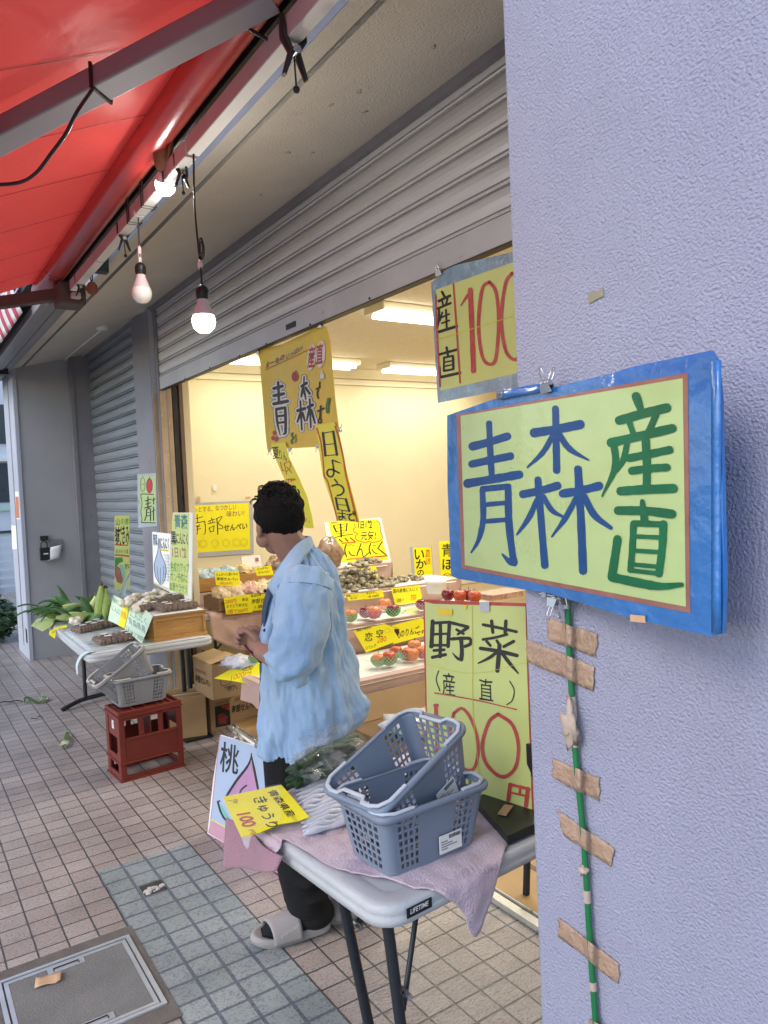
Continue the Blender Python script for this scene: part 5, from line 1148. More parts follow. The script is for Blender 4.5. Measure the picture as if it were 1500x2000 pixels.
# ---- red bottle crate
t = thing('bottle_crate', 'tall dark red plastic bottle crate standing on the tiles', 'crate', (0, 0, 0)); t['_o'] = (0, 0, 0)
HX, HY, HZ, w = .18, .12, .385, .012
def face_box(mb, fx, u0, u1, z0, z1, d0=0., d1=w):
    """a bar on one of the four faces: fx 0 front 1 right 2 back 3 left; u along, d inwards"""
    if fx == 0: mb.box((u0, -HY+d0, z0), (u1, -HY+d1, z1), 'crate_red')
    if fx == 2: mb.box((u0, HY-d1, z0), (u1, HY-d0, z1), 'crate_red')
    if fx == 1: mb.box((HX-d1, u0, z0), (HX-d0, u1, z1), 'crate_red')
    if fx == 3: mb.box((-HX+d0, u0, z0), (-HX+d1, u1, z1), 'crate_red')
g = MB()
for fx in range(4):
    H = HX if fx in (0, 2) else HY-w
    e = .032
    face_box(g, fx, -H, -H+e, .006, HZ-.03); face_box(g, fx, H-e, H, .006, HZ-.03)
    if fx in (0, 2):
        face_box(g, fx, -H+e, H-e, .005, .032, .002); face_box(g, fx, -H+e, H-e, .098, .232, .004); face_box(g, fx, -H+e, H-e, .225, .237, -.004)
        for u in (-.055, .055): face_box(g, fx, u-.014, u+.014, .237, HZ-.03, .002)
        face_box(g, fx, -H+e, H-e, .335, HZ-.03, .002)
        for sx in (-1, 1):
            for q in range(4): face_box(g, fx, sx*(H-e)-.0+(-.004-.006*q if sx > 0 else .0), sx*(H-e)+(.0 if sx > 0 else .004+.006*q), .032 if False else .088-.004*(4-q)*0+.0, .098, .003)
    else:
        face_box(g, fx, -H+e, H-e, .005, .035, .002); face_box(g, fx, -H+e, H-e, .105, .135, .002); face_box(g, fx, -H+e, H-e, .235, HZ-.03, .004); 
g.build('wall', t, bevel=.0025)
g = MB()
for z0, z1, e in ((HZ-.03, HZ-.022, .008), (HZ-.022, HZ, .0), (.096, .104, .006), (0, .008, .007)):
    for a, b2, c, d in ((-HX-e, HX+e, -HY-e, -HY+w), (-HX-e, HX+e, HY-w, HY+e), (-HX-e, -HX+w, -HY+w, HY-w), (HX-w, HX+e, -HY+w, HY-w)): g.box((a, c, z0), (b2, d, z1), 'crate_red')
g.build('rim', t, bevel=.002)
g = MB(); g.box((-HX+w, -HY+w, HZ-.02), (HX-w, HY-w, HZ-.012), 'crate_red'); 
for k in range(5): g.box((-HX+.03+k*.07, -HY+w, HZ-.012), (-HX+.036+k*.07, HY-w, HZ-.004), 'crate_red')
g.box((-.003, -HY+w, .1), (.003, HY-w, HZ-.03), 'crate_red'); g.build('floor_panel', t)
g = MB(); g.box((-HX-.001, -.03, .28), (-HX+.003, .0, .325), 'paper_white'); g.box((-HX-.0016, -.022, .29), (-HX-.0008, -.017, .318), 'ink_black'); g.build('sticker', t)
t.location = (1.162, 4.352, 0); t.rotation_euler = (0, 0, R_(3.5))

# ---- cardboard boxes
def carton(name, lab, o0, ux, dims, cm='cardboard'):
    ux = Vector((*ux, 0)).normalized(); uy = Vector((-ux.y, ux.x, 0)); R3 = Matrix(((ux.x, uy.x, 0), (ux.y, uy.y, 0), (0, 0, 1)))
    t = thing(name, lab, 'cardboard box', o0)
    g = MB(); L, Wd, H = dims; o = Vector(o0)
    g.box((0, 0, 0), (L, Wd, H), cm, rot=R3, c=o)
    g.build('box_body', t, bevel=.004)
    return t, (lambda x, y, z: o+R3 @ Vector((x, y, z)))
c1 = at(352, 1446, 'Z', 0); c1b = at(405, 1438, 'Z', 0)
t, Q = carton('plain_carton', 'plain tan carton on the floor beside the red crate', c1-Vector((.06, -.004, 0)), (c1b-c1)[:2], ((c1b-c1).length+.06, .26, .275))
g = MB(); q = [Q(.02, .06, .277), Q(.20, .06, .279), Q(.20, .075, .279), Q(.02, .075, .277)]; g.prism(q, (0, 0, -.0012), 'paper_white'); g.build('tape', t)
g = MB(); g.box((-.05, -.03, 0), (.13, .05, .012), 'cable', c=at(375, 1446, 'Z', 0)); tag(g.build('black_tray'), 'thin black board on the floor in front of the plain carton', 'board')
c3 = at(413, 1431, 'Z', .0); dims3 = (.46, .30, .262)
t, Q = carton('printed_carton', 'printed carton with a red picture, lower of the two stacked', c3, (1, .06), dims3)
pl = Plane(Q(0, -.0012, 0), Q(0, -1, 0)-Q(0, 0, 0))
g = MB(); ik = Ink(g, pl, .0004)
K = lambda x, y: (320+x/4, 950+y/4)
ik.poly([K(398,1722),(K(512,1690)),K(522,1862),K(405,1885)], 'ink_black'); ik.poly([K(440,1712),K(508,1692),K(516,1750),K(455,1730)], 'art_red'); ik.poly([K(420,1790),K(460,1770),K(500,1800),K(490,1850),K(430,1860)], 'art_red')
ik.x0, ik.y0, ik.k = 320, 950, 4
T(ik, '南部せんべい', (528, 1768), (35, -8), (2, -62), 'ink_black', .02); T(ik, '青森県名産', (404, 1708), (20, -5), (0, -20), 'ink_brown', .01); T(ik, '煎餅本舗', (548, 1680), (34, -8), (0, -30), 'ink_brown', .01); Z(ik, [(((630,1815),(735,1790)), 3)], 'ink_black')
g.build('print', t)
n2 = Vector(at(416, 1369, 'Z', .264)); l2 = Vector(at(381, 1355, 'Z', .264)); r2 = Vector(at(458, 1360, 'Z', .264))
uxb = (r2-n2).normalized()
t, Q = carton('printed_carton', 'printed carton with its lid open, upper of the two stacked', n2+Vector((0, 0, .0)), uxb[:2], (.24, .32, .225))
g = MB(); a = [Q(0, 0, .226), Q(.0, .32, .226)]; g.prism([Q(-.003, .0, .228), Q(-.003, .33, .228), Q(.14, .30, .262), Q(.13, -.03, .27)], (0, 0, .003), 'cardboard'); g.prism([Q(.03, .10, .268-.02), Q(.1, .10, .268-.0), Q(.1, .24, .268-.0), Q(.03, .24, .268-.02)], (0, 0, .0005), 'ink_brown') if False else None; g.build('lid_flap', t)
pl = Plane(Q(-.0012, 0, 0), Q(-1, 0, 0)-Q(0, 0, 0)); g = MB(); ik = Ink(g, pl, .0004); ik.x0, ik.y0, ik.k = 320, 950, 4
T(ik, '南部せんべい', (246, 1515), (20, 9), (-2, -62), 'ink_black', .02); T(ik, '青森名物', (240, 1440), (22, 9), (0, -30), 'ink_brown', .01)
g.build('print', t)
pl = Plane(Q(0, -.0012, 0), Q(0, -1, 0)-Q(0, 0, 0)); g = MB(); ik = Ink(g, pl, .0004); ik.x0, ik.y0, ik.k = 320, 950, 4
Z(ik, [(((448,1475),(520,1458),(520,1535),(450,1552),(448,1475)), 4), (((448,1500),(520,1482)), 3)], 'ink_black'); T(ik, '㊥八', (490, 1602), (44, -10), (0, -44), 'ink_black', .01); T(ik, '煎餅本舗', (470, 1580), (20, -5), (0, -16), 'ink_black', .0)
g.build('print', t)
t, Q = carton('open_carton', 'open carton with a raised flap under the table inside the shop', (2.42, 5.30, .023), (1, .1), (.4, .3, .16))
g = MB(); g.prism([Q(0, 0, .16), Q(.4, 0, .16), Q(.36, -.12, .24), Q(.03, -.12, .25)], (0, .004, 0), 'cardboard'); g.prism([Q(0, 0, .16), Q(0, .3, .16), Q(-.12, .28, .30), Q(-.12, .03, .30)], (.004, 0, 0), 'cardboard'); g.build('lid_flap', t)
t, Q = carton('wide_carton', 'wide open carton under the fruit display behind the stacked baskets', (1.95, 2.92, .023), (1, .03), (.85, .42, .30), 'cardboard_shaded')
g = MB(); g.prism([Q(0, 0, .30), Q(.85, 0, .30), Q(.82, -.16, .20), Q(.02, -.16, .22)], (0, .004, .004), 'cardboard_shaded'); g.prism([Q(.0, .42, .302), Q(.85, .42, .302), Q(.85, .5, .42), Q(.0, .5, .42)], (0, .004, 0), 'cardboard_in'); g.box((.01, .01, .301), (.84, .41, .3015), 'gap_black', c=None) if False else None
g.build('lid_flap', t)
g = MB(); g.ell(Q(.20, .14, .345), (.17, .13, .05), 'sheet_clear', nu=20, nv=10, jit=.6, seed=3); tag(g.build('plastic_bag'), 'crumpled clear plastic bag on the wide carton below the apples', 'bag')

# ---- far table and its goods
tf, FP, fex, fey = folding_table('folding_table', 'white folding table with corn and garlic near the closed shutter', (.93, 4.60), R_(-1.0), .77, 1.56, .65, None)
for (x, y) in ((-.16, .62), (.09, .62)):
    g = MB(); g.tube([FP(x, y, .60), FP(x, y+.02, .03)], .015, 'leg_black', 10); g.build('leg', tf)
g = MB(); g.tube(smooth_path([tuple(FP(-.345, .565, .008)), tuple(FP(-.28, .58, .028)), tuple(FP(-.16, .63, .045)), tuple(FP(.1, .66, .05)), tuple(FP(.3, .64, .02)), tuple(FP(.345, .62, .008))]), .017, 'leg_black', 8); g.build('foot_bar', tf)
for (x, y) in ((.24, -.56), (.30, -.5)):
    g = MB(); g.tube([FP(x, y+.02, .60), FP(x, y, .0)], .015, 'leg_black', 10); g.build('leg', tf)
g = MB(); g.tube([FP(-.2, -.64, .61), FP(.34, -.62, .61)], .008, 'leg_black', 8); g.build('leg_brace', tf)
g = MB(); g.grid(16, 22, lambda u, v: FP(-.36+.70*u, -.755+.95*v, .6525+.004*abs(mnoise.noise(Vector((u*7, v*7, 1))))), 'sheet_clear'); tag(g.build('plastic_sheet', solid=.001), 'clear plastic sheet spread over the far table top', 'sheet')
g = MB(); g.box((-.10, -.2, .48), (.30, .5, .50), 'film_grey', c=FP(0, 0, 0)); tag(g.build('under_board'), 'pale board stored under the far table top', 'board')
# wooden box
t = thing('wooden_box', 'honey coloured wooden box turned over at the end of the far table', 'wooden box', (1.51, 5.07, .65))
X0, X1, Y0, Y1, Z0, Z1 = 1.345, 1.685, 4.695, 5.45, .653, .812
g = MB(); g.box((X0, Y0+.012, Z0+.002), (X1, Y1, Z1-.014), 'wood_box'); g.build('box_body', t, bevel=.002)
g = MB()
for a, b2, c, d in ((X0, X1, Z0+.001, Z0+.022), (X0, X1, Z1-.034, Z1-.014), (X0, X0+.018, Z0+.022, Z1-.034), (X1-.018, X1, Z0+.022, Z1-.034)): g.box((a, Y0, c), (b2, Y0+.011, d), 'wood_box')
g.box((X0-.004, Y0-.008, Z0), (X1+.004, Y0+.004, Z0+.018), 'wood_box'); g.build('box_front', t, bevel=.002)
g = MB(); g.box((X0-.006, Y0-.004, Z1-.013), (X1+.006, Y1+.004, Z1), 'wood_edge'); g.build('box_lid', t, bevel=.002)
g = MB(); g.grid(10, 12, lambda u, v: (X0+.005+(X1-X0-.01)*u, Y0+.002+.72*v, Z1+.003+.003*abs(mnoise.noise(Vector((u*5, v*7, 2))))), 'board_white'); tag(g.build('paper_sheet', solid=.001), 'white paper laid on top of the honey wooden box', 'paper')
def gpack(c, rz, L, Wd, H, lab, labels=True):
    R3 = Matrix.Rotation(rz, 3, 'Z'); t = thing('garlic_pack', lab, 'pack', c, 'packs of dark garlic'); c = Vector(c); g = MB(); rr = random.Random(int(c.x*1000))
    for i in range(7):
        for j in range(4):
            g.ell(c+R3 @ Vector(((i-3)*L/7, (j-1.5)*Wd/4, H*.5)), (L/12, Wd/7, H*.48), 'garlic_black', nu=8, nv=5, jit=.5, seed=i*5+j)
    o = g.build('garlic', t); o['kind'] = 'stuff'
    g = MB(); pr = []
    for e, z in ((.01, 0), (.004, H*.6), (-.008, H+.004)): pr.append([c+R3 @ Vector((x, y, z)) for x, y in rrect(L/2+e, Wd/2+e, .015)])
    g.loft(pr, 'film_clear', True, (False, True)); g.build('film', t)
    if labels:
        for i in range(2):
            for j in range(2):
                g = MB(); q = c+R3 @ Vector(((i-.5)*L*.5, (j-.5)*Wd*.5, H+.007)); g.box((-.021, -.014, 0), (.021, .014, .001), 'paper_white', rot=R3, c=q); g.build('paper_label', t)
    return t
for (px, py, z, rz, L, Wd, lab) in ((228, 1252, .657, .08, .26, .17, 'clear pack of dark garlic at the near edge of the far table'), (212, 1222, .657, .1, .27, .17, 'clear pack of dark garlic, second from the table edge by the receipt strip'), (168, 1232, .657, .35, .17, .13, 'smaller clear pack of dark garlic left of the other two'),
        (345, 1190, .818, .04, .25, .16, 'clear tray of dark garlic at the front of the wooden box top'), (322, 1176, .818, .1, .26, .16, 'clear tray of dark garlic behind the front one on the wooden box'), (285, 1192, .818, .5, .16, .12, 'clear pack of dark garlic at the left edge of the wooden box')):
    gpack(at(px, py, 'Z', z), rz, L, Wd, .044, lab)
def netbag(pts, lab, n=26, r=.026):
    t = MB(); P = smooth_path(pts, 8); rr = random.Random(len(lab))
    for k in range(n):
        p = Vector(P[int(k/(n-1)*(len(P)-1))])+Vector((rr.uniform(-.03, .03), rr.uniform(-.03, .03), rr.uniform(0, .02))); t.ell(p, (r, r, r*.85), 'garlic_white', nu=9, nv=7, jit=.35, seed=k)
    tag(t.build('garlic_net'), lab, 'garlic', 'net bags of white garlic')
netbag([tuple(at(140, 1217, 'Z', .68)), tuple(at(170, 1203, 'Z', .69)), tuple(at(208, 1203, 'Z', .68))], 'net of white garlic bulbs on the far table beside the corn', 24)
netbag([tuple(at(242, 1183, 'Z', .835)), tuple(at(262, 1170, 'Z', .84)), tuple(at(310, 1160, 'Z', .84))], 'net of white garlic bulbs along the back of the wooden box top')
netbag([tuple(at(262, 1192, 'Z', .835)), tuple(at(285, 1178, 'Z', .84)), tuple(at(318, 1168, 'Z', .84))], 'net of white garlic bulbs in front of the other on the wooden box top')
# corn
def corn(px, py, z, d, L, r, m, lab, seed):
    c = Vector(at(px, py, 'Z', z)); t = thing('corn_ear', lab, 'corn', c, 'ears of corn on the far table'); d = Vector(d).normalized(); g = MB()
    n = 10; g.tube([c+d*(L*(i/(n-1)-.5)) for i in range(n)], [r*q for q in (.35, .75, .95, 1, 1, .97, .85, .65, .45, .25)], m, 12); g.build('husk', t)
    rr = random.Random(seed); g = MB(); s2 = d.cross(Vector((0, 0, 1))).normalized()
    for k in range(5):
        b0 = c-d*L*.35; o_ = rr.uniform(-1, 1); dd = (-d*.7+s2*rr.uniform(-.6, .6)+Vector((0, 0, rr.uniform(-.05, .35)))).normalized(); ll = L*rr.uniform(.6, 1.1)
        g.grid(7, 2, lambda u, v: b0+dd*ll*u+s2*o_*r*.6+Vector((0, 0, .5*r-.12*ll*u*u+.03*math.sin(u*3)))+s2*(v-.5)*.05*math.sin(math.pi*min(1, u*.9+.1))+Vector((0, 0, abs(v-.5)*.02)), 'corn_leaf')
    g.build('husk_leaf', t, solid=.001)['kind'] = 'stuff'
    g = MB(); g.ell(c+d*L*.52, (.016, .016, .016), 'corn_silk', nu=8, nv=6, jit=.8); g.build('silk', t)
for a in ((165, 1204, .70, (1, -.15, .02), .27, .036, 'corn_husk_green', 'bright green ear of corn lying in front on the far table', 1),
          (140, 1203, .70, (.85, -.4, .05), .22, .032, 'corn_husk_pale', 'pale green ear of corn beside the brightest one', 2),
          (137, 1186, .74, (.9, .3, .1), .20, .032, 'corn_husk_pale', 'pale cut ear of corn on top of the pile', 3),
          (120, 1198, .69, (1, .2, 0), .24, .03, 'corn_husk_green', 'ear of corn under dark leaves at the left end of the pile', 4),
          (196, 1178, .80, (.12, .1, 1), .26, .04, 'corn_husk_green', 'ear of corn standing upright at the back of the pile', 5),
          (180, 1188, .75, (.3, -.1, .9), .2, .034, 'corn_husk_pale', 'pale ear of corn leaning behind the bright green one', 6),
          (207, 1180, .79, (.1, .3, 1), .24, .036, 'corn_husk_green', 'ear of corn standing beside the lime corn sign', 7)): corn(*a)
g = MB(); rr = random.Random(3)
for k in range(26):
    b0 = Vector(at(rr.uniform(120, 215), rr.uniform(1185, 1206), 'Z', .69)); up = rr.random() < .4
    dd = Vector((rr.uniform(-1, .3), rr.uniform(-.5, .5), rr.uniform(.5, 1.4) if up else rr.uniform(-.05, .3))).normalized(); s2 = dd.cross(Vector((rr.uniform(-1, 1), 1, .3))).normalized(); ll = rr.uniform(.14, .30)
    g.grid(8, 2, lambda u, v: b0+dd*ll*u+Vector((0, 0, -.25*ll*u*u if not up else -.08*ll*u**3))+s2*(v-.5)*.055*math.sin(math.pi*min(1, u*.92+.08)), 'corn_leaf')
tag(g.build('corn_leaves', solid=.001), 'long dark green corn leaves strewn over the pile of ears', 'corn leaves', kind='stuff')
# papers around the far table
mat('pap_mint', (.60, .74, .55), .5, .1, 9, bump=.5, bs=18); mat('pap_cyan', (.60, .74, .76), .5, .08, 9, bump=.5, bs=18)
def card(name, lab, pl, outline, m, draw=None, k=1., x0=0, y0=0, cat='price card', t=.001, group=None):
    g = MB(); sheet(g, pl, [(x0+x/k, y0+y/k) for x, y in outline], m, t); ik = Ink(g, pl, .0004); ik.x0, ik.y0, ik.k = x0, y0, k
    if draw: draw(ik)
    return tag(g.build(name), lab, cat, group)
Pbx = plane3((1.335, 4.70, .81), (1.335, 5.4, .81), (1.22, 4.70, .657))
def scrib(n, x0, y0, x1, y1, m, seed):
    rr = random.Random(seed)
    def f(ik):
        for i in range(n):
            x, y = rr.uniform(x0, x1), rr.uniform(y0, y1); Z(ik, [(((x, y), (x+rr.uniform(-30, 20), y+rr.uniform(10, 40)), (x+rr.uniform(-60, 10), y+rr.uniform(30, 90))), 5)], m)
    return f
def d_gcard(ik):
    T(ik, 'にんにく', (1175, 420), (52, 28), (-14, -95), 'ink_leaf', .0); T(ik, '青森県産', (1160, 500), (50, 30), (-14, -95), 'ink_teal', .0); T(ik, '1ネット500円', (1130, 575), (36, 26), (-12, -80), 'ink_leaf', .0)
card('price_card', 'mint green handwritten card hanging from the wooden box, nearer the box front', Pbx, [(1160,300),(1290,295),(1432,425),(1308,735),(1110,560)], 'pap_mint', d_gcard, 5.769, 50, 1130)
def d_gcard2(ik): T(ik, '福地ホワイト', (985, 260), (24, 14), (-6, -70), 'ink_leaf', .0); T(ik, 'にんにく', (970, 350), (34, 22), (-8, -80), 'ink_leaf', .0)
card('price_card', 'mint green handwritten card hanging beside the yellow strip on the wooden box', Pbx, [(985,180),(1090,235),(1100,300),(1105,550),(928,470),(945,380)], 'pap_mint', d_gcard2, 5.769, 50, 1130)
card('price_card', 'narrow yellow strip hanging between two mint cards on the wooden box', Plane(Pbx.p0+Pbx.n*.004, Pbx.n), [(1100,280),(1172,258),(1150,400),(1112,562),(1040,525)], 'pap_yellow', lambda ik: T(ik, '特価', (1075, 430), (30, 12), (-6, -90), 'ink_orange', .0), 5.769, 50, 1130)
Pft = plane3(at(62, 1222, 'Z', .63), at(84, 1233, 'Z', .645), at(110, 1205, 'Z', .665))
card('price_card', 'pale yellow card lying under the corn over the table edge', Pft, [(60,530),(130,455),(320,412),(330,470),(300,530),(190,596)], 'pap_lime', lambda ik: T(ik, 'とうもろこし', (100, 545), (30, -18), (8, -50), 'ink_leaf', .0), 5.769, 50, 1130)
Pf2 = plane3(at(98, 1246, 'Z', .62), at(106, 1247, 'Z', .62), at(125, 1222, 'Z', .662))
card('price_card', 'yellow card curling down over the corner of the far table', Pf2, [(270,590),(360,545),(460,520),(470,550),(345,575),(330,676),(262,632)], 'pap_yellow', lambda ik: T(ik, '3本500円', (290, 620), (26, -8), (6, -40), 'ink_brown', .0), 5.769, 50, 1130)
g = MB(); A = [Vector(at(x, y, 'Z', z)) for x, y, z in ((172, 1268, .656), (163, 1276, .655), (158, 1283, .645))]
def strip(u, v):
    p = smooth_path([tuple(at(185, 1270, 'Z', .658)), tuple(at(168, 1274, 'Z', .66)), tuple(at(156, 1285, 'X', .922)), tuple(at(150, 1300, 'X', .915)), tuple(at(151, 1318, 'X', .913))], 5)
    i = min(len(p)-1, int(round(u*(len(p)-1)))); return Vector(p[i])+Vector((.0, (v-.5)*.075*(1-.3*u), .0))
g.grid(20, 3, strip, 'pap_cyan'); tag(g.build('paper_strip', solid=.0008), 'long pale paper strip hanging over the far table edge', 'paper')
g = MB()
def curl(u, v):
    a = Vector(at(232+20*v-6*u, 1162-48*v, 'Y', 5.55)); return a+Vector((.06*u*(1-.5*v), .03*math.sin(u*3), -.02*u+.01*math.sin(v*5)))
g.grid(6, 12, curl, 'pap_cyan'); tag(g.build('paper_strip', solid=.0008), 'pale blue paper curled in front of the lime corn sign', 'paper')

# ---- rice cracker table inside the shop
ts, SP, sex, sey = folding_table('folding_table', 'cloth covered folding table with cracker boxes by the cream wall', (1.93, 5.45), R_(2), 1.5, .95, .65, None)
for (x, y) in ((-.62, -.38), (-.62, .35), (.6, -.38), (.6, .35)):
    g = MB(); g.tube([SP(x, y, .6), SP(x, y, .02)], .014, 'leg_black', 8); g.build('leg', ts)
g = MB(); g.tube([SP(-.62, -.38, .3), SP(-.62, .35, .3)], .009, 'leg_black', 6); g.tube([SP(-.62, -.3, .3), SP(-.3, -.3, .59)], .008, 'leg_black', 6); g.build('leg_brace', ts)
def cl2(u, v):
    x = -.70+1.40*u; y = -.475-.34+1.22*v+(0.14*max(0, 1-u*6) if v < .35 else 0)
    q = cloth_pt(x, y, .653, .75, .475, .012, 4); return SP(*q)
g = MB(); g.grid(60, 50, cl2, 'cloth_beige'); tag(g.build('table_cloth', solid=.002), 'beige cloth hanging over the front of the cracker table', 'cloth')
g = MB(); c = SP(-.05, .28, .66); pts = [(-.68, -.40), (.24, -.40), (.24, -.03), (-.68, -.03)]
g.loft([[c+Vector((x*k2, y*k2, z)) for x, y in pts] for z, k2 in ((0, 1.04), (.10, 1.0), (.104, .98))], 'cloth_beige', False, (False, True)); tag(g.build('step_block', bevel=.01), 'cloth covered step at the back of the cracker table', 'display step')
def wcrate(lab, o0, L, Wd, H, m, rz=.03):
    R3 = Matrix.Rotation(rz, 3, 'Z'); t = thing('wooden_crate', lab, 'crate', o0); o = Vector(o0); g = MB(); w = .012
    for lo, hi in (((0, 0, 0), (L, w, H)), ((0, Wd-w, 0), (L, Wd, H)), ((0, w, 0), (w, Wd-w, H)), ((L-w, w, 0), (L, Wd-w, H)), ((w, w, .002), (L-w, Wd-w, .012))): g.box(lo, hi, m, rot=R3, c=o)
    g.build('crate_body', t, bevel=.002); return t, (lambda x, y, z: o+R3 @ Vector((x, y, z)))
p = at(428, 1195, 'Z', .664)
tA, QA = wcrate('dark wooden crate of cracker bags at the front of the cracker table', p, .72, .30, .10, 'wood_old')
p = at(388, 1146, 'Y', 5.84); zu = p.z
tB, QB = wcrate('lighter wooden crate of bags on the step behind', (p.x, 5.84, .772), .9, .3, .105, 'wood_box')
def pillow(lab, c, r, m, seed, rz=0., tilt=0.):
    g = MB(); R3 = Matrix.Rotation(rz, 3, 'Z') @ Matrix.Rotation(tilt, 3, 'X'); g.ell(c, r, m, R3, 16, 10, .5, seed)
    o = g.build('snack_bag'); o.data.polygons.foreach_set('use_smooth', [bool((i*7) % 3) for i in range(len(o.data.polygons))]); tag(o, lab, 'snack bag', 'snack bags in the wooden crates')
for i, (x, m, lab) in enumerate(((.08, 'snack_tan', 'tan bag of crackers at the left end of the front crate'), (.20, 'snack_tan', 'second tan bag of crackers in the front crate, left of the red one'), (.31, 'snack_red', 'reddish bag of crackers in the middle of the front crate'), (.43, 'snack_tan', 'tan bag right of the reddish one in the front crate'), (.56, 'snack_green', 'pale green bag of crackers beside the man in the front crate'))):
    pillow(lab, QA(x, .14, .10), (.075, .10, .06), m, i+1, .3*i, .5)
    pillow(lab.replace(' in the', ' behind, in the').replace(' at the', ' behind, at the').replace(' beside', ' behind, beside'), QA(x+.05, .21, .12), (.07, .06, .065), m, i+11, .7*i, .8)
for i, (x, m, lab) in enumerate(((.10, 'snack_blue', 'blue and white bag at the left end of the rear crate'), (.22, 'snack_blue', 'blue and white bag right of the leftmost in the rear crate'), (.34, 'snack_blue', 'rightmost blue and white bag in the rear crate'), (.47, 'snack_orange', 'orange bag beside the white packet in the rear crate'), (.75, 'bag_brown', 'dark brown packet in front of the man in the rear crate'), (.86, 'bag_brown', 'dark brown packet at the right end of the rear crate'))):
    pillow(lab, QB(x, .14, .115), (.075, .09, .05 if i < 4 else .09), m, i+21, .4*i, .4)
g = MB(); c = QB(.57, .16, .06)
g.prism([c+Vector(v) for v in ((-.10, 0, 0), (.08, 0, 0), (.085, .05, .17), (-.095, .05, .17))], (0, .02, 0), 'paper_white'); g.prism([c+Vector(v) for v in ((-.07, -.003, .01), (.07, -.003, .01), (.06, .018, .08), (-.04, .018, .08))], (0, .003, 0), 'snack_orange'); g.prism([c+Vector(v) for v in ((.03, .03, .12), (.06, .03, .12), (.06, .038, .15), (.03, .038, .15))], (0, .003, 0), 'ink_brown'); tag(g.build('snack_packet', bevel=.004), 'white packet with an orange base standing in the rear crate', 'packet')
PA = Plane(QA(0, -.022, 0), (0.03, -1, .03)); PB2 = Plane(QB(0, -.27, 0), (0.03, -1, .06))
CK = dict(k=4.167, x0=360, y0=1080)
GP = 'yellow price cards'
def d_c1(ik): T(ik, 'ちょびっと悪いもの', (258, 188), (20, -1), (1, -26), 'ink_black', .01); T(ik, '南部せんべい', (262, 222), (29, 0), (1, -28), 'ink_black', .015); T(ik, '1袋200円', (280, 256), (28, 0), (1, -26), 'ink_orange', .01)
card('price_card', 'yellow card on the rear crate at its left end', PB2, [(245,150),(445,148),(460,278),(258,262)], 'pap_yellow', d_c1, group=GP, **CK)
def d_c2(ik): T(ik, 'たべやすい', (592, 142), (20, -3), (1, -22), 'ink_black', .01); T(ik, 'せんべい', (600, 170), (24, -3), (1, -24), 'ink_black', .015)
card('price_card', 'small yellow card on the rear crate nearest the man', PB2, [(574,122),(705,100),(728,178),(590,188)], 'pap_yellow', d_c2, group=GP, **CK)
def d_c3(ik): T(ik, '280円', (330, 412), (38, -3), (2, -40), 'ink_orange', .015); T(ik, '商品', (468, 392), (26, -3), (2, -28), 'ink_black', .01); T(ik, 'よりどり好きな', (340, 446), (25, -2), (2, -30), 'ink_black', .012); T(ik, '2個で500円', (346, 494), (34, -3), (2, -38), 'ink_orange', .012)
card('price_card', 'large yellow card on the front crate with orange prices', PA, [(320,365),(522,337),(556,484),(340,502)], 'pap_yellow', d_c3, group=GP, **CK)
def d_c4(ik): T(ik, '青森名産', (540, 362), (22, -4), (1, -24), 'ink_black', .01); T(ik, '南部せ', (545, 412), (36, -4), (2, -42), 'ink_black', .012); T(ik, '1 袋', (566, 452), (40, -4), (2, -30), 'ink_black', .01)
card('price_card', 'yellow card on the front crate half hidden by the man', Plane(PA.p0+PA.n*-.003, PA.n), [(520,338),(668,330),(645,466),(552,472)], 'pap_yellow', d_c4, group=GP, **CK)

# ---- stepped fruit display
mat('shelf_paper', (.76, .74, .68), .6, .06, 6, bump=.5, bs=20)
t = thing('fruit_display', 'stepped fruit display draped in beige cloth with white paper on its shelves', 'display stand', (2.4, 4.1, 0))
z4 = at(700, 1101, 'Y', 4.9).z
steps = ((3.49, 4.06, .50, 1.66, 3.5), (4.06, 4.42, .69, 2.15, 3.6), (4.42, 4.78, .835, 2.36, 3.6), (4.78, 5.3, z4-.004, 2.56, 3.22))
for i, (ya, yb, z, xa, xb) in enumerate(steps):
    lo = (0.26 if i == 0 else steps[i-1][2]-.02); g = MB()
    def fr(u, v, ya=ya, xa=xa, xb=xb, z=z, lo=lo, i=i):
        zz = lo+(z-lo)*v; w = (1-v)*(.012 if i == 0 else .005)
        return (xa+(xb-xa)*u+w*mnoise.noise(Vector((u*30, v*2, i))), ya-.004-w*(1+math.sin(u*38+2*math.sin(u*11)))*(1 if i == 0 else .6)+(.03*(1-v) if i else 0), zz-(.04*math.sin(u*6) if v == 0 and i == 0 else 0))
    g.grid(90, 10, fr, 'cloth_beige')
    def sd(u, v, ya=ya, yb=yb, xa=xa, z=z, lo=lo): return (xa-.004-.01*(1-v)*(1+math.sin(u*14)), ya+(yb-ya)*u, max(lo, .37)+(z-max(lo, .37))*v)
    g.grid(24, 8, sd, 'cloth_beige'); g.grid(24, 8, lambda u, v: (xb+.004, ya+(yb-ya)*u, lo+(z-lo)*v), 'cloth_beige')
    g.add([(xa, ya, z), (xb, ya, z), (xb, yb, z), (xa, yb, z)], [(0, 1, 2, 3)], 'cloth_beige'); g.build('step_cloth', t)
    g = MB()
    def top(u, v, ya=ya, yb=yb, xa=xa, xb=xb, z=z):
        d = (.03 if v == 0 else 0); return (xa+.05+(xb-xa-.1)*u, ya-.01+(yb-ya)*v, z+.004+.002*abs(mnoise.noise(Vector((u*20, v*4, z))))-d*.8)
    g.grid(40, 6, top, 'shelf_paper'); g.build('shelf_paper', t)
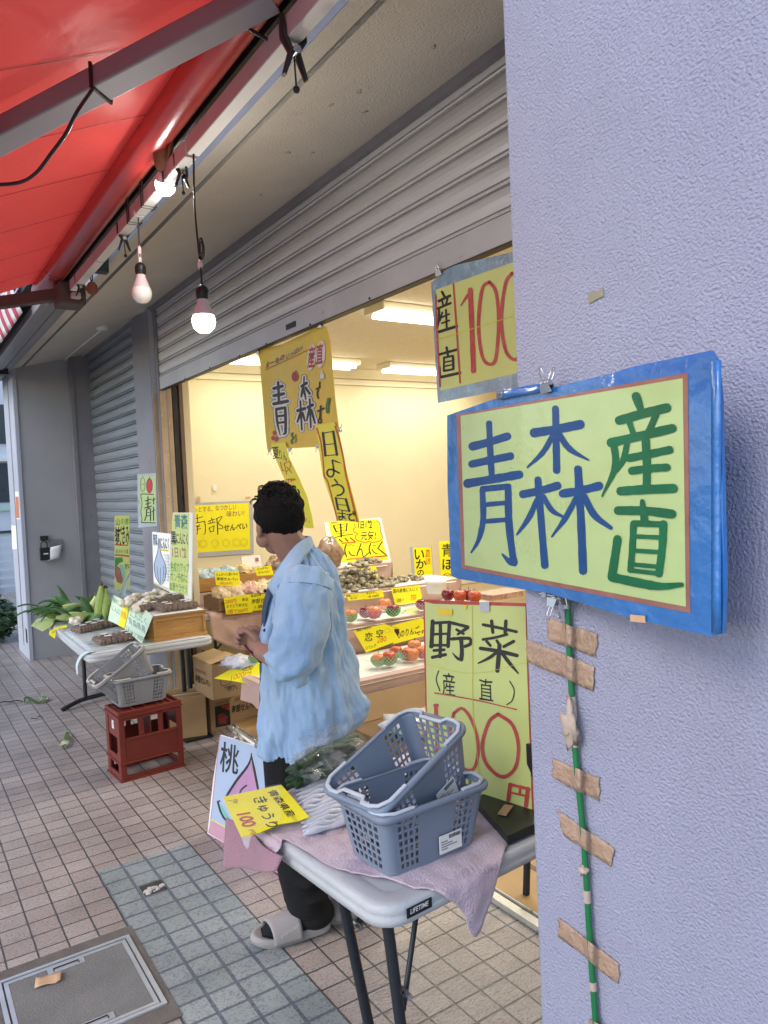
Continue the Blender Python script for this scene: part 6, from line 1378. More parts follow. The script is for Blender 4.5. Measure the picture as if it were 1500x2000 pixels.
for x, y in ((1.72, 3.55), (3.4, 3.55), (1.72, 3.84), (3.4, 3.84)):
    g = MB(); g.tube([(x, y, .49), (x, y, .02)], .014, 'leg_black', 8); g.build('leg', t)
g = MB(); g.add([Vector(v) for v in ((2.14, 3.46, .506), (2.55, 3.47, .506), (2.2, 3.46, .44))], [(0, 1, 2)], 'shelf_paper') if False else None
# apples
def apple_proto(m):
    t = thing('apple', 'x', 'apple', (0, 0, 0), 'apples on the fruit display'); t['_o'] = (0, 0, 0)
    g = MB(); prof = [(.001, .004), (.014, .0), (.026, .006), (.036, .022), (.040, .040), (.037, .056), (.027, .067), (.014, .0695), (.006, .064), (.001, .058)]; g.lathe(prof, m, n=18); g.build('fruit', t)
    g = MB(); g.tube([(0, 0, .058), (.002, .001, .07), (.006, .003, .082)], [.0018, .0014, .002], 'twig', 5); g.build('stem', t); return t
protos = {m: apple_proto(m) for m in ('apple_skin', 'apple_dark', 'apple_orange')}
used = set()
def apple(px, py, z, m, lab, net=None, sc=1., rot=(0, 0, 0)):
    p = Vector(at(px, py, 'Z', z+.04)); p.z = z+.012; q = protos[m]
    if m in used: a = dup(q, p, label=lab, rot=rot, scale=(sc,)*3)
    else: used.add(m); a = q; a['label'] = lab; a.location = p; a.rotation_euler = rot; a.scale = (sc,)*3
    if net:
        g = MB(); n = 13; rows = 7; vs = []; k2 = sc
        for j in range(rows+1):
            th = math.pi*(.40+.56*j/rows)
            for i in range(n):
                ph = 2*math.pi*(i+.5*(j % 2))/n; r = .0445*k2; vs.append(p+Vector((r*math.sin(th)*math.cos(ph), r*math.sin(th)*math.sin(ph), .040*k2+r*.95*math.cos(th))))
        fs = []
        for j in range(0, rows-1):
            for i in range(n):
                o = j % 2; fs.append((j*n+i, (j+1)*n+(i+o) % n, (j+2)*n+i if j+2 <= rows else (j+1)*n+i, (j+1)*n+(i+o-1) % n))
        g.add(vs, fs, net); o = g.build('foam_net'); md = o.modifiers.new('wire', 'WIREFRAME'); md.thickness = .0052; md.use_even_offset = False
        tag(o, lab.split(' apple')[0]+' apple\'s '+('green' if 'green' in net else 'pink')+' foam net, '+lab.split(' apple', 1)[1].strip(), 'foam net', 'foam nets round the apples')
def tray(px, py, z, L, Wd, lab):
    c = Vector(at(px, py, 'Z', z+.01)); c.z = z+.007; g = MB(); pr = [[c+Vector((x, y, zz)) for x, y in rrect(L/2*k2, Wd/2*k2, .015)] for zz, k2 in ((0, .84), (.052, 1.), (.053, 1.05))]
    g.loft(pr, 'film_tray', True, (True, False)); g.tube([c+Vector((x*1.03, y*1.03, .053)) for x, y in rrect(L/2, Wd/2, .015)+rrect(L/2, Wd/2, .015)[:1]], .0016, 'film_clear', 5); tag(g.build('clear_tray'), lab, 'tray', 'clear plastic fruit trays')
zA, zB = .508, .698
tray(750, 1300, zA, .22, .13, 'clear tray under the green netted apples on the lowest shelf'); tray(801, 1292, zA, .20, .13, 'clear tray under the half slipped green net on the lowest shelf'); tray(840, 1280, zA, .2, .13, 'clear tray of pink netted apples behind the tall sign')
apple(739, 1291, zA, 'apple_orange', 'orange apple in green net at the left of the lowest shelf', 'net_green'); apple(760, 1289, zA, 'apple_skin', 'red apple in green net in front on the lowest shelf', 'net_green', 1.1)
apple(774, 1276, zA, 'apple_skin', 'red apple without net behind the front pair on the lowest shelf'); apple(793, 1280, zA, 'apple_skin', 'red apple in half slipped green net on the lowest shelf', 'net_green', 1.05, (.3, .2, 0)); apple(806, 1281, zA, 'apple_orange', 'orange red apple without net right of the slipped green net')
apple(810, 1266, zA, 'apple_orange', 'yellowish apple without net at the back right of the lowest shelf', None, 1.1); apple(826, 1276, zA, 'apple_orange', 'orange apple in pink net beside the tall sign', 'net_pink')
tray(738, 1203, zB, .2, .13, 'clear tray of pink netted apples on the second shelf'); tray(686, 1212, zB, .19, .13, 'clear tray of the green netted apple beside the man'); tray(800, 1195, zB, .2, .13, 'empty looking clear tray on the second shelf right of the dark apple')
apple(684, 1205, zB, 'apple_orange', 'orange apple in green net beside the man on the second shelf', 'net_green', 1.05)
apple(714, 1197, zB, 'apple_dark', 'dark red apple in pink net on the second shelf', 'net_pink'); apple(731, 1199, zB, 'apple_orange', 'orange apple in pink net in front on the second shelf', 'net_pink', 1.1); apple(752, 1183, zB, 'apple_orange', 'large orange apple without net at the back of the second shelf', None, 1.1)
apple(768, 1195, zB, 'apple_dark', 'dark red apple in green net alone on the second shelf', 'net_green', 1.1)
apple(824, 1182, zB, 'apple_dark', 'dark red apple in pink net behind the tall sign edge', 'net_pink')
for px, py, m, lab in ((875, 1160, 'apple_dark', 'almost black apple above the tall sign, left end'), (898, 1163, 'apple_skin', 'red apple second above the top edge of the tall sign'), (915, 1160, 'apple_dark', 'dark apple third above the top edge of the tall sign'), (927, 1164, 'apple_skin', 'red apple at the right above the tall sign')): apple(px, py+4, .843, m, lab)
c = Vector(at(975, 1158, 'Z', .87)); g = MB(); g.box((-.13, -.08, 0), (.13, .08, .035), 'snack_red', c=(c.x, c.y, .843)); g.box((-.15, -.10, .036), (.15, .10, .040), 'film_tray', c=(c.x, c.y, .843)); tag(g.build('food_tray', bevel=.004), 'clear lidded tray of brown food above the tall sign', 'tray')
c = Vector(at(852, 1150, 'Z', .87)); g = MB(); g.lathe([(.06, 0), (.07, .06), (.072, .062), (.072, .085), (.0, .085)], 'board_white', (c.x, c.y, .843)); tag(g.build('white_tub'), 'white lidded tub on the third shelf left of the barrel sign', 'tub')
# mushrooms, packs
def heap(c, r, m, n, q, lab, name, cat, seed=1):
    g = MB(); rr = random.Random(seed)
    for k in range(n):
        x, y = rr.uniform(-1, 1), rr.uniform(-1, 1); h = max(0, 1-x*x-y*y)**.5; g.ell(Vector(c)+Vector((x*r[0], y*r[1], rr.uniform(0, 1)*h*r[2])), (q*rr.uniform(.6, 1.3), q*rr.uniform(.5, 1.), q*.6), m, Matrix.Rotation(rr.uniform(0, 3), 3, 'Z'), 7, 5, .8, k)
    return tag(g.build(name), lab, cat)
c = Vector(at(700, 1150, 'Y', 4.6)); heap((c.x, 4.6, .85), (.21, .15, .17), 'mushroom', 170, .024, 'large clear bag of small brown garlic cloves on the third shelf', 'clove_bag', 'bag')
c = Vector(at(790, 1139, 'Y', 4.6)); heap((c.x, 4.6, .848), (.16, .08, .04), 'mushroom', 50, .022, 'low heap of brown cloves at the right of the third shelf', 'clove_pack', 'pack', 2)
c = Vector(at(715, 1100, 'Y', 4.86)); heap((c.x, 4.86, z4+.01), (.13, .05, .03), 'mushroom', 30, .02, 'small pack of brown cloves in front of the black garlic board', 'clove_pack', 'pack', 3)
g = MB(); c = Vector(at(645, 1120, 'Y', 4.88)); g.ell((c.x, 4.88, z4+.09), (.12, .05, .14), 'bag_brown', nu=16, nv=10, jit=.45, seed=5); tag(g.build('snack_bag'), 'dark brown glossy bag behind the man\'s shoulder', 'snack bag', 'snack bags in the wooden crates')
SK = dict(k=4.762, x0=600, y0=980)
P3 = Plane((2.5, 4.375, .80), (0, -1, .10)); P2 = Plane((2.5, 4.01, .65), (0, -1, .12)); P4 = Plane((2.5, 4.745, .92), (0, -1, .1))
def d1(ik): T(ik, '青森県産 2022年', (466, 618), (17, -1), (1, -20), 'ink_black', .01); T(ik, 'にんにく', (475, 655), (30, -1), (2, -30), 'ink_black', .012); T(ik, '1500', (560, 700), (26, -2), (1, -34), 'ink_brown', .01)
card('price_card', 'small yellow card on the top step below the black garlic board', P4, [(457,605),(640,595),(660,705),(580,715),(530,668),(470,660)], 'pap_yellow', d1, group=GP, **SK)
def d2(ik): T(ik, '無臭にんにく', (362, 884), (20, -1), (2, -22), 'ink_black', .01); T(ik, '1袋 1500', (395, 908), (18, -2), (2, -20), 'ink_black', .01)
card('price_card', 'narrow yellow card on the third shelf beside the man', P3, [(350,865),(495,850),(545,906),(385,920)], 'pap_yellow', d2, group=GP, **SK)
def d3(ik): T(ik, '天日干し', (545, 862), (28, -3), (2, -24), 'ink_black', .01); T(ik, '1袋 1500円', (560, 894), (22, -3), (2, -24), 'ink_black', .01)
card('price_card', 'narrow yellow card on the third shelf below the clove bag', Plane(P3.p0+P3.n*.003, P3.n), [(498,852),(700,820),(716,886),(548,908)], 'pap_yellow', d3, group=GP, **SK)
def d4(ik): T(ik, '国内産黒にんにく', (796, 848), (30, -3), (3, -40), 'ink_black', .01); T(ik, '1500→', (818, 938), (28, -3), (2, -48), 'ink_black', .012); T(ik, '750', (960, 915), (36, -4), (2, -66), 'ink_orange', .02)
card('price_card', 'yellow 750 yen card at the right of the third shelf', P3, [(780,805),(1045,775),(1077,930),(822,966)], 'pap_yellow', d4, group=GP, **SK)
RK = dict(k=8.824, x0=680, y0=1200)
def d5(ik): T(ik, '青森の特別な', (140, 300), (44, -10), (2, -46), 'ink_black', .015); T(ik, '恋', (275, 455), (150, -8), (10, -165), 'ink_black', .012); T(ik, '空', (470, 385), (140, -12), (8, -140), 'ink_black', .012); Z(ik, [([(675+50*math.cos(a), 280+32*math.sin(a)) for a in np.linspace(0, 6.28, 12)], 7)], 'ink_olive'); T(ik, '280', (495, 490), (110, -18), (8, -140), 'ink_orange', .0); T(ik, '1パック', (290, 612), (56, -14), (6, -80), 'ink_black', .01)
card('price_card', 'yellow apple card on the second shelf at its left', P2, [(92,285),(620,165),(740,200),(890,440),(760,490),(310,660)], 'pap_yellow', d5, group=GP, **RK)
def d6(ik): T(ik, '夏', (790, 390), (95, 0), (4, -170), 'ink_black', .03); T(ik, 'のりんご', (890, 392), (82, -20), (10, -140), 'ink_black', .02); T(ik, 'です', (1175, 365), (70, -20), (8, -85), 'ink_black', .02); Z(ik, [(((790,215),(850,240),(890,330),(880,410),(850,425)), 9)], 'ink_brown')
card('price_card', 'yellow summer apple card at the right of the second shelf', Plane(P2.p0-P2.n*.004, P2.n), [(760,190),(1250,60),(1310,90),(1310,370),(780,512)], 'pap_yellow', d6, group=GP, **RK)
card('price_card', 'pale yellow card lying flat on the second shelf right of the dark apple', Plane((2.5, 4.2, .705), (0, -.12, 1)), [(865,1015),(985,970),(1045,1005),(1000,1050),(890,1035)], 'pap_lime', lambda ik: T(ik, '夏りんご', (895, 1025), (30, -8), (8, -24), 'ink_black', .0), group=GP, **SK)
IK = dict(k=6.25, x0=790, y0=1050)
card('price_card', 'yellow squid card on the third shelf above the tall sign', Plane((3.4, 4.66, 1), (0, -1, .1)), [(450,580),(690,565),(700,690),(640,700),(470,740)], 'pap_yellow', lambda ik: (T(ik, '青森のおつまみ', (465, 600), (30, -1), (1, -26), 'ink_black', .01), T(ik, 'いかの塩辛', (475, 665), (40, -1), (2, -44), 'ink_black', .015), T(ik, '500', (580, 705), (34, -2), (1, -40), 'ink_orange', .015)), group=GP, **IK)
# left end of the lowest shelf: white bags, netted fruit and a yellow card behind the hand
c = Vector(at(462, 1295, 'Z', .53)); g = MB(); g.ell((c.x+.02, c.y, .53), (.10, .16, .035), 'bag_white', nu=20, nv=10, jit=.6, seed=8); tag(g.build('plastic_bag'), 'crumpled white plastic bag on the shelf end behind the hand', 'bag')
Pm = plane3(at(420, 1325, 'Z', .47), at(505, 1343, 'Z', .47), at(470, 1298, 'Z', .53))
card('price_card', 'yellow cards lying over the shelf end in front of the man', Pm, [(418,1325),(470,1296),(506,1292),(508,1345),(480,1335),(455,1330)], 'pap_yellow', lambda ik: (T(ik, '1000円', (448, 1330), (14, -4), (3, -16), 'ink_orange', .0), T(ik, 'もも', (470, 1312), (13, -4), (2, -12), 'ink_black', .0)))
apple(498, 1285, .53, 'apple_skin', 'red apple in green net at the shelf end under the hand', 'net_green', .9)
# ================================================================ the shopper
mat('skin', (.37, .20, .145), .5, .10, 14, sss=.15, bump=.3, bs=220)
mat('hair', (.006, .005, .005), .6, .4, 60, spec=.22, bump=1.5, bs=180, stretch=(1, 1, .4))
mat('denim', (.25, .43, .68), .8, .1, 6, col2=(.44, .59, .74), bump=2.2, bs=26, sheen=.15, stretch=(1, 1, .6), stain=((.42, .56, .69), 5.5, .58, .85), bdet=5)
mat('denim_dark', (.05, .085, .16), .8, .1, 20)
mat('denim_seam', (.20, .33, .52), .8, .1, 20)
mat('trousers', (.005, .005, .006), .85, .2, 12, bump=.6, bs=200)
mat('sock', (.006, .007, .012), .9, .1)
mat('slide_foam', (.34, .32, .31), .6, .08, 12, bump=.3, bs=200)
mat('slide_print', (.55, .54, .52), .6, 0)
mat('phone', (.012, .012, .014), .25, 0); mat('phone_red', (.45, .05, .04), .4, .1)
IL = Vector((-math.cos(YAW), math.sin(YAW), 0)); ID = Vector((math.sin(YAW), math.cos(YAW), 0)); UP = Vector((0, 0, 1))
PBd = Plane(ID*2.66, -ID)
def bd(px, py, d=0.): return PBd.hit(px, py)+ID*d
PXM = FPX/2.66
heel, toe = at(640, 1800, 'Z', .03), at(506, 1836, 'Z', .02)
person = thing('person', 'man in light blue denim shirt, black trousers and grey slides, seen from behind', 'person', bd(590, 1500)*1.0)
person.location = (person.location.x, person.location.y, 0); person['_o'] = tuple(person.location)
g = MB()
def cap(a, b2, r0, r1, n=12):
    a, b2 = Vector(a), Vector(b2); g.tube([a, b2], [r0, r1], 'skin', n); g.ell(a, (r0,)*3, 'skin', nu=12, nv=8); g.ell(b2, (r1,)*3, 'skin', nu=12, nv=8)
fh = (IL*.5+ID*.86).normalized(); lh = (IL*.86-ID*.5).normalized()       # head: facing, left
ft = (IL*.85+ID*.5).normalized(); lt = (IL*.5-ID*.85).normalized()       # trunk: facing, left
hc = bd(543, 1015, .02)
Rh = Matrix((lh, fh, UP)).transposed()
g.ell(hc, (.070, .088, .098), 'skin', Rh, 20, 14)                        # skull
g.ell(hc+fh*.035-UP*.052, (.058, .066, .07), 'skin', Rh, 16, 12)          # face
g.ell(hc+fh*.05-UP*.098, (.036, .042, .03), 'skin', Rh, 12, 8)            # chin
for s2 in (-1, 1):
    g.ell(hc+lh*.052*s2+fh*.035-UP*.07, (.02, .045, .03), 'skin', Rh, 10, 8)    # jaw
    g.ell(hc+lh*.036*s2+fh*.076-UP*.028, (.02, .015, .016), 'skin', Rh, 10, 8)  # cheek
    e = hc+lh*.077*s2-fh*.005-UP*.03; g.ell(e, (.012, .02, .032), 'skin', Rh @ Matrix.Rotation(R_(14)*s2, 3, 'Z'), 10, 8); g.ell(e-UP*.022+fh*.004, (.008, .010, .012), 'skin', Rh, 8, 6)
g.ell(hc+fh*.098-UP*.034, (.013, .018, .015), 'skin', Rh, 10, 8); g.tube([hc+fh*.088+UP*.004, hc+fh*.104-UP*.03], [.008, .012], 'skin', 8)   # nose
g.ell(hc+fh*.088+UP*.012, (.045, .012, .012), 'skin', Rh, 10, 8); g.ell(hc+fh*.09-UP*.068, (.022, .012, .008), 'skin', Rh, 10, 8); g.ell(hc+fh*.088-UP*.08, (.018, .011, .007), 'skin', Rh, 10, 8)
nk = bd(577, 1085, .02); cap(hc-UP*.05-fh*.03, nk, .056, .064)
ch = bd(590, 1170, .03); pv = bd(592, 1400, .03); mid_ = bd(590, 1300, .03)
Rt = Matrix((lt, ft, UP)).transposed()
g.ell(ch, (.13, .08, .16), 'skin', Rt, 18, 12); g.ell(mid_, (.125, .09, .15), 'skin', Rt, 18, 12); g.ell(pv, (.11, .10, .12), 'skin', Rt, 18, 12)
shl, shr = bd(590, 1142, -.105), bd(588, 1138, .15)
cap(nk-UP*.05, shl, .045, .048); cap(nk-UP*.05, shr, .045, .048)
ell, wl = bd(581, 1268, -.20), bd(519, 1262, -.09); hl = bd(497, 1247, -.05)
elr, wr = bd(585, 1262, .23), bd(520, 1262, .06); hr = bd(507, 1254, .03)
for s2, sh_, el_, w_, h_ in ((1, shl, ell, wl, hl), (-1, shr, elr, wr, hr)):
    cap(sh_, el_, .048, .044); m3 = el_.lerp(w_, .35); cap(el_, m3, .044, .044); cap(m3, w_, .044, .030)
    d = (h_-w_).normalized(); up = (UP-d*UP.dot(d)).normalized(); sd_ = d.cross(up)*s2
    # palm edge-on, knuckles up, fingers curled back towards the wrist round the thing held
    Rp = Matrix((sd_, d, up)).transposed()
    g.ell(w_.lerp(h_, .75), (.020, .043, .036), 'skin', Rp, 14, 10); g.ell(h_-d*.004, (.019, .03, .038), 'skin', Rp, 12, 8)
    for k, (o_, ln) in enumerate(((.030, .9), (.010, 1.), (-.010, .95), (-.029, .75))):
        r = .0088-.0006*(k == 3); k0 = h_+up*o_+d*.018; k1 = k0+(d*.030-sd_*.020)*ln; k2 = k1+(-sd_*.026-d*.006)*ln; k3 = k2+(-d*.022+sd_*.004)*ln
        cap(k0, k1, r*1.12, r, 8); cap(k1, k2, r, r*.92, 8); cap(k2, k3, r*.92, r*.8, 8)
    t0 = w_.lerp(h_, .6)+up*.028-sd_*.008; t1 = t0+d*.034+up*.012-sd_*.014; t2 = t1+d*.026-up*.004-sd_*.014; cap(t0, t1, .0115, .0098, 8); cap(t1, t2, .0098, .0082, 8)
# legs and feet
fdir = Vector(((toe-heel).x, (toe-heel).y, 0)).normalized(); fside = fdir.cross(UP)
ankle1 = Vector((heel.x, heel.y, 0))+fdir*.055+UP*.085
ankle2 = ankle1+ID*.13-IL*.20
pv = bd(594, 1400, .045); hip1, hip2 = pv-UP*.05+lt*.05+IL*.025, pv-UP*.05-lt*.08
kn1 = hip1.lerp(ankle1, .52)+fdir*.03; kn2 = hip2.lerp(ankle2, .52)+fdir*.03
for hp, kn, an in ((hip1, kn1, ankle1), (hip2, kn2, ankle2)):
    cap(hp, kn, .085, .055); cap(kn, an, .054, .036); cap(an-UP*.03, an+fdir*.11-UP*.045, .036, .026); cap(an+fdir*.11-UP*.045, an+fdir*.165-UP*.05, .028, .018); g.ell(an-fdir*.03-UP*.045, (.03,)*3, 'skin', nu=10, nv=8)
body = g.build('body', person)
md = body.modifiers.new('remesh', 'REMESH'); md.mode = 'VOXEL'; md.voxel_size = .0045; md.use_smooth_shade = True
md = body.modifiers.new('smooth', 'SMOOTH'); md.factor = .5; md.iterations = 5
# hair
g = MB()
def hairpt(u, v):
    th = math.pi*v*.80; ph = 2*math.pi*u
    p = Vector((math.sin(th)*math.cos(ph), math.sin(th)*math.sin(ph), math.cos(th)))
    fr = max(0, p.y)
    cut = 1.0
    q = Vector((p.x*.080, p.y*.098-.004, p.z*.100+.014))
    lim = -.012+.055*fr if p.y > 0 else -.045+.02*abs(p.x)
    if abs(p.x) > .8 and p.y > -.35: lim = max(lim, -.008)
    lim += .010*mnoise.noise(p*7)
    if q.z < lim:
        k = (lim-q.z); q.z = lim-.25*k; s2 = max(.75, 1-1.6*k); q.x *= s2; q.y *= s2
    n1 = mnoise.noise(p*3)*.008+mnoise.noise(Vector((p.x*9, p.y*9, p.z*4)))*.003
    q += p*(n1+.004)*(1.4 if p.z > .3 else .7)
    return hc+Rh @ q
g.grid(110, 70, hairpt, 'hair')
rr = random.Random(11)
for k in range(2200):                                  # combed strands over the whole cap
    u, v = rr.random(), rr.uniform(.02, .93)**.8
    a = Vector(hairpt(u, v)); du = rr.uniform(-.05, .03); pts = []; L_ = rr.uniform(.2, .4)
    for q in range(6):
        p = Vector(hairpt((u+du*q) % 1, min(1, v+L_*q/5))); nn = (p-hc).normalized(); pts.append(p+nn*(.0015+.0025*math.sin(q*.62)))
    g.tube(pts, [.0008, .0013, .0013, .0012, .0009, .0004], 'hair', 4)
for k in range(150):                                   # loose tufts standing off the crown
    th, ph = min(.95, abs(rr.gauss(0, .55))), rr.uniform(0, 6.28); p = Vector((math.sin(th)*math.cos(ph), math.sin(th)*math.sin(ph), math.cos(th)))
    b0 = hc+Rh @ Vector((p.x*.08, p.y*.098, p.z*.102+.014)); nn = (Rh @ p).normalized(); sd2 = nn.cross(Vector((rr.gauss(0, 1), rr.gauss(0, 1), rr.gauss(0, .5)))).normalized(); hh, ww = rr.uniform(.008, .024), rr.uniform(.012, .034)
    for q2 in range(3):
        o2 = Vector((rr.uniform(-.004, .004), rr.uniform(-.004, .004), rr.uniform(-.003, .003)))
        g.tube([b0+o2-nn*.004, b0+o2+nn*hh*.55+sd2*ww*.12, b0+o2+nn*hh*.95+sd2*ww*.4, b0+o2+nn*hh+sd2*ww*.75, b0+o2+nn*hh*.7+sd2*ww], [.0022, .0020, .0016, .0012, .0006], 'hair', 4)
for k in range(16):
    ph = rr.uniform(0, 6.28); th = abs(rr.gauss(0, .4)); th = min(th, .5); p = Vector((math.sin(th)*math.cos(ph), math.sin(th)*math.sin(ph), math.cos(th)))
    b0 = hc+Rh @ Vector((p.x*.08, p.y*.098, p.z*.102+.014)); t1 = Rh @ p.cross(Vector((rr.gauss(0, 1), rr.gauss(0, 1), rr.gauss(0, 1)))).normalized(); nn = Rh @ p
    R0 = rr.uniform(.008, .019) if th < .7 else rr.uniform(.006, .009); a0 = rr.uniform(0, 2)
    g.tube([b0+t1*(R0*math.cos(a0+q*.42)*1.2-R0)+nn*(R0*math.sin(q*.42)*1.1-.003) for q in range(9)], [.0022]*3+[.0018]*3+[.0012]*3, 'hair', 5)
for px, py, r in ((533, 964, 13), (548, 960, 12), (562, 966, 11), (574, 974, 9), (524, 972, 9), (541, 968, 10)):
    c = bd(px, py, 0); R0 = r/PXM; g.tube([c+IL*(R0*math.cos(q*.45))+UP*(R0*math.sin(q*.45))+ID*.006*math.sin(q) for q in range(9)], .0017, 'hair', 5); g.tube([c+IL*(R0*.75*math.cos(q*.45+.3))+UP*(R0*.7*math.sin(q*.45))+ID*(.01+.006*math.sin(q)) for q in range(9)], .002, 'hair', 5)
g.build('hair', person)
# shirt
rows = ((1070, 570, 606, .055), (1088, 556, 628, .082), (1112, 543, 645, .115), (1150, 531, 657, .140), (1200, 519, 668, .150), (1250, 514, 676, .155), (1300, 511, 686, .160), (1350, 509, 698, .165), (1400, 509, 714, .170), (1435, 512, 716, .172), (1468, 515, 706, .170))
ys = [r[0] for r in rows]
NR, NT = 90, 210
def shirt(u, v):
    y = ys[0]+(ys[-1]-ys[0])*v; th = 2*math.pi*u
    l, r, b2 = (float(np.interp(y, ys, [q[i] for q in rows])) for i in (1, 2, 3))
    c_, s_ = math.cos(th), math.sin(th)
    yy = y
    if v > .72:
        hem = 1468 if c_ < .28 else 1450-44*max(0, (c_-.28)/.72)
        if .24 < c_ < .30 and s_ < 0: hem = 1442
        yy = ys[0]+(ys[-1]-ys[0])*.72+(hem-ys[0]-(ys[-1]-ys[0])*.72)*((v-.72)/.28)
    e = .85; cc = math.copysign(abs(c_)**e, c_); ss = math.copysign(abs(s_)**e, s_)
    x = (l+r)/2+(r-l)/2*cc
    p = bd(x, yy, .03+b2*ss)
    nrm = (-IL*c_+ID*s_)
    w = max(0, v-.08)
    f = .020*w*math.sin(th*5+1.2+1.5*v)+.013*w*math.sin(th*9+4*v)*max(0, c_+.4)
    f += .016*mnoise.noise(Vector((c_*2.2, s_*2.2, v*3)))+.010*mnoise.noise(Vector((c_*5+v*3, s_*5, v*9)))+.007*mnoise.noise(Vector((c_*12, s_*12, v*13)))
    f += .012-.022*abs(mnoise.noise(Vector((c_*1.9+v*1.2, s_*1.9-v*.8, v*2.4+3))))**.75-.012*abs(mnoise.noise(Vector((c_*3.4-v*2, s_*3.4+v, v*5+9))))**.8
    # diagonal drag folds from the shoulder, crumple at the elbow height
    f += .008*math.exp(-((v-.50)/.14)**2)*math.sin(26*v+6*th)
    if abs(c_-.02) < .025 and s_ < 0 and v > .3: f -= .004
    f *= 1-.75*max(0, min(1, (v-.72)/.2))*max(0, min(1, (c_-.4)/.4))
    return p+nrm*f
g = MB(); g.grid(NT, NR, shirt, 'denim')
sp = [bd(604, 1120, -.080), bd(602, 1150, -.125), bd(599, 1185, -.160), bd(595, 1222, -.185), bd(587, 1252, -.195), bd(577, 1274, -.19), bd(570, 1286, -.183)]
sr = [.080, .089, .089, .086, .081, .075, .071]
pp = smooth_path([tuple(p) for p in sp], 8); rri = np.interp(np.linspace(0, 1, len(pp)), np.linspace(0, 1, 7), sr)
n = 48; vs = []; P_ = [Vector(p) for p in pp]; upv = ID
for i, p in enumerate(P_):
    t_ = (P_[min(i+1, len(P_)-1)]-P_[max(0, i-1)]).normalized(); a = t_.cross(upv).normalized(); b2 = a.cross(t_)
    k = i/(len(P_)-1)
    for j in range(n):
        q = 2*math.pi*j/n; f = .006*math.sin(q*4+k*9)*k+.011*mnoise.noise(Vector((math.cos(q)*2, math.sin(q)*2, k*5)))+.006*mnoise.noise(Vector((math.cos(q)*5, math.sin(q)*5, k*12)))+.006*k*math.sin(k*22+q*2)+.010-.022*abs(mnoise.noise(Vector((math.cos(q)*1.8+k, math.sin(q)*1.8, k*4+6))))**.75
        vs.append(p+(a*math.cos(q)+b2*math.sin(q)*.85)*(rri[i]+f)*(1.03 if i == len(P_)-1 else 1))
g.add(vs, [(i*n+j, i*n+(j+1) % n, (i+1)*n+(j+1) % n, (i+1)*n+j) for i in range(len(P_)-1) for j in range(n)], 'denim', True)
sp2 = [bd(600, 1125, .10), bd(592, 1180, .20), bd(585, 1240, .235), bd(566, 1275, .21)]
g.tube(smooth_path([tuple(p) for p in sp2], 6), .08, 'denim', 20, caps=False)
shirt_o = g.build('shirt', person, solid=.003)
def strip2(pa, pb2, m, nu=20, bul=.004):
    A, B2 = smooth_path(pa, 6), smooth_path(pb2, 6); L_ = len(A)-1
    def f(u, v):
        i = u*L_; k = min(int(i), L_-1); t_ = i-k
        a = Vector(A[k]).lerp(Vector(A[k+1]), t_); b_2 = Vector(B2[k]).lerp(Vector(B2[k+1]), t_)
        return bd(*(a.lerp(b_2, v)))-ID*bul*math.sin(math.pi*v)
    return f
g = MB()
g.grid(30, 6, strip2([(604, 1050, .06), (598, 1050, -.02), (580, 1064, -.075), (556, 1096, -.10), (531, 1138, -.105)], [(611, 1070, .08), (607, 1074, -.03), (594, 1094, -.105), (572, 1126, -.135), (547, 1156, -.125)], 'denim'), 'denim')
g.grid(30, 6, strip2([(604, 1050, .06), (585, 1052, .10), (560, 1070, .12), (545, 1092, .10), (530, 1128, .06)], [(611, 1070, .08), (590, 1075, .13), (560, 1095, .15), (545, 1115, .13), (536, 1145, .09)], 'denim'), 'denim')
g.build('collar', shirt_o, solid=.003)
g = MB(); sm = []
for j in range(26):
    q = math.pi*(.02+1.1*j/25); k3 = 6; i = int(k3); t_ = (P_[i+1]-P_[i-1]).normalized(); a = t_.cross(upv).normalized(); b2 = a.cross(t_); sm.append(P_[i]+(a*math.cos(-q)+b2*math.sin(-q)*.85)*(rri[i]+.006)+t_*.02*math.sin(q))
g.tube(sm, .0022, 'denim_seam', 5); g.build('shoulder_seam', shirt_o)
g = MB(); g.grid(40, 3, strip2([(529, 1140, -.06), (517, 1180, -.04), (512, 1240, -.02), (508, 1320, 0), (506, 1400, 0), (504, 1418, 0)], [(540, 1144, -.085), (528, 1182, -.085), (521, 1240, -.07), (517, 1320, -.05), (514, 1400, -.04), (512, 1416, -.04)], ''), 'denim_dark'); g.build('placket', shirt_o, solid=.002)
g = MB()
for px, py, d in ((526, 1146, -.10), (524, 1222, -.085)): g.lathe([(.006, 0), (.0055, .003), (.001, .003)], 'cable', bd(px, py, d), Matrix.Rotation(R_(90), 3, 'X') @ Matrix.Identity(3), 10)
g.build('button', shirt_o)
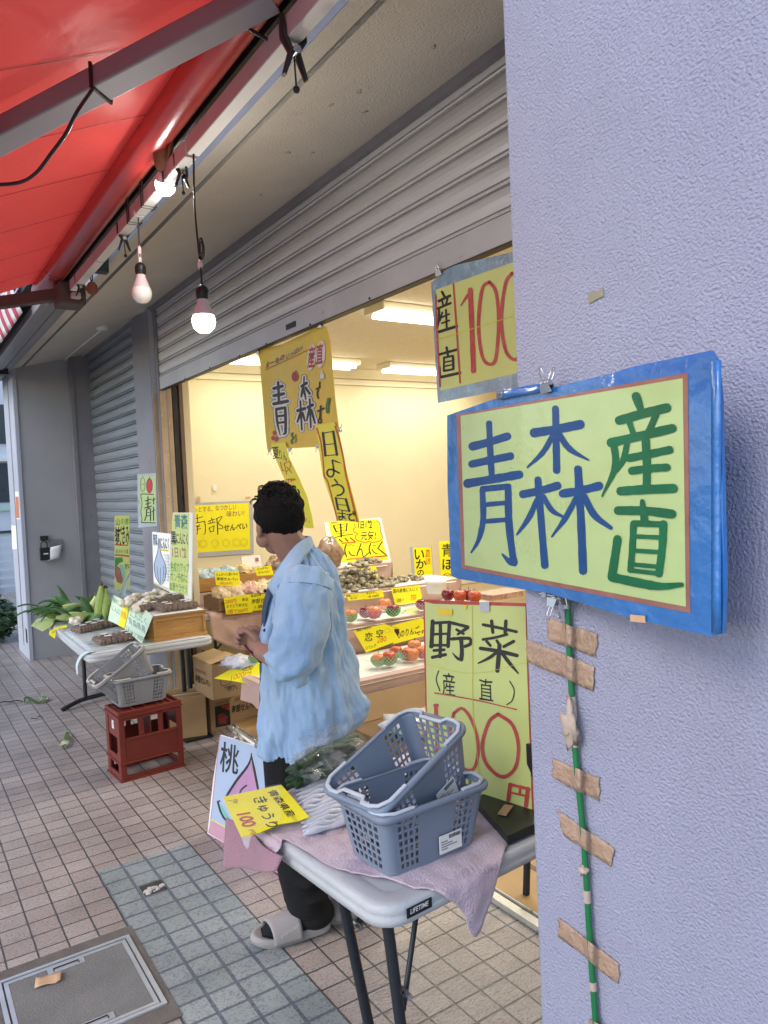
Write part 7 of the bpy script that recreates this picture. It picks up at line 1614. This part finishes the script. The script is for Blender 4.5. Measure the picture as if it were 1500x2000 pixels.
# trousers
g = MB()
def cap2(a, b2, r0, r1):
    a, b2 = Vector(a), Vector(b2); g.tube([a, b2], [r0, r1], 'trousers', 16); g.ell(a, (r0,)*3, 'trousers', nu=14, nv=8); g.ell(b2, (r1, r1, r1*.4), 'trousers', nu=14, nv=8)
g.ell(pv, (.125, .115, .10), 'trousers', Rt, 18, 12); g.ell(pv-UP*.10, (.13, .12, .10), 'trousers', Rt, 18, 12)
for hp, kn, an in ((hip1, kn1, ankle1), (hip2, kn2, ankle2)):
    cap2(hp.lerp(kn, .22), kn, .104, .090); c = an+UP*.02; m3 = kn.lerp(c, .6)+IL*.012; cap2(kn, m3, .088, .080); cap2(m3, c+fdir*.012, .080, .074)
    g.ell(an-UP*.012-fdir*.012, (.07, .072, .05), 'trousers', None, 16, 10)
    for k in range(5): g.ell(an+UP*(.03+.03*k)+fdir*.01, (.074+.010*(k % 2), .074+.008*(k % 2), .018), 'trousers', Matrix.Rotation(R_(8*(-1)**k), 3, 'X'), 16, 6, .3, k)
o = g.build('trousers', person); md = o.modifiers.new('remesh', 'REMESH'); md.mode = 'VOXEL'; md.voxel_size = .009; md.use_smooth_shade = True
md = o.modifiers.new('smooth', 'SMOOTH'); md.factor = .5; md.iterations = 4
# socks and slides
for an in (ankle1, ankle2):
    h0 = Vector((an.x, an.y, 0))-fdir*.055; FP_ = lambda x, y, z: h0+fdir*x+fside*y+UP*z
    g = MB(); g.tube([FP_(.045, 0, .10), FP_(.075, 0, .062), FP_(.14, 0, .052), FP_(.20, 0, .046), FP_(.235, 0, .04)], [.040, .042, .043, .038, .018], 'sock', 14, flat=(1.05, .8)); g.build('sock', person)
    t2 = MB(); out = [(.0, .028), (.02, .040), (.08, .040), (.13, .045), (.19, .053), (.235, .046), (.262, .026), (.272, 0)]
    ol = [(x, y) for x, y in out]+[(x, -y*.92) for x, y in out[::-1][1:]]+[(-.008, 0)]
    ol = smooth_path(ol+ol[:1], 4)[:-1]
    rg = []
    for k2, z in ((.93, .001), (1.0, .008), (1.02, .022), (.99, .032), (.93, .036), (.86, .030)): rg.append([FP_(.132+(x-.132)*k2, y*k2, z+.010*(1-min(1, x/.12))+.012*max(0, (x-.2)/.07)) for x, y in ol])
    t2.loft(rg, 'slide_foam', True, (True, True)); sl_ = t2.build('slide_sole', person)
    g = MB()
    def strap(u, v):
        a = math.pi*(u*1.04-.02); x = .115+.10*v-.03*math.sin(a)*(1-v)*0+.015*math.cos(a); hw = .050+.004*v; hh = .085-.026*v
        return FP_(x, math.cos(a)*hw, .018+max(0, math.sin(a))**.75*hh)
    g.grid(26, 10, strap, 'slide_foam'); st = g.build('slide_strap', person, solid=.010)
    g = MB(); ik = None
    p0 = strap(.90, .2); 
    for k in range(11):
        a, b2 = Vector(strap(.80+.011*k*.6, .15+.055*k)), Vector(strap(.86+.011*k*.6, .15+.055*k)); nn = (a+b2)/2-FP_(.16, 0, .03); nn = Vector(nn).normalized()*.0062
        g.tube([a+nn, a.lerp(b2, .75 if k % 3 else .5)+nn], .0016, 'slide_print', 4)
    g.build('slide_print', st)
# thing held in the left hand
g = MB(); c = bd(508, 1262, -.07); d = (hl-wl).normalized(); R3 = Matrix((d.cross(UP).normalized(), d, UP)).transposed()
g.box((-.02, -.05, -.012), (.03, .05, -.004), 'phone', rot=R3, c=c+UP*.0); g.box((-.019, .012, -.0035), (.029, .05, -.0025), 'phone_red', rot=R3, c=c)
tag(g.build('phone', bevel=.003), 'dark phone held in the man\'s hand', 'phone')
